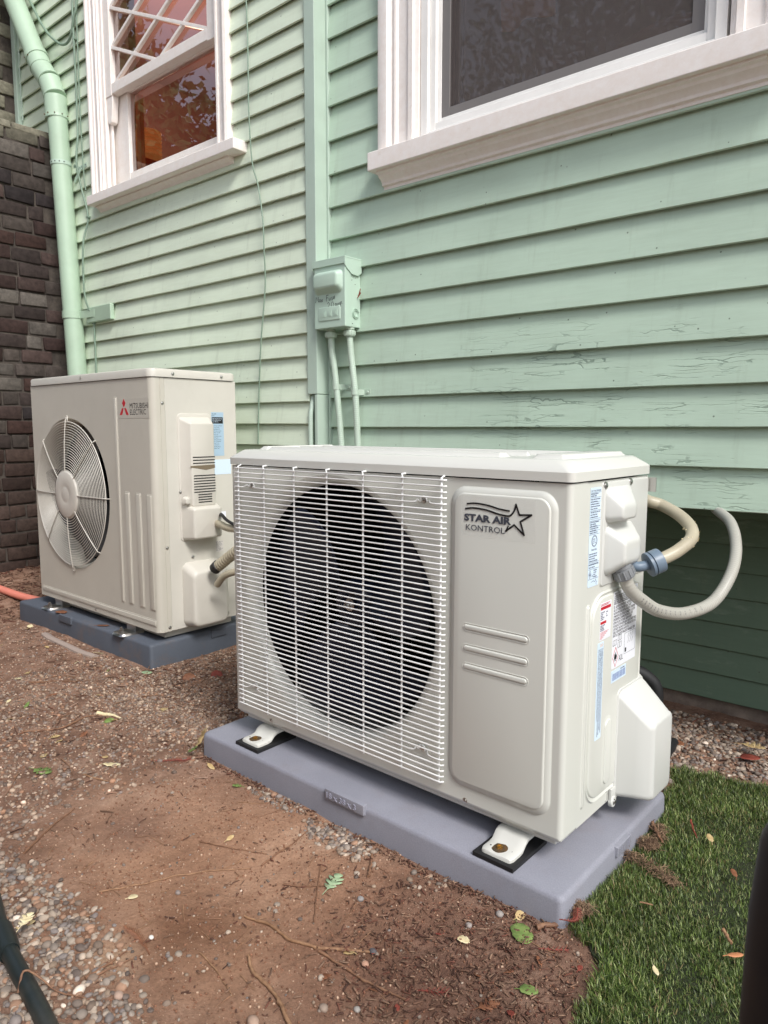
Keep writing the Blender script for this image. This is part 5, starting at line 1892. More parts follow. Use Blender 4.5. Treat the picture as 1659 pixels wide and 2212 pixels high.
mb.poly(SW, [(0.1362, 0.5685), (0.1400, 0.5685), (0.1392, 0.5720), (0.1380, 0.5745), (0.1370, 0.5715)], 0.0003, 0.0006)
mb.stroke(SW, [(0.143, 0.557), (0.152, 0.5585), (0.158, 0.5560), (0.1602, 0.5610), (0.1618, 0.5565), (0.166, 0.5560), (0.1625, 0.5535), (0.1635, 0.5500)], 0.0007, 0.0003, 0.0006)
mb.build('ruled_lines', M['ink'], P1, smooth=False)
for i, rc in enumerate(((0.1330, 0.7010, 0.1640, 0.7075), (0.1330, 0.6790, 0.1690, 0.6990), (0.1330, 0.6650, 0.1690, 0.6775), (0.1330, 0.6390, 0.1700, 0.6605), (0.1330, 0.5910, 0.1660, 0.6070), (0.1330, 0.5800, 0.1690, 0.5900), (0.1520, 0.5635, 0.1680, 0.5780))):
    microlines(SW, rc, max(2, int((rc[3] - rc[1]) / 0.0034)), 0.0021, M['ink'], P1, i)
PP = side(X1 + 0.0021)
P2 = sticker('warning_sticker', PP, (0.178, 0.448, 0.2215, 0.5145), M['sticker_white'], u1, 0.001)
mb = MB()
for rc in ((0.179, 0.5020, 0.2190, 0.5075), (0.179, 0.4765, 0.2020, 0.4812)):
    mb.poly(PP, rrect(*rc, 0.001, 2), 0, 0.0006)
for k in range(6):
    mb.poly(PP, [(0.180, 0.4505 + k * 0.0022), (0.180 + 0.008 + k * 0.005, 0.4505 + k * 0.0022), (0.188 + k * 0.005, 0.4512 + k * 0.0022), (0.180, 0.4512 + k * 0.0022)], 0, 0.0006)
mb.build('red_band', M['red'], P2, smooth=False)
microlines(PP, (0.1795, 0.4835, 0.1960, 0.4990), 5, 0.0020, M['ink'], P2, 21)
microlines(PP, (0.2010, 0.4870, 0.2090, 0.4980), 3, 0.0020, M['ink'], P2, 22)
microlines(PP, (0.1795, 0.4640, 0.2000, 0.4755), 4, 0.0020, M['ink'], P2, 23)
microlines(PP, (0.1795, 0.5085, 0.2180, 0.5130), 2, 0.0013, M['red'], P2, 24)
P3 = sticker('warning_sticker', PP, (0.2315, 0.3830, 0.3370, 0.5255), M['sticker_white'], u1, 0.003, lab='large white warning sticker with a red fire diamond')
mb = MB()
mb.text(PP, 'WARNING', (0.2335, 0.5195, 0.2560, 0.5232), 0, 0.0006)
mb.build('lettering', M['ink_black'], P3, smooth=False, recalc=False)
microlines(PP, (0.2335, 0.5010, 0.3340, 0.5185), 5, 0.0030, M['ink_black'], P3, 31, fill=0.95)
microlines(PP, (0.2335, 0.4410, 0.3350, 0.5000), 10, 0.0047, M['ink_black'], P3, 32, fill=0.98)
mb = MB()
mb.text(PP, 'A2L', (0.2620, 0.3925, 0.2800, 0.4030), 0, 0.0006)
# flame and open books
mb.poly(PP, [(0.2420, 0.3990), (0.2515, 0.3990), (0.2535, 0.4040), (0.2505, 0.4090), (0.2490, 0.4055), (0.2475, 0.4135), (0.2445, 0.4075), (0.2430, 0.4095), (0.2415, 0.4035)], 0, 0.0006)
mb.poly(PP, [(0.2425, 0.3965), (0.2510, 0.3965), (0.2510, 0.3976), (0.2425, 0.3976)], 0, 0.0006)
for bx in ((0.2350, 0.4255), (0.2560, 0.4180), (0.2560, 0.4310)):
    for k in range(2):
        x = bx[0] + k * 0.0078
        mb.stroke(PP, [(x, bx[1]), (x + 0.0075, bx[1] + 0.001), (x + 0.0075, bx[1] + 0.0105), (x, bx[1] + 0.0095), (x, bx[1])], 0.0007, 0, 0.0006)
for x0 in (0.300, 0.309, 0.318):
    mb.stroke(PP, [(x0, 0.418), (x0 + 0.004, 0.424), (x0, 0.430), (x0 + 0.004, 0.436)], 0.0005, 0, 0.0006)
mb.stroke(PP, [(0.2850, 0.4390), (0.3340, 0.4390), (0.3340, 0.4000), (0.2850, 0.4000), (0.2850, 0.4390)], 0.0005, 0, 0.0006)
mb.poly(PP, [(0.288, 0.403), (0.294, 0.403), (0.294, 0.411), (0.288, 0.411)], 0, 0.0006)
mb.build('symbols', M['ink_black'], P3, smooth=False, recalc=False)
mb = MB()
mb.stroke(PP, [(0.2470, 0.4215), (0.2590, 0.4035), (0.2470, 0.3855), (0.2350, 0.4035), (0.2470, 0.4215)], 0.0013, 0, 0.0006)
mb.build('fire_diamond', M['red'], P3, smooth=False)
P4 = sticker('barcode_sticker', PP, (0.2325, 0.3570, 0.2970, 0.3795), M['sticker_blue'], u1, 0.001)
mb = MB()
rg = random.Random(4)
u = 0.2365
while u < 0.2930:
    w_ = rg.choice([0.0004, 0.0007, 0.0012])
    mb.poly(PP, [(u, 0.3605), (u + w_, 0.3605), (u + w_, 0.3730), (u, 0.3730)], 0, 0.0006)
    u += w_ + rg.choice([0.0010, 0.0018])
mb.build('barcode', M['ink_blue'], P4, smooth=False)
microlines(PP, (0.272, 0.3742, 0.293, 0.3770), 1, 0.0018, M['ink'], P4, 41)
PQ = side(X1 + 0.0021)
P5 = sticker('long_sticker', PQ, (0.1715, 0.2690, 0.1960, 0.4450), M['sticker_blue'], u1, 0.002)
mb = MB()
for k in range(3):
    mb.stroke(PQ, [(0.1820 + k * 0.0040, 0.4420), (0.1845 + k * 0.0040, 0.4395), (0.1820 + k * 0.0040, 0.4370)], 0.0008, 0, 0.0006)
mb.build('orange_arrows', M['orange_ink'], P5, smooth=False)
MV = lambda u, v, d: PQ(v, u, d)
microlines(lambda u, v, d: PQ(0.1715 + v, 0.4330 - u, d), (0.0, 0.003, 0.160, 0.0225), 5, 0.0024, M['ink'], P5, 51, fill=1.0)

# ---- liquid-tight fittings and conduits at the near unit
tA = T('conduit', 'grey ribbed conduit looping from under the near unit cover up under the wall', 'conduit', (0.95, 0.72, 0.60))
org = tA.org
nutc = Vector((0.945, 0.262, 0.560))
dirA = Vector((0.30, 0.02, -1.0)).normalized()
pts = [(0.944, 0.236, 0.560), (0.952, 0.250, 0.530), (0.964, 0.285, 0.503), (0.977, 0.33, 0.480), (0.993, 0.42, 0.461), (1.014, 0.52, 0.468), (1.024, 0.60, 0.514), (1.010, 0.68, 0.560), (0.972, 0.77, 0.600), (0.915, 0.85, 0.622), (0.88, 0.90, 0.65)]
p, rr = ribbed(cat(pts, 10), 0.0118, 0.0060, 0.00035)
mb = MB(); mb.tube(p, rr, 20)
mb.build('tube', M['conduit'], tA, ang=70)
# printing along the conduit
mb = MB()
cp = cat(pts, 10)
def ring_text(path, i0, txt, r):
    for k, ch in enumerate(txt):
        pass
rgp = random.Random(9)
for i in range(16, 46, 2):
    c = Vector(cp[i]); tg = (Vector(cp[i + 1]) - c).normalized()
    camdir = (Vector(cam.location) - c).normalized()
    n1 = (camdir - tg * camdir.dot(tg)).normalized(); b1 = tg.cross(n1)
    for a in (-18, 4):
        nn = (n1 * math.cos(R(a)) + b1 * math.sin(R(a))).normalized()
        q = c + nn * 0.01215
        bb = tg.cross(nn).normalized()
        for s_ in range(3):
            off = tg * (s_ * 0.0011 - 0.001)
            h_ = rgp.uniform(0.001, 0.0022)
            A = q + off - bb * h_; B = q + off + bb * h_
            e = tg * 0.00022
            mb.add([tuple(A - e), tuple(A + e), tuple(B + e), tuple(B - e)], [(0, 1, 2, 3)])
mb.build('printing', M['ink_grey'], tA, smooth=False, recalc=False)
def gland(mbn, c, ax, sc_=1.0):
    mbn.lathe(c, ax, [(0.0165 * sc_, -0.004), (0.0165 * sc_, 0.0), (0.0205 * sc_, 0.001), (0.0205 * sc_, 0.009), (0.0185 * sc_, 0.0095), (0.0185 * sc_, 0.0108), (0.0212 * sc_, 0.0114), (0.0212 * sc_, 0.026), (0.0195 * sc_, 0.0295), (0.0130 * sc_, 0.0300)], 32)
    A = Vector(ax).normalized()
    u = A.cross(Vector((0, 1, 0.3))).normalized(); v = A.cross(u)
    for k in range(12):
        an = 2 * math.pi * k / 12
        q = Vector(c) + (u * math.cos(an) + v * math.sin(an)) * 0.0212 * sc_
        mbn.cyl(q + A * 0.0125, q + A * 0.0265, 0.0016, seg=6)
mb = MB()
gland(mb, (0.9385, 0.228, 0.5800), (0.28, 0.34, -0.90), 0.88)
mb.build('nut', M['fit_grey'], tA, ang=35)
mb = MB()
mb.lathe((0.9378, 0.2275, 0.5825), (0.28, 0.34, -0.90), [(0.0160, -0.004), (0.0160, -0.0005)], 24)
mb.build('seal_ring', M['yellow'], tA)
tB = T('conduit', 'old stained conduit coming from behind the near unit into a bluegrey elbow', 'conduit', (0.95, 0.40, 0.58))
pts = [(0.86, 0.455, 0.69), (0.905, 0.43, 0.673), (0.932, 0.440, 0.664), (0.972, 0.425, 0.648), (1.004, 0.395, 0.630), (1.014, 0.365, 0.613), (1.004, 0.332, 0.596), (0.992, 0.312, 0.586), (0.980, 0.298, 0.579)]
mb = MB(); mb.tube(cat(pts, 8), 0.0115, 20)
mb.build('tube', M['conduit_old'], tB, ang=70)
mb = MB()
ax = Vector((-0.020, -0.022, -0.012)).normalized()
c0 = Vector((0.9850, 0.3030, 0.5815))
mb.lathe(tuple(c0), tuple(ax), [(0.013, 0), (0.0215, 0.002), (0.0220, 0.004), (0.0220, 0.019), (0.0195, 0.0195), (0.0195, 0.0212), (0.0225, 0.0218), (0.0225, 0.0265), (0.0105, 0.0280)], 36)
mb.build('nut', M['fit_blue'], tB, ang=35)
mb = MB()
c1 = c0 + ax * 0.024
mb.tube(cat([tuple(c1), (0.9610, 0.2720, 0.5700), (0.9545, 0.2650, 0.5700), (0.9485, 0.2610, 0.5760), (0.9450, 0.2600, 0.5920)], 5), 0.0092, 20)
mb.lathe((0.9455, 0.260, 0.5870), (0.0, -0.0, -1), [(0.0135, -0.003), (0.0135, 0.002)], 6)
mb.build('elbow', M['fit_blue'], tB, ang=50)
# flakes of old paint still stuck on
rg = random.Random(12)
mb = MB()
cp = cat(pts, 8)
for i in list(range(30, 44)) * 2:
    c = Vector(cp[i]); tg = (Vector(cp[i + 1]) - c).normalized()
    an = rg.uniform(0, 6.283)
    u = tg.cross(Vector((0, 0, 1))).normalized(); v = tg.cross(u)
    nn = u * math.cos(an) + v * math.sin(an)
    q = c + nn * 0.0117; bb = tg.cross(nn)
    ll = rg.uniform(0.0015, 0.005)
    mb.add([tuple(q), tuple(q + tg * ll), tuple(q + tg * ll + bb * ll * .7 + nn * 0.001), tuple(q + bb * ll + nn * rg.uniform(0, 0.003))], [(0, 1, 2, 3)])
mb.build('paint_flakes', M['leaf_white'], tB, smooth=False, recalc=False)
mb = MB()
p, rr = ribbed(cat([(0.80, 0.44, 0.20), (0.86, 0.47, 0.30), (0.905, 0.500, 0.285), (0.915, 0.51, 0.24), (0.90, 0.52, 0.15), (0.88, 0.6, 0.04), (0.86, 0.8, 0.03)], 8), 0.014, 0.01, 0.0)
mb.tube(p, rr, 14)
o = mb.build('pipe_insulation', M['black'], org=(0.86, 0.5, 0.05), frame='N')
setp(o, 'black insulated pipe bowing out behind the near unit valve cover', 'pipe')

# ================================================================== FAR UNIT (three diamonds)
u2 = T('heat_pump_unit', 'taller weathered beige outdoor unit with round fan guard and red three diamond logo', 'air conditioner', (-0.649, 0.293, 0.10), 'N')
A0, A1, B0, B1, C0, C1 = -1.527, -0.649, 0.293, 0.628, 0.133, 0.976
F = front(B0); S = side(A1)
HC2 = (-1.222, 0.5655); HR2 = 0.284
mb = MB()
r = 0.022
panel_with_hole(mb, B0, A0 + 0.004, -0.905, C0 + 0.002, C1, HC2[0], HC2[1], HR2)
prof = [(-0.905, B0)] + arc(A1 - r, B0 + r, -90, 0, r, 8) + [(A1, B0 + 0.031), (A1 - 0.0015, B0 + 0.0315), (A1 - 0.0015, B0 + 0.0335), (A1, B0 + 0.034), (A1, B0 + 0.049), (A1 - 0.004, B0 + 0.0495)]
mb.loft([[(x, y, z) for x, y in prof] for z in (C0, C1)], False, False, closed=False)
prof2 = [(A0, B1), (A0, B0 + 0.004), (A0 + 0.004, B0)]
mb.loft([[(x, y, z) for x, y in prof2] for z in (C0, C1)], False, False, closed=False)
bell = [(HR2, 0.0), (HR2 - 0.004, 0.004), (HR2 - 0.010, 0.012), (HR2 - 0.015, 0.03), (HR2 - 0.017, 0.10)]
mb.loft([circ(HC2[0], B0 + d, HC2[1], rr) for rr, d in bell], False, False)
mb.build('front_panel', M['old_cream'], u2, ang=35)
mb = MB()
mb.box(A1 - 0.006, A1 - 0.001, B0 + 0.0505, B1, C0, C1)
mb.box(A0 + 0.004, A1 - 0.002, B1 - 0.004, B1, C0, C1)
mb.box(A0 + 0.004, A1 - 0.004, B0 + 0.006, B1 - 0.005, C0 + 0.001, C0 + 0.01)
mb.build('side_panel', M['old_side'], u2, bevel=0.001)
mb = MB()
mb.box(A0 + 0.02, -0.90, B1 - 0.03, B1 - 0.02, C0 + 0.02, C1 - 0.01)
mb.box(-0.9, -0.895, B0 + 0.02, B1 - 0.02, C0 + 0.02, C1 - 0.01)
mb.box(A0 + 0.004, A0 + 0.012, B0 + 0.10, B1 - 0.02, C0 + 0.02, C1 - 0.01)
mb.build('interior', M['dark'], u2, smooth=False)
# lid
mb = MB()
L = []
for ins, z, c in ((0.0, C1 + 0.002, 0.026), (0.0, C1 + 0.022, 0.026), (0.0022, C1 + 0.027, 0.024), (0.008, C1 + 0.0295, 0.02)):
    L.append([(u, v, z) for u, v in rrect(A0 - 0.004 + ins, B0 - 0.004 + ins, A1 + 0.004 - ins, B1 + 0.004 - ins, c, 6)])
mb.loft(L)
mb.build('lid', M['old_side'], u2, ang=40)
mb = MB()
mb.soft(top(C1 + 0.0294), (A0 + 0.12, B0 + 0.20, A1 - 0.10, B1 - 0.01), (A0 + 0.13, B0 + 0.21, A1 - 0.11, B1 - 0.02), 0, 0.008, 0.02, 0.02, 0.003)
mb.build('lid_ridge', M['old_side'], u2)
# embossed lines on the front
mb = MB()
F_ = front(B0)
def rib(x0, x1, z0, z1, r_=0.006, d=0.0028):
    mb.soft(F_, (x0, z0, x1, z1), (x0 + 0.0035, z0 + 0.0035, x1 - 0.0035, z1 - 0.0035), 0.0, d, r_, r_ * .7, 0.0018, 0.001, 4)
rib(-0.885, -0.862, 0.205, 0.918)
for x0, x1 in ((-0.834, -0.802), (-0.765, -0.731), (-0.698, -0.664)):
    rib(x0, x1, 0.206, 0.597)
rib(-1.508, -0.664, 0.152, 0.176)
mb.build('pressed_rib', M['old_cream'], u2, ang=60)
# fan guard: rings + spokes + hub disc
mb = MB()
n = 20
for i in range(n):
    rr = 0.092 + (0.271 - 0.092) * i / (n - 1)
    yy = B0 - 0.006 - 0.012 * (1 - ((rr - 0.09) / 0.19) ** 2)
    c = circ(HC2[0], yy, HC2[1], rr, 72)
    mb.tube(c + [c[0]], 0.0013 if i < n - 1 else 0.0022, 5, cap=False)
for k in range(8):
    a = R(k * 45)
    pts = []
    for f in np.linspace(0, 1, 6):
        rr = 0.085 + (0.279 - 0.085) * f
        yy = B0 - 0.009 - 0.012 * (1 - ((rr - 0.09) / 0.19) ** 2)
        pts.append((HC2[0] + rr * math.cos(a), min(yy, B0 - 0.006), HC2[1] + rr * math.sin(a)))
    pts.append((HC2[0] + 0.288 * math.cos(a), B0 + 0.0, HC2[1] + 0.288 * math.sin(a)))
    mb.tube(pts, 0.0019, 6)
mb.tube([(HC2[0] - 0.004, B0 - 0.003, HC2[1] + 0.275), (HC2[0] - 0.006, B0 - 0.005, HC2[1] + 0.293), (HC2[0] + 0.006, B0 - 0.005, HC2[1] + 0.293), (HC2[0] + 0.004, B0 - 0.003, HC2[1] + 0.275)], 0.002, 6)
mb.tube([(HC2[0] - 0.004, B0 - 0.003, HC2[1] - 0.275), (HC2[0] - 0.006, B0 - 0.005, HC2[1] - 0.293), (HC2[0] + 0.006, B0 - 0.005, HC2[1] - 0.293), (HC2[0] + 0.004, B0 - 0.003, HC2[1] - 0.275)], 0.002, 6)
g_ = mb.build('fan_guard', M['old_plastic'], u2, ang=60)
Pg = (g_, u2.org)
mb = MB()
mb.lathe((HC2[0], B0 - 0.010, HC2[1]), (0, -1, 0), [(0.080, 0), (0.088, 0.002), (0.090, 0.006), (0.088, 0.011), (0.082, 0.0135), (0.034, 0.0145), (0.030, 0.0135), (0.026, 0.0145), (0.002, 0.0145)], 48)
mb.build('hub_disc', M['old_plastic'], Pg, ang=50)
P = fan(u2, HC2[0], HC2[1], B0 + 0.06, 0.06, 0.255, 3, M['grey_fan'], 95, 0.09, 65)
# control cover
mb = MB()
SS2 = side(A1 - 0.001)
mb.soft(SS2, (0.386, 0.432, 0.520, 0.862), (0.387, 0.433, 0.519, 0.861), 0, 0.003, 0.014, 0.013, 0.0015, seg=6)
mb.soft(side(A1 + 0.0018), (0.392, 0.545, 0.518, 0.850), (0.412, 0.550, 0.508, 0.832), 0, 0.034, 0.010, 0.008, 0.006, seg=6)
mb.soft(side(A1 + 0.0018), (0.392, 0.436, 0.532, 0.560), (0.404, 0.440, 0.520, 0.548), 0, 0.052, 0.012, 0.011, 0.009, seg=6)
cc = mb.build('control_cover', M['old_plastic'], u2, ang=50)
Pc = (cc, u2.org)
mb = MB()
SV = side(A1 + 0.0358)
def slots(y0, y1, zz):
    for z in zz:
        mb.poly(SV, [(y0, z - 0.0018), (y1, z - 0.0018), (y1, z + 0.0022), (y0, z + 0.0022)], -0.0004, 0.0003)
slots(0.419, 0.507, (0.716, 0.706, 0.696))
slots(0.421, 0.507, [0.654 - 0.0092 * k for k in range(7)])
slots(0.437, 0.492, [0.5895 - 0.0085 * k for k in range(4)])
mb.build('vent_slot', M['slot'], Pc)
mb = MB()
L1 = [(0.409, 0.688), (0.507, 0.690), (0.507, 0.678), (0.470, 0.672), (0.409, 0.683)]
mb.poly(SV, L1, -0.0004, 0.0003)
mb.build('finger_recess', NM('recess_shade', srgb(118, 106, 86), 0.7).m, Pc)
mb = MB()
mb.soft(side(A1 + 0.020), (0.385, 0.556, 0.409, 0.586), (0.387, 0.560, 0.407, 0.582), 0, 0.0165, 0.008, 0.007, 0.004)
mb.build('finger_grip', M['old_plastic'], Pc)
# valve cover
mb = MB()
L = []
Sd = side(A1 - 0.001)
for ins, dd, zt in ((0.0, 0, 0.358), (0.001, 0.010, 0.356), (0.010, 0.040, 0.334)):
    L.append([Sd(u, v, dd) for u, v in rrect(0.388 + ins, C0 + 0.004, 0.545 - ins * 0.2, zt, 0.026, 7)])
for a in (30, 60, 90):
    ins = 0.012 * (1 - math.cos(R(a)))
    L.append([Sd(u, v, 0.040 + 0.012 * math.sin(R(a))) for u, v in rrect(0.398 + ins, C0 + 0.004 + ins, 0.543 - ins, 0.332 - ins, 0.024 - ins * .5, 7)])
mb.loft(L, False, True)
mb.build('valve_cover', M['old_plastic'], u2, ang=50)
for c, ax, r_ in (((A1 + 0.0045, 0.373, 0.990), (1, 0, 0), .0045), ((A1 + 0.0045, 0.566, 0.990), (1, 0, 0), .0045), ((A1 + 0.0, 0.3335, 0.894), (1, 0, 0), .0045), ((A1, 0.3335, 0.417), (1, 0, 0), .0045), ((A1, 0.3335, 0.146), (1, 0, 0), .0045),
                  ((A1 + 0.002, 0.3905, 0.600), (1, 0, 0), .0045), ((A1, 0.432, 0.374), (1, 0, 0), .0045), ((A1, 0.572, 0.152), (1, 0, 0), .0045), ((-1.10, B0 - 0.004, 0.992), (0, -1, 0), .004), ((-1.073, B0, 0.146), (0, -1, 0), .004)):
    screw(u2, c, ax, r_)
# logo
FL = front(B0)
Pm = sticker('maker_plate', FL, (-0.852, 0.846, -0.662, 0.912), M['old_cream'], u2, 0.001, 0.0006)
mb = MB()
cx = -0.8155
def dia(ax_, az, dx1, dz1, dx2, dz2):
    mb.poly(FL, [(ax_, az), (ax_ + dx1, az + dz1), (ax_ + dx1 + dx2, az + dz1 + dz2), (ax_ + dx2, az + dz2)], 0.0003, 0.0009)
s_ = 0.0225; hx = s_ * 0.5; hz = s_ * 1.05
zc = 0.8815
dia(cx, zc - 0.000, hx * 1.0, hz * .62, -hx * 1.0, hz * .62)
mb.poly(FL, [(cx - 0.002, zc - 0.002), (cx - 0.0135, zc - 0.002 + 0.000), (cx - 0.0290, zc - 0.0245), (cx - 0.0130, zc - 0.0245)], 0.0003, 0.0009)
mb.poly(FL, [(cx + 0.002, zc - 0.002), (cx + 0.0135, zc - 0.002 + 0.000), (cx + 0.0290, zc - 0.0245), (cx + 0.0130, zc - 0.0245)], 0.0003, 0.0009)
mb.build('three_diamonds', M['red'], Pm, smooth=False)
mb = MB()
mb.text(FL, 'MITSUBISHI', (-0.778, 0.8775, -0.666, 0.8955), 0, 0.0009, bold=0.0)
mb.text(FL, 'ELECTRIC', (-0.778, 0.8570, -0.680, 0.8745), 0, 0.0009, bold=0.0)
mb.build('lettering', M['ink_black'], Pm, smooth=False, recalc=False)
# stickers
SB = side(A1 - 0.001)
Ps = sticker('rating_sticker', SB, (0.523, 0.717, 0.574, 0.868), NM('sticker_old_blue', srgb(168, 194, 212), 0.4).m, u2, 0.001, 0.0005)
mb = MB()
mb.poly(SB, [(0.525, 0.829), (0.571, 0.829), (0.571, 0.851), (0.525, 0.851)], 0, 0.0008)
mb.build('black_band', M['ink_black'], Ps)
microlines(SB, (0.527, 0.740, 0.568, 0.824), 14, 0.003, M['ink_grey'], Ps, 61)
microlines(SB, (0.527, 0.8325, 0.568, 0.848), 3, 0.003, M['sticker_blue'], Ps, 62, d=0.0011)
microlines(SB, (0.525, 0.853, 0.548, 0.865), 2, 0.004, M['ink_black'], Ps, 63)
sticker('white_sticker', SB, (0.527, 0.652, 0.602, 0.704), M['sticker_blue'], u2, 0.0005, 0.0005)
Ps = sticker('small_label', SB, (0.529, 0.378, 0.561, 0.418), NM('label_dull', srgb(206, 202, 196), 0.5).m, u2, 0.0005, 0.0005)
microlines(SB, (0.530, 0.382, 0.560, 0.416), 8, 0.0028, M['ink_grey'], Ps, 64)
sticker('small_label', SB, (0.546, 0.500, 0.575, 0.520), M['sticker_white'], u2, 0.0005, 0.0005)
# feet
for x in (-1.395, -0.845):
    mb = MB()
    mb.soft(top(0.1005), (x - 0.038, B0 - 0.050, x + 0.038, B0 + 0.05), (x - 0.034, B0 - 0.046, x + 0.034, B0 + 0.046), 0, 0.007, 0.018, 0.016, 0.002)
    mb.box(x - 0.03, x + 0.03, B0 + 0.01, B0 + 0.05, 0.104, C0 + 0.002)
    f = mb.build('foot', M['steel'], u2)
    mb = MB()
    mb.lathe((x - 0.006, B0 - 0.024, 0.1078), (0, 0, 1), [(0.012, 0), (0.012, 0.002), (0.008, 0.0022), (0.008, 0.009), (0.0045, 0.0092), (0.0045, 0.016)], 6)
    mb.build('bolt', M['steel'], (f, u2.org))
mb = MB()
mb.box(A0 + 0.03, A1 - 0.03, B0 + 0.04, B1 - 0.02, 0.106, C0 + 0.0005)
mb.build('base_pan', M['old_side'], u2)
# pipework at its side
tp = T('conduit', 'grey conduit with a black cable leaving the side of the old unit', 'conduit', (-0.5, 0.45, 0.48))
mb = MB()
mb.tube(cat([(-0.600, 0.500, 0.488), (-0.560, 0.49, 0.486), (-0.50, 0.48, 0.482), (-0.42, 0.50, 0.485), (-0.36, 0.56, 0.50)], 6), 0.013, 14)
mb.build('tube', M['conduit_old'], tp)
mb = MB()
mb.tube(cat([(-0.600, 0.515, 0.515), (-0.56, 0.49, 0.522), (-0.50, 0.47, 0.508), (-0.44, 0.48, 0.49), (-0.38, 0.53, 0.48)], 6), 0.0055, 10)
mb.build('black_cable', M['black'], tp)
tp = T('insulated_pipe', 'white wrapped refrigerant pipe rising from the old unit valve cover', 'pipe', (-0.5, 0.5, 0.36))
mb = MB()
p, rr = ribbed([(-0.548, 0.462, 0.350), (-0.50, 0.465, 0.382), (-0.44, 0.47, 0.42), (-0.36, 0.52, 0.46)], 0.0185, 0.012, 0.0012)
mb.tube(p, rr, 14)
mb.build('wrap', M['conduit_old'], tp)
mb = MB()
mb.lathe((-0.566, 0.460, 0.338), (0.62, 0.02, 0.48), [(0.017, 0), (0.020, 0.002), (0.020, 0.026), (0.017, 0.028)], 18)
mb.build('collar', M['black'], tp)
mb = MB()
mb.tube(cat([(-0.54, 0.45, 0.290), (-0.50, 0.45, 0.325), (-0.45, 0.46, 0.345), (-0.36, 0.5, 0.37)], 5), 0.012, 12)
mb.build('small_wrap', M['conduit_old'], tp)

# ================================================================== SMALL THINGS ON THE GROUND
def lit(x, y): return gz(x, y)
def leaf_outline(kind):
    if kind == 'oak':
        half = [(0.0, 0.0), (0.03, 0.02), (0.10, 0.05), (0.17, 0.17), (0.27, 0.24), (0.30, 0.20), (0.27, 0.10), (0.33, 0.09), (0.43, 0.27), (0.53, 0.33), (0.56, 0.27), (0.49, 0.13), (0.55, 0.11), (0.65, 0.27), (0.75, 0.29), (0.76, 0.22), (0.70, 0.12), (0.78, 0.10), (0.87, 0.18), (0.94, 0.15), (0.97, 0.07), (1.0, 0.0)]
    elif kind == 'round':
        half = [(0.0, 0.0)] + [(0.5 - 0.5 * math.cos(a), 0.36 * math.sin(a) ** 0.8 * (1.1 - 0.25 * a / math.pi)) for a in np.linspace(0.15, math.pi - 0.1, 12)] + [(1, 0)]
    else:
        half = [(0.0, 0.0)] + [(0.5 - 0.5 * math.cos(a), 0.20 * math.sin(a)) for a in np.linspace(0.2, math.pi - 0.15, 9)] + [(1, 0)]
    return half
def leaf(name, x, y, size, kind, mat, label, rot=0, curl=0.2, z=None, group=None, stem=True, tilt=(0, 0)):
    half = leaf_outline(kind)
    rgl = random.Random(int((x * 997 + y * 313) * 1000))
    vs, fs = [], []
    n = len(half)
    zz = gz(x, y) if z is None else z
    def P3(u, v, s_):
        k = curl * (abs(v) * 1.6) ** 2 + curl * 0.5 * (u - 0.5) ** 2 + 0.05 * curl * math.sin(u * 17 + v * 9)
        return Vector(((u - 0.5) * size, v * size, k * size))
    rm = Matrix.Rotation(rot, 3, 'Z') @ Matrix.Rotation(tilt[0], 3, 'X') @ Matrix.Rotation(tilt[1], 3, 'Y')
    L = [P3(u, v * (1 + rgl.uniform(-.08, .08)), 1) for u, v in half]
    Rr = [P3(u, -v * (1 + rgl.uniform(-.08, .08)), 1) for u, v in half]
    C = [P3(u, 0, 1) - Vector((0, 0, size * 0.03 * math.sin(math.pi * u))) for u, v in half]
    mb = MB()
    org = (x, y, zz)
    to = lambda p: tuple(rm @ p + Vector((x, y, zz + 0.003)))
    vs = [to(p) for p in L] + [to(p) for p in C] + [to(p) for p in Rr]
    for i in range(n - 1):
        fs.append((i, i + 1, n + i + 1, n + i)); fs.append((n + i, n + i + 1, 2 * n + i + 1, 2 * n + i))
    mb.add(vs, fs)
    if stem:
        a = rm @ Vector((-0.5 * size, 0, curl * 0.12 * size)); b = rm @ Vector((-0.78 * size, 0.04 * size, 0.0))
        mb.tube([tuple(a + Vector((x, y, zz + 0.003))), tuple(b + Vector((x, y, zz + 0.002)))], 0.0006, 5)
    o = mb.build(name, mat, org=org, smooth=True, ang=50)
    so = o.modifiers.new('s', 'SOLIDIFY'); so.thickness = 0.0004
    setp(o, label, 'leaf', group)
    return o
leaf('oak_leaf', 0.592, -0.137, 0.050, 'oak', M['leaf_pale'], 'pale green lobed oak leaf on bare soil before the near pad', R(108), 0.10)
leaf('oak_leaf', -0.197, -0.299, 0.052, 'oak', M['leaf_green'], 'olive green lobed oak leaf on the gravel at the left', R(20), 0.15)
leaf('leaf', 0.919, -0.047, 0.046, 'round', M['leaf_green'], 'broad green leaf lying before the near corner of the grey pad', R(-40), 0.12)
leaf('leaf', 0.984, -0.140, 0.026, 'round', M['leaf_green'], 'small bright green leaf among red bark near the turf', R(30), 0.2)
leaf('leaf', -0.106, -0.176, 0.042, 'long', M['leaf_white'], 'folded bleached cream leaf on brown ground left of the near pad', R(35), 0.5)
leaf('leaf', 0.954, -0.198, 0.034, 'oak', M['leaf_brown'], 'crumpled brown lobed leaf in the bark at the bottom of the picture', R(60), 0.4)
leaf('leaf', 1.193, 0.092, 0.024, 'long', NM('leaf_orange', srgb(196, 132, 92), 0.6).m, 'small orange leaf piece lying on the turf beside the black post', R(45), 0.2, z=0.045)
leaf('leaf', 0.895, -0.012, 0.020, 'round', M['leaf_tan'], 'curled tan leaf bit standing against the pad front', R(80), 0.4, tilt=(0.6, 0))
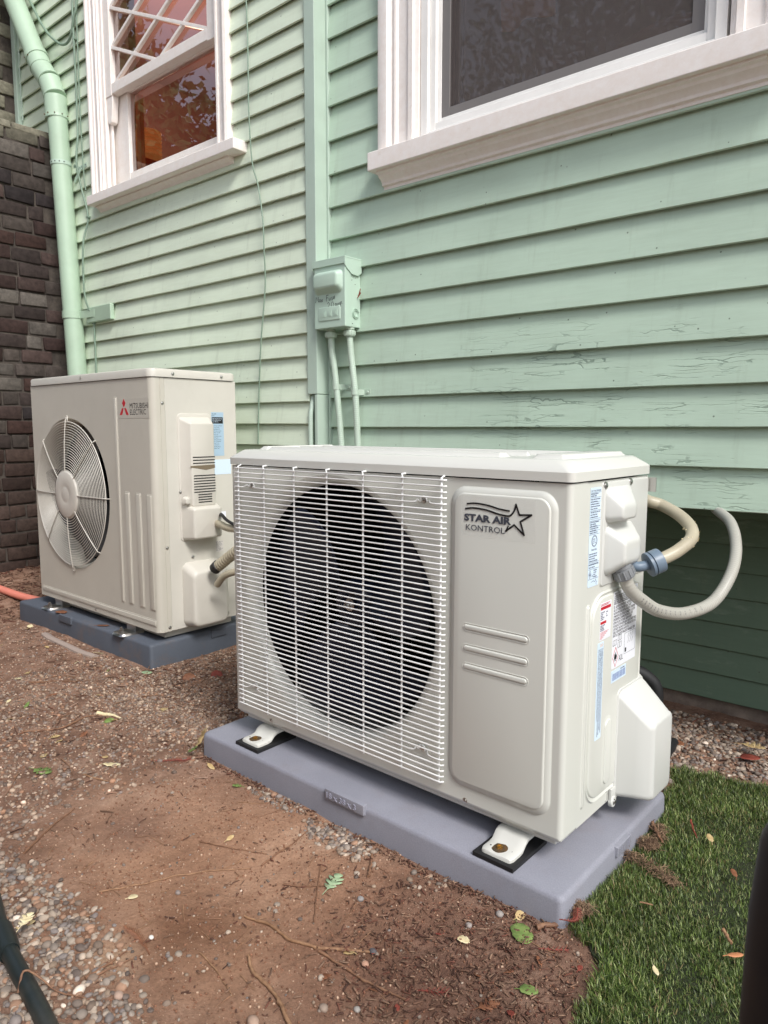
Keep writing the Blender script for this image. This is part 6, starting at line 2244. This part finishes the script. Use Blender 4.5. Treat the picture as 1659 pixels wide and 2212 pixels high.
leaf('leaf', 0.858, -0.119, 0.020, 'round', M['leaf_white'], 'cream leaf flake on the dark red bark', R(10), 0.4)
leaf('leaf', 0.345, -0.175, 0.020, 'long', M['leaf_tan'], 'upright folded tan leaf on the bare soil', R(100), 0.5, tilt=(0.5, 0))
leaf('leaf', 0.362, -0.392, 0.016, 'round', M['leaf_white'], 'pale yellow leaf flake lying on dark damp soil', R(60), 0.3)
leaf('leaf', 0.300, -0.545, 0.030, 'long', M['leaf_tan'], 'tan leaf on the pea gravel above the black hose', R(80), 0.3)
leaf('oak_leaf', 0.330, -0.555, 0.034, 'oak', M['leaf_white'], 'cream lobed leaf lying on top of the black hose', R(130), 0.3, z=0.045)
leaf('leaf', -0.02, 0.020, 0.055, 'long', M['leaf_tan'], 'shrivelled tan leaf propped against the near pad left corner', R(70), 0.8, tilt=(0, -1.0), z=0.045)
leaf('leaf', 0.00, -0.022, 0.036, 'long', M['leaf_green'], 'shrivelled olive leaf at the foot of the pad left corner', R(20), 0.7, tilt=(0.3, -0.6), z=0.035)
leaf('leaf', -0.625, 0.228, 0.036, 'round', M['leaf_pale'], 'green leaf against the near corner of the dark pad', R(20), 0.1)
leaf('leaf', -0.48, 0.29, 0.040, 'round', M['leaf_brown'], 'tall dry leaf standing between the two pads', R(60), 0.4, tilt=(0.9, 0))
leaf('leaf', -0.43, 0.36, 0.042, 'round', M['leaf_red'], 'dark red curled leaf leaning on the right side of the dark pad', R(20), 0.5, tilt=(0.7, 0))
leaf('leaf', -1.29, 0.262, 0.05, 'round', M['leaf_brown'], 'dead brown leaf fallen on the dark pad below the guard', R(10), 0.2, z=0.1)
leaf('leaf', -0.99, 0.275, 0.045, 'long', M['leaf_brown'], 'dead brown leaf fallen on the dark pad between its feet', R(40), 0.2, z=0.1)
leaf('leaf', 1.03, 0.83, 0.045, 'round', M['leaf_red'], 'red brown leaf lying on the back gravel at the right edge', R(40), 0.2, z=0.03)
leaf('leaf', 0.87, 0.80, 0.035, 'round', M['leaf_brown'], 'dark brown leaf on gravel right beside the valve cover', R(-20), 0.2, z=0.03)
leaf('leaf', 1.02, 0.90, 0.055, 'oak', M['leaf_tan'], 'tan lobed leaf against the wall foot at the right edge', R(10), 0.4, z=0.03)
leaf('leaf', 1.115, -0.013, 0.018, 'long', M['leaf_white'], 'tiny white flower petal lying on the turf', R(-50), 0.4, z=0.043)
leaf('leaf', 1.070, 0.385, 0.028, 'long', M['leaf_tan'], 'pointed tan leaf lying upright in the far turf', R(120), 0.3, z=0.045)
leaf('leaf', 1.135, 0.30, 0.024, 'long', M['leaf_brown'], 'thin brown leaf caught in the middle of the turf', R(120), 0.3, z=0.045)
leaf('leaf', 1.205, 0.255, 0.034, 'long', M['leaf_tan'], 'slender straw coloured leaf on the turf near the post', R(30), 0.3, z=0.045)
rg = random.Random(77)
for i in range(46):
    while True:
        x = rg.uniform(-1.5, 0.25); y = rg.uniform(-0.42, 0.24)
        if not onpad(x, y, 0.01) and not (x > -0.12 and y < -0.06) : break
    kd = rg.choice(['long', 'round', 'long', 'oak'])
    mc = rg.choice(['tan', 'tan', 'brown', 'green', 'white', 'brown'])
    wh = ('close before the dark pad' if y > 0.08 else 'at the far left of the gravel' if x < -0.8 else 'near the left end of the grey pad' if x > -0.2 else 'on the open gravel between the pads')
    leaf('fallen_leaf', x, y, rg.uniform(0.014, 0.030), kd, M['leaf_' + mc],
         'small ' + {'tan': 'tan', 'brown': 'brown', 'green': 'olive green', 'white': 'cream'}[mc] + ' ' + {'long': 'slender', 'round': 'rounded', 'oak': 'lobed'}[kd] + ' leaf ' + wh, rg.uniform(0, 6.28), rg.uniform(0.1, 0.5), group='small leaves on the gravel', tilt=(rg.uniform(-.3, .3), rg.uniform(-.3, .3)))
for i in range(12):
    x = rg.uniform(0.72, 1.04); y = rg.uniform(-0.30, -0.03)
    leaf('fallen_leaf', x, y, rg.uniform(0.010, 0.020), rg.choice(['long', 'round']), rg.choice([M['leaf_tan'], M['leaf_brown'], M['leaf_red'], M['leaf_brown']]),
         'small dead leaf bit in the red bark before the pad corner', rg.uniform(0, 6.28), rg.uniform(0.2, 0.6), group='leaf bits in the bark', tilt=(rg.uniform(-.3, .3), rg.uniform(-.3, .3)))
# the little red leaf stuck beside the disconnect box
mb = MB()
for pl_ in ([(0.0, -0.012), (0.006, 0.0), (0.009, 0.010), (0.012, 0.018), (0.014, 0.016), (0.013, 0.006), (0.012, 0.002), (0.016, 0.006), (0.0165, 0.000), (0.010, -0.006), (0.002, -0.013)],):
    mb.poly(lambda u, v, d: (-0.2035 + u * 0.9, YR - 0.030 + d + v * 0.1, 1.250 + v), pl_, 0, 0.001)
o = mb.build('leaf', M['leaf_red'], org=(-0.197, YR - 0.03, 1.25), frame='W')
setp(o, 'small red dry leaf caught behind the disconnect box', 'leaf')

def twig(pts, r0, r1, label, mat='twig', group=None, knots=0, br=(), off=0.001, zs=None, jit=0.35):
    """pts: ground (x,y); follows the soil"""
    rgt = random.Random(int(abs(pts[0][0] * 9173 + pts[0][1] * 771) * 100))
    P = cat([(p[0], p[1], 0) for p in pts], 7)
    n = len(P)
    out, rr = [], []
    for i, p in enumerate(P):
        f = i / (n - 1)
        r = r0 + (r1 - r0) * f
        j = r * jit
        x = p[0] + rgt.uniform(-j, j); y = p[1] + rgt.uniform(-j, j)
        z = gz(x, y) + r * 0.75 + off + (zs(f) if zs else 0)
        out.append((x, y, z)); rr.append(r * rgt.uniform(0.85, 1.18))
    mb = MB()
    mb.tube(out, rr, 7)
    for f, ang_, ln in br:
        i = int(f * (n - 1))
        a = Vector(out[i]); d = (Vector(out[min(i + 1, n - 1)]) - a).normalized()
        d = Matrix.Rotation(R(ang_), 3, 'Z') @ d
        mb.tube([tuple(a), tuple(a + d * ln * .5 + Vector((0, 0, 0.002))), tuple(a + d * ln)], [rr[i] * .6, rr[i] * .45, rr[i] * .25], 6)
    o = mb.build('twig', M[mat], org=out[0], ang=60)
    setp(o, label, 'twig', group)
twig([(0.305, -0.423), (0.333, -0.37), (0.361, -0.311), (0.415, -0.237), (0.442, -0.201)], 0.0014, 0.0008, 'long thin pale root lying across the middle of the bare soil', 'twig_pale', br=((0.1, 30, 0.02),))
twig([(0.542, -0.295), (0.585, -0.283), (0.64, -0.284), (0.687, -0.27)], 0.0022, 0.0028, 'knobbly brown stick curving over the soil below the green oak leaf', 'twig_pale', br=((0.2, 40, 0.015),))
twig([(0.689, -0.268), (0.72, -0.245), (0.755, -0.219)], 0.0026, 0.0020, 'short straight stick ending at a round pebble', 'twig_pale')
twig([(0.695, -0.272), (0.759, -0.269), (0.807, -0.268), (0.86, -0.262)], 0.0024, 0.0015, 'dark brown stick running on towards the red bark', 'twig')
twig([(0.619, -0.348), (0.645, -0.362), (0.697, -0.369), (0.737, -0.383), (0.80, -0.412)], 0.0026, 0.0030, 'stout bent stick leaving the picture at the bottom', 'twig_pale')
twig([(0.561, -0.395), (0.61, -0.399), (0.664, -0.412)], 0.0012, 0.0008, 'thin pale twig left of the stout bent stick', 'twig_pale')
twig([(0.093, -0.461), (0.031, -0.38), (0.001, -0.318)], 0.0026, 0.0012, 'straight brown twig on the soil at the far left', 'twig')
twig([(0.301, -0.216), (0.36, -0.195), (0.436, -0.159)], 0.0013, 0.0007, 'thin grey twig near the top of the bare soil', 'twig')
twig([(0.453, -0.186), (0.446, -0.105), (0.431, -0.033)], 0.0016, 0.0010, 'slim twig pointing at the pad front', 'twig', br=((0.3, 60, 0.02),))
twig([(0.542, -0.119), (0.59, -0.175), (0.639, -0.229)], 0.0014, 0.0012, 'brown twig crossing behind the pale oak leaf', 'twig', br=((0.4, 70, 0.03), (0.7, -50, 0.02)))
twig([(0.632, -0.089), (0.612, -0.06), (0.594, -0.036)], 0.0028, 0.0020, 'short thick twig standing near the stones at the pad', 'twig')
twig([(0.525, -0.195), (0.56, -0.175), (0.587, -0.157)], 0.0020, 0.0010, 'forked brown twig left of the pale oak leaf', 'twig', br=((0.5, 60, 0.03), (0.3, -50, 0.02)))
twig([(0.453, -0.619), (0.443, -0.603), (0.476, -0.582), (0.52, -0.555)], 0.0018, 0.0010, 'bent red brown twig lying over the black hose', 'twig', zs=lambda f: 0.026 * math.exp(-((f - 0.35) / 0.3) ** 2))
twig([(-0.44, -0.241), (-0.395, -0.156), (-0.422, -0.08), (-0.389, -0.032)], 0.0028, 0.0022, 'curved grey twig on the gravel at the left', 'twig')
twig([(-0.42, -0.05), (-0.38, -0.03), (-0.34, -0.02)], 0.006, 0.002, 'pale peeling bark strip at the end of the curved twig', 'leaf_white')
twig([(-0.113, -0.241), (-0.045, -0.217)], 0.0020, 0.0012, 'short pale twig above the gravel at the left', 'twig_pale')
twig([(-0.818, -0.064), (-0.701, 0.038)], 0.0030, 0.0018, 'straight red brown stick among far gravel', 'twig')
twig([(0.482, -0.536), (0.478, -0.50), (0.474, -0.467)], 0.0026, 0.0012, 'thick dark twig in the edge of the pea gravel', 'twig', br=((0.6, 50, 0.02),))
twig([(0.487, -0.528), (0.492, -0.49), (0.497, -0.45)], 0.0018, 0.0008, 'slim red twig beside the thick dark twig', 'twig')
twig([(0.931, -0.023), (0.945, -0.005), (0.962, 0.014)], 0.0045, 0.0035, 'flat dark bark piece lying along the pad corner', 'twig')
twig([(1.162, 0.144), (1.170, 0.132), (1.180, 0.121)], 0.0030, 0.0022, 'short pale knobbly twig lying on the turf', 'twig_pale', off=0.022)
twig([(1.040, 0.120), (1.058, 0.128)], 0.0014, 0.0010, 'straight straw stub on the turf left of the petal', 'twig_pale', off=0.022)
twig([(1.02, 0.43), (1.035, 0.40), (1.05, 0.375)], 0.0022, 0.0012, 'red fern twig lying on the far turf', 'leaf_red', off=0.022)
twig([(0.965, 0.375), (0.985, 0.345), (1.005, 0.320)], 0.0030, 0.0018, 'grey brown stick at the turf edge by the pad side', 'twig', off=0.02)
rg = random.Random(5)
for i in range(44):
    x = rg.uniform(0.10, 1.0); y = rg.uniform(-0.5, -0.03)
    a = rg.uniform(0, 6.28); L_ = rg.uniform(0.02, 0.06)
    twig([(x, y), (x + math.cos(a) * L_ * .5, y + math.sin(a) * L_ * .5 + rg.uniform(-.004, .004)), (x + math.cos(a) * L_, y + math.sin(a) * L_)], rg.uniform(0.0005, 0.0011), 0.0004,
         'short hair-thin twig ' + ('lying on the bare soil left of the long pale root' if x < 0.33 else 'on the bare soil before the pad middle' if x < 0.62 and y > -0.3 else 'on the dark soil near the bottom edge' if y <= -0.3 else 'in the red bark before the pad corner'), rg.choice(['twig', 'twig_pale']), group='thin twigs on the soil')
for i in range(14):
    x = rg.uniform(-1.3, 0.0); y = rg.uniform(-0.4, 0.15)
    a = rg.uniform(0, 6.28); L_ = rg.uniform(0.04, 0.10)
    twig([(x, y), (x + math.cos(a) * L_ * .5, y + math.sin(a) * L_ * .5 + rg.uniform(-.006, .006)), (x + math.cos(a) * L_, y + math.sin(a) * L_)], rg.uniform(0.001, 0.002), 0.0007,
         'thin brown twig on the mixed gravel ' + ('far left beside the dark pad' if x < -0.75 else 'midway between the two pads' if x < -0.3 else 'just left of the near pad'), 'twig', group='twigs on the gravel', off=0.004)
# dead conifer sprig
def sprig(pts, label, w0, mat='leaf_red', off=0.002):
    mb = MB()
    P = cat([(a, b_, 0) for a, b_ in pts], 7)
    P = [(p[0], p[1], gz(p[0], p[1]) + off) for p in P]
    mb.tube(P, 0.0009, 5)
    for i in range(1, len(P) - 1):
        d = (Vector(P[i + 1]) - Vector(P[i])).normalized()
        f = math.sin(math.pi * (1 - i / len(P)) ** 0.8)
        for sg in (-1, 1):
            q = Matrix.Rotation(R(48 * sg), 3, 'Z') @ d
            e = Vector(P[i]) + q * w0 * max(f, .15)
            mb.tube([P[i], tuple(e + Vector((0, 0, 0.001)))], [0.0008, 0.0004], 4)
    o = mb.build('fern_sprig', M[mat], org=P[0])
    setp(o, label, 'sprig')
sprig([(0.505, -0.447), (0.475, -0.440), (0.448, -0.437), (0.420, -0.441)], 'dead reddish conifer sprig on the soil above the pea gravel', 0.010, 'leaf_brown')
sprig([(-0.06, -0.10), (-0.02, -0.06), (0.0, -0.03)], 'red dead conifer sprig on the soil left of the near pad', 0.018)
sprig([(0.965, -0.014), (0.985, 0.0), (0.975, 0.03)], 'bright red conifer sprig between pad corner and turf', 0.010, off=0.03)
sprig([(0.86, -0.24), (0.90, -0.215)], 'red conifer sprig at the bottom among the bark', 0.012)
sprig([(0.955, -0.06), (0.99, -0.03)], 'red conifer sprig in the bark just before the turf', 0.010)
# dead thatch clumps on the turf
def clump(pts, w_, label, seed):
    rgc = np.random.default_rng(seed)
    P = cat([(a, b_, 0) for a, b_ in pts], 10)
    vs, fs, cs = [], [], []
    b = 0
    pal = [srgb(112, 88, 70), srgb(136, 110, 88), srgb(92, 72, 58), srgb(156, 130, 104)]
    for k in range(520):
        p = P[int(rgc.integers(len(P)))]
        x = p[0] + rgc.normal(0, w_); y = p[1] + rgc.normal(0, w_)
        z = gz(x, y) + 0.014 + abs(rgc.normal(0, 0.004))
        a = rgc.uniform(0, 6.28); L_ = rgc.uniform(0.005, 0.016); e = rgc.uniform(-0.5, 0.5)
        d = np.array([math.cos(a), math.sin(a), e]) * L_
        q = np.array([-math.sin(a), math.cos(a), 0]) * rgc.uniform(0.0003, 0.0008)
        o3 = np.array([x, y, z])
        m = o3 + d * .5 + np.array([0, 0, 0.002])
        v = np.array([o3 - q, o3 + q, m + q, m - q, o3 + d + q * .4, o3 + d - q * .4])
        vs.append(v); fs.append(np.array([[0, 1, 2, 3], [3, 2, 4, 5]]) + b); b += 6
        c = np.array(pal[int(rgc.integers(4))]); c[:3] *= rgc.uniform(.7, 1.2)
        cs.append(np.tile(c, (6, 1)))
    V = np.concatenate(vs)
    o0 = V.mean(0)
    ob = np_mesh('thatch_clump', V - o0, np.concatenate(fs), M['clump'], np.concatenate(cs), smooth=False, location=tuple(o0))
    setp(ob, label, 'thatch')
clump([(0.960, 0.250), (0.99, 0.245), (1.03, 0.236), (1.062, 0.222)], 0.007, 'long matted brown clump of dead thatch on the turf', 1)
clump([(0.945, 0.36), (0.962, 0.375), (0.985, 0.36), (0.995, 0.335)], 0.006, 'arched brown clump of thatch by the pad side', 2)
clump([(0.968, 0.040), (0.972, 0.052)], 0.008, 'small brown clump at the near pad corner edge', 3)
clump([(0.98, 0.31), (0.99, 0.30)], 0.007, 'little brown clump between the arched and the long clump', 5)
# notable pebbles
def pebble(x, y, r, col, label):
    v = SI.copy() * np.array([1, 0.8, 0.62])
    rgq = np.random.default_rng(int(abs(x * 1000 + y * 77)))
    for _ in range(5):
        dn = rgq.normal(size=3); dn /= np.linalg.norm(dn)
        v = v - np.outer(np.clip(v @ dn - 0.7, 0, 1) * 0.8, dn)
    v = v * r
    c = np.tile(np.array(srgb(*col)), (len(v), 1))
    ob = np_mesh('pebble', v, SF, M['stone'], c, location=(x, y, gz(x, y) + r * 0.4))
    setp(ob, label, 'pebble')
pebble(0.472, -0.424, 0.0048, (226, 222, 214), 'small white pebble on bare soil by the dead sprig')
pebble(0.723, -0.423, 0.010, (170, 144, 126), 'large angular pinkish stone at the bottom edge')
pebble(0.779, -0.344, 0.0080, (152, 134, 120), 'round grey brown stone half set in the bark')
pebble(0.766, -0.245, 0.0068, (182, 142, 120), 'round tan pebble near the straight stick')
pebble(0.757, -0.217, 0.0070, (92, 88, 90), 'dark round pebble touching the straight stick end')
pebble(0.549, -0.522, 0.0085, (174, 148, 132), 'pink flat pebble at the edge of the pea gravel')
pebble(0.66, -0.14, 0.0070, (150, 146, 144), 'angular grey pebble right of the pale oak leaf')
pebble(0.815, -0.315, 0.0058, (158, 152, 146), 'pale grey pebble in the bark near the bottom')
pebble(0.845, -0.085, 0.0065, (158, 148, 142), 'grey pebble in the bark near the pad')
pebble(0.41, -0.335, 0.0058, (140, 128, 122), 'flat grey pebble beside the long pale root')
pebble(0.335, -0.32, 0.0030, (190, 180, 170), 'tiny pale pebble beside the long root end')
pebble(0.868, -0.030, 0.0080, (156, 148, 142), 'slim grey stone leaning near the pad front')

# black irrigation hose with collar
t = T('irrigation_hose', 'black irrigation hose crossing the pea gravel in the near left corner', 'hose', (0.38, -0.60, 0.02))
hz = 0.034
mb = MB()
mb.tube(cat([(0.10, -0.540, hz), (0.20, -0.560, hz), (0.285, -0.581, hz), (0.345, -0.592, hz)], 5), 0.0145, 20)
mb.tube(cat([(0.36, -0.594, hz), (0.42, -0.602, hz), (0.50, -0.611, hz - 0.002), (0.62, -0.628, hz - 0.004)], 6), 0.0122, 20)
mb.build('tube', M['hose'], t, ang=60)
mb = MB()
mb.tube([(0.305, -0.584, hz), (0.355, -0.5935, hz), (0.366, -0.5955, hz)], [0.0168, 0.0168, 0.0148], 24)
mb.build('collar', M['hose'], t, ang=40)
mb = MB()
mb.tube(cat([(-2.10, 0.225, 0.13), (-1.95, 0.27, 0.105), (-1.80, 0.315, 0.080), (-1.66, 0.36, 0.066), (-1.5, 0.41, 0.05)], 5), 0.0165, 16)
o = mb.build('coral_pipe', M['orange_pipe'], org=(-1.8, 0.315, 0.05))
setp(o, 'coral pink pipe lying on the ground behind the dark pad', 'pipe')
# black post close to the camera
t = T('black_post', 'dark round topped post standing close at the lower right edge', 'post', (1.3625, -0.430, 0.0))
mb = MB()
mb.lathe((1.3640, -0.430, -0.05), (0, 0, 1), [(0.046, 0), (0.046, 0.44), (0.0445, 0.52), (0.040, 0.575), (0.030, 0.600), (0.014, 0.612), (0.001, 0.615)], 28)
mb.build('shaft', M['post'], t)
# thick bed edge seen as a worn concrete lip before the dark pad
mb = MB()
mb.loft([[(x + dx, y + dy, gz(x, y) + dz) for dx, dy, dz in ((0, -0.016, -0.01), (0, -0.014, 0.006), (0, 0.0, 0.010), (0, 0.014, 0.004), (0, 0.014, -0.01))] for x, y in ((-1.30, 0.20), (-1.22, 0.185), (-1.10, 0.19), (-0.98, 0.185), (-0.90, 0.195))])
o = mb.build('concrete_lip', NM('pale_concrete', srgb(158, 142, 132), 0.9).m, org=(-1.1, 0.19, 0.02))
setp(o, 'worn pale concrete strip showing along the front of the dark pad', 'concrete strip')

# ================================================================== GARDEN BEHIND THE CAMERA (shades the place, shows in the panes)
mb = MB()  # unseen fence, added to keep low light off the front faces
for k in range(46):
    x = -6.5 + k * 0.19
    mb.box(x, x + 0.178, -2.45, -2.425, 0.03, 1.98 + 0.01 * math.sin(k * 3.3))
mb.box(-6.5, 2.3, -2.42, -2.38, 0.4, 0.49); mb.box(-6.5, 2.3, -2.42, -2.38, 1.4, 1.49)
o = mb.build('added_shade_fence', M['fence'], org=(-2.0, -2.43, 0.0))
setp(o, 'unseen board fence added opposite the green wall to shade the front faces', 'fence')
def tree(x, y, h, rad, n, seed, label, cz=None, flat=0.8, ls=1.0):
    t = T('garden_tree', label, 'tree', (x, y, 0.0), group=None)
    rgt = np.random.default_rng(seed)
    mb = MB()
    mb.tube([(x, y, 0), (x + .05, y, h * .3), (x - .05, y + .05, h * .6), (x, y, h * 0.85)], [0.17, 0.13, 0.09, 0.03], 10)
    for k in range(9):
        a = rgt.uniform(0, 6.28); z = h * rgt.uniform(0.35, 0.7)
        mb.tube([(x, y, z), (x + math.cos(a) * rad * .4, y + math.sin(a) * rad * .4, z + 0.4), (x + math.cos(a) * rad * .85, y + math.sin(a) * rad * .85, z + 0.8)], [0.06, 0.035, 0.01], 6)
    mb.build('trunk', M['trunk'], t)
    cz = cz or h * 0.68
    cl = rgt.normal(size=(70, 3)); cl /= np.linalg.norm(cl, axis=1)[:, None]
    cl *= (rgt.random((70, 1)) ** 0.45) * rad * np.array([1, 1, flat])
    idx = rgt.integers(0, 70, n)
    c = cl[idx] + rgt.normal(0, rad * 0.13, (n, 3)) + np.array([0, 0, cz])
    d = rgt.normal(size=(n, 3)); d /= np.linalg.norm(d, axis=1)[:, None]
    e = np.cross(d, rgt.normal(size=(n, 3))); e /= np.linalg.norm(e, axis=1)[:, None]
    s_ = rgt.uniform(0.03, 0.065, (n, 1)) * ls
    V = np.stack([c - d * s_, c + e * s_ * .5, c + d * s_, c - e * s_ * .5], 1).reshape(-1, 3)
    Fq = (np.arange(n) * 4)[:, None] + np.array([[0, 1, 2, 3]])
    ob = np_mesh('crown', V, Fq, M['tree_leaf'], smooth=False)
    ob.parent = t.o
tree(-12.4, -4.4, 8.4, 3.4, 30000, 1, 'leafy garden tree mirrored dark in the small window', ls=2.2)
tree(-5.0, -6.4, 5.0, 1.8, 8000, 2, 'lower garden tree right of the dark one in the pane')
tree(-1.6, -5.2, 6.2, 2.2, 9000, 3, 'broad garden tree opposite the big window')

# ------------------------------------------------------------------ each loose piece an object of its own
def explode(names):
    for ob in [o for o in COL.objects if o.type == 'MESH' and o.name.split('.')[0] in names]:
        me = ob.data
        bm = bmesh.new(); bm.from_mesh(me)
        bm.verts.ensure_lookup_table()
        seen = set(); isl = []
        for v in bm.verts:
            if v.index in seen: continue
            st_ = [v]; grp = []
            seen.add(v.index)
            while st_:
                q = st_.pop(); grp.append(q.index)
                for e in q.link_edges:
                    w_ = e.other_vert(q)
                    if w_.index not in seen:
                        seen.add(w_.index); st_.append(w_)
            isl.append(set(grp))
        bm.free()
        if len(isl) < 2: continue
        base = ob.name.split('.')[0]
        for g_i in isl[1:]:
            c = ob.copy(); c.data = me.copy(); COL.objects.link(c)
            b2 = bmesh.new(); b2.from_mesh(c.data)
            bmesh.ops.delete(b2, geom=[v for v in b2.verts if v.index not in g_i], context='VERTS')
            b2.to_mesh(c.data); b2.free()
        b2 = bmesh.new(); b2.from_mesh(me)
        bmesh.ops.delete(b2, geom=[v for v in b2.verts if v.index not in isl[0]], context='VERTS')
        b2.to_mesh(me); b2.free()
explode({'jamb', 'weep_cover', 'weep_slot', 'red_band', 'lid_ridge', 'rivet', 'strap_hole', 'vent_slot', 'pin_hole', 'rivet_hole', 'pressed_rib', 'knockout', 'corner_board', 'rear_foot'})
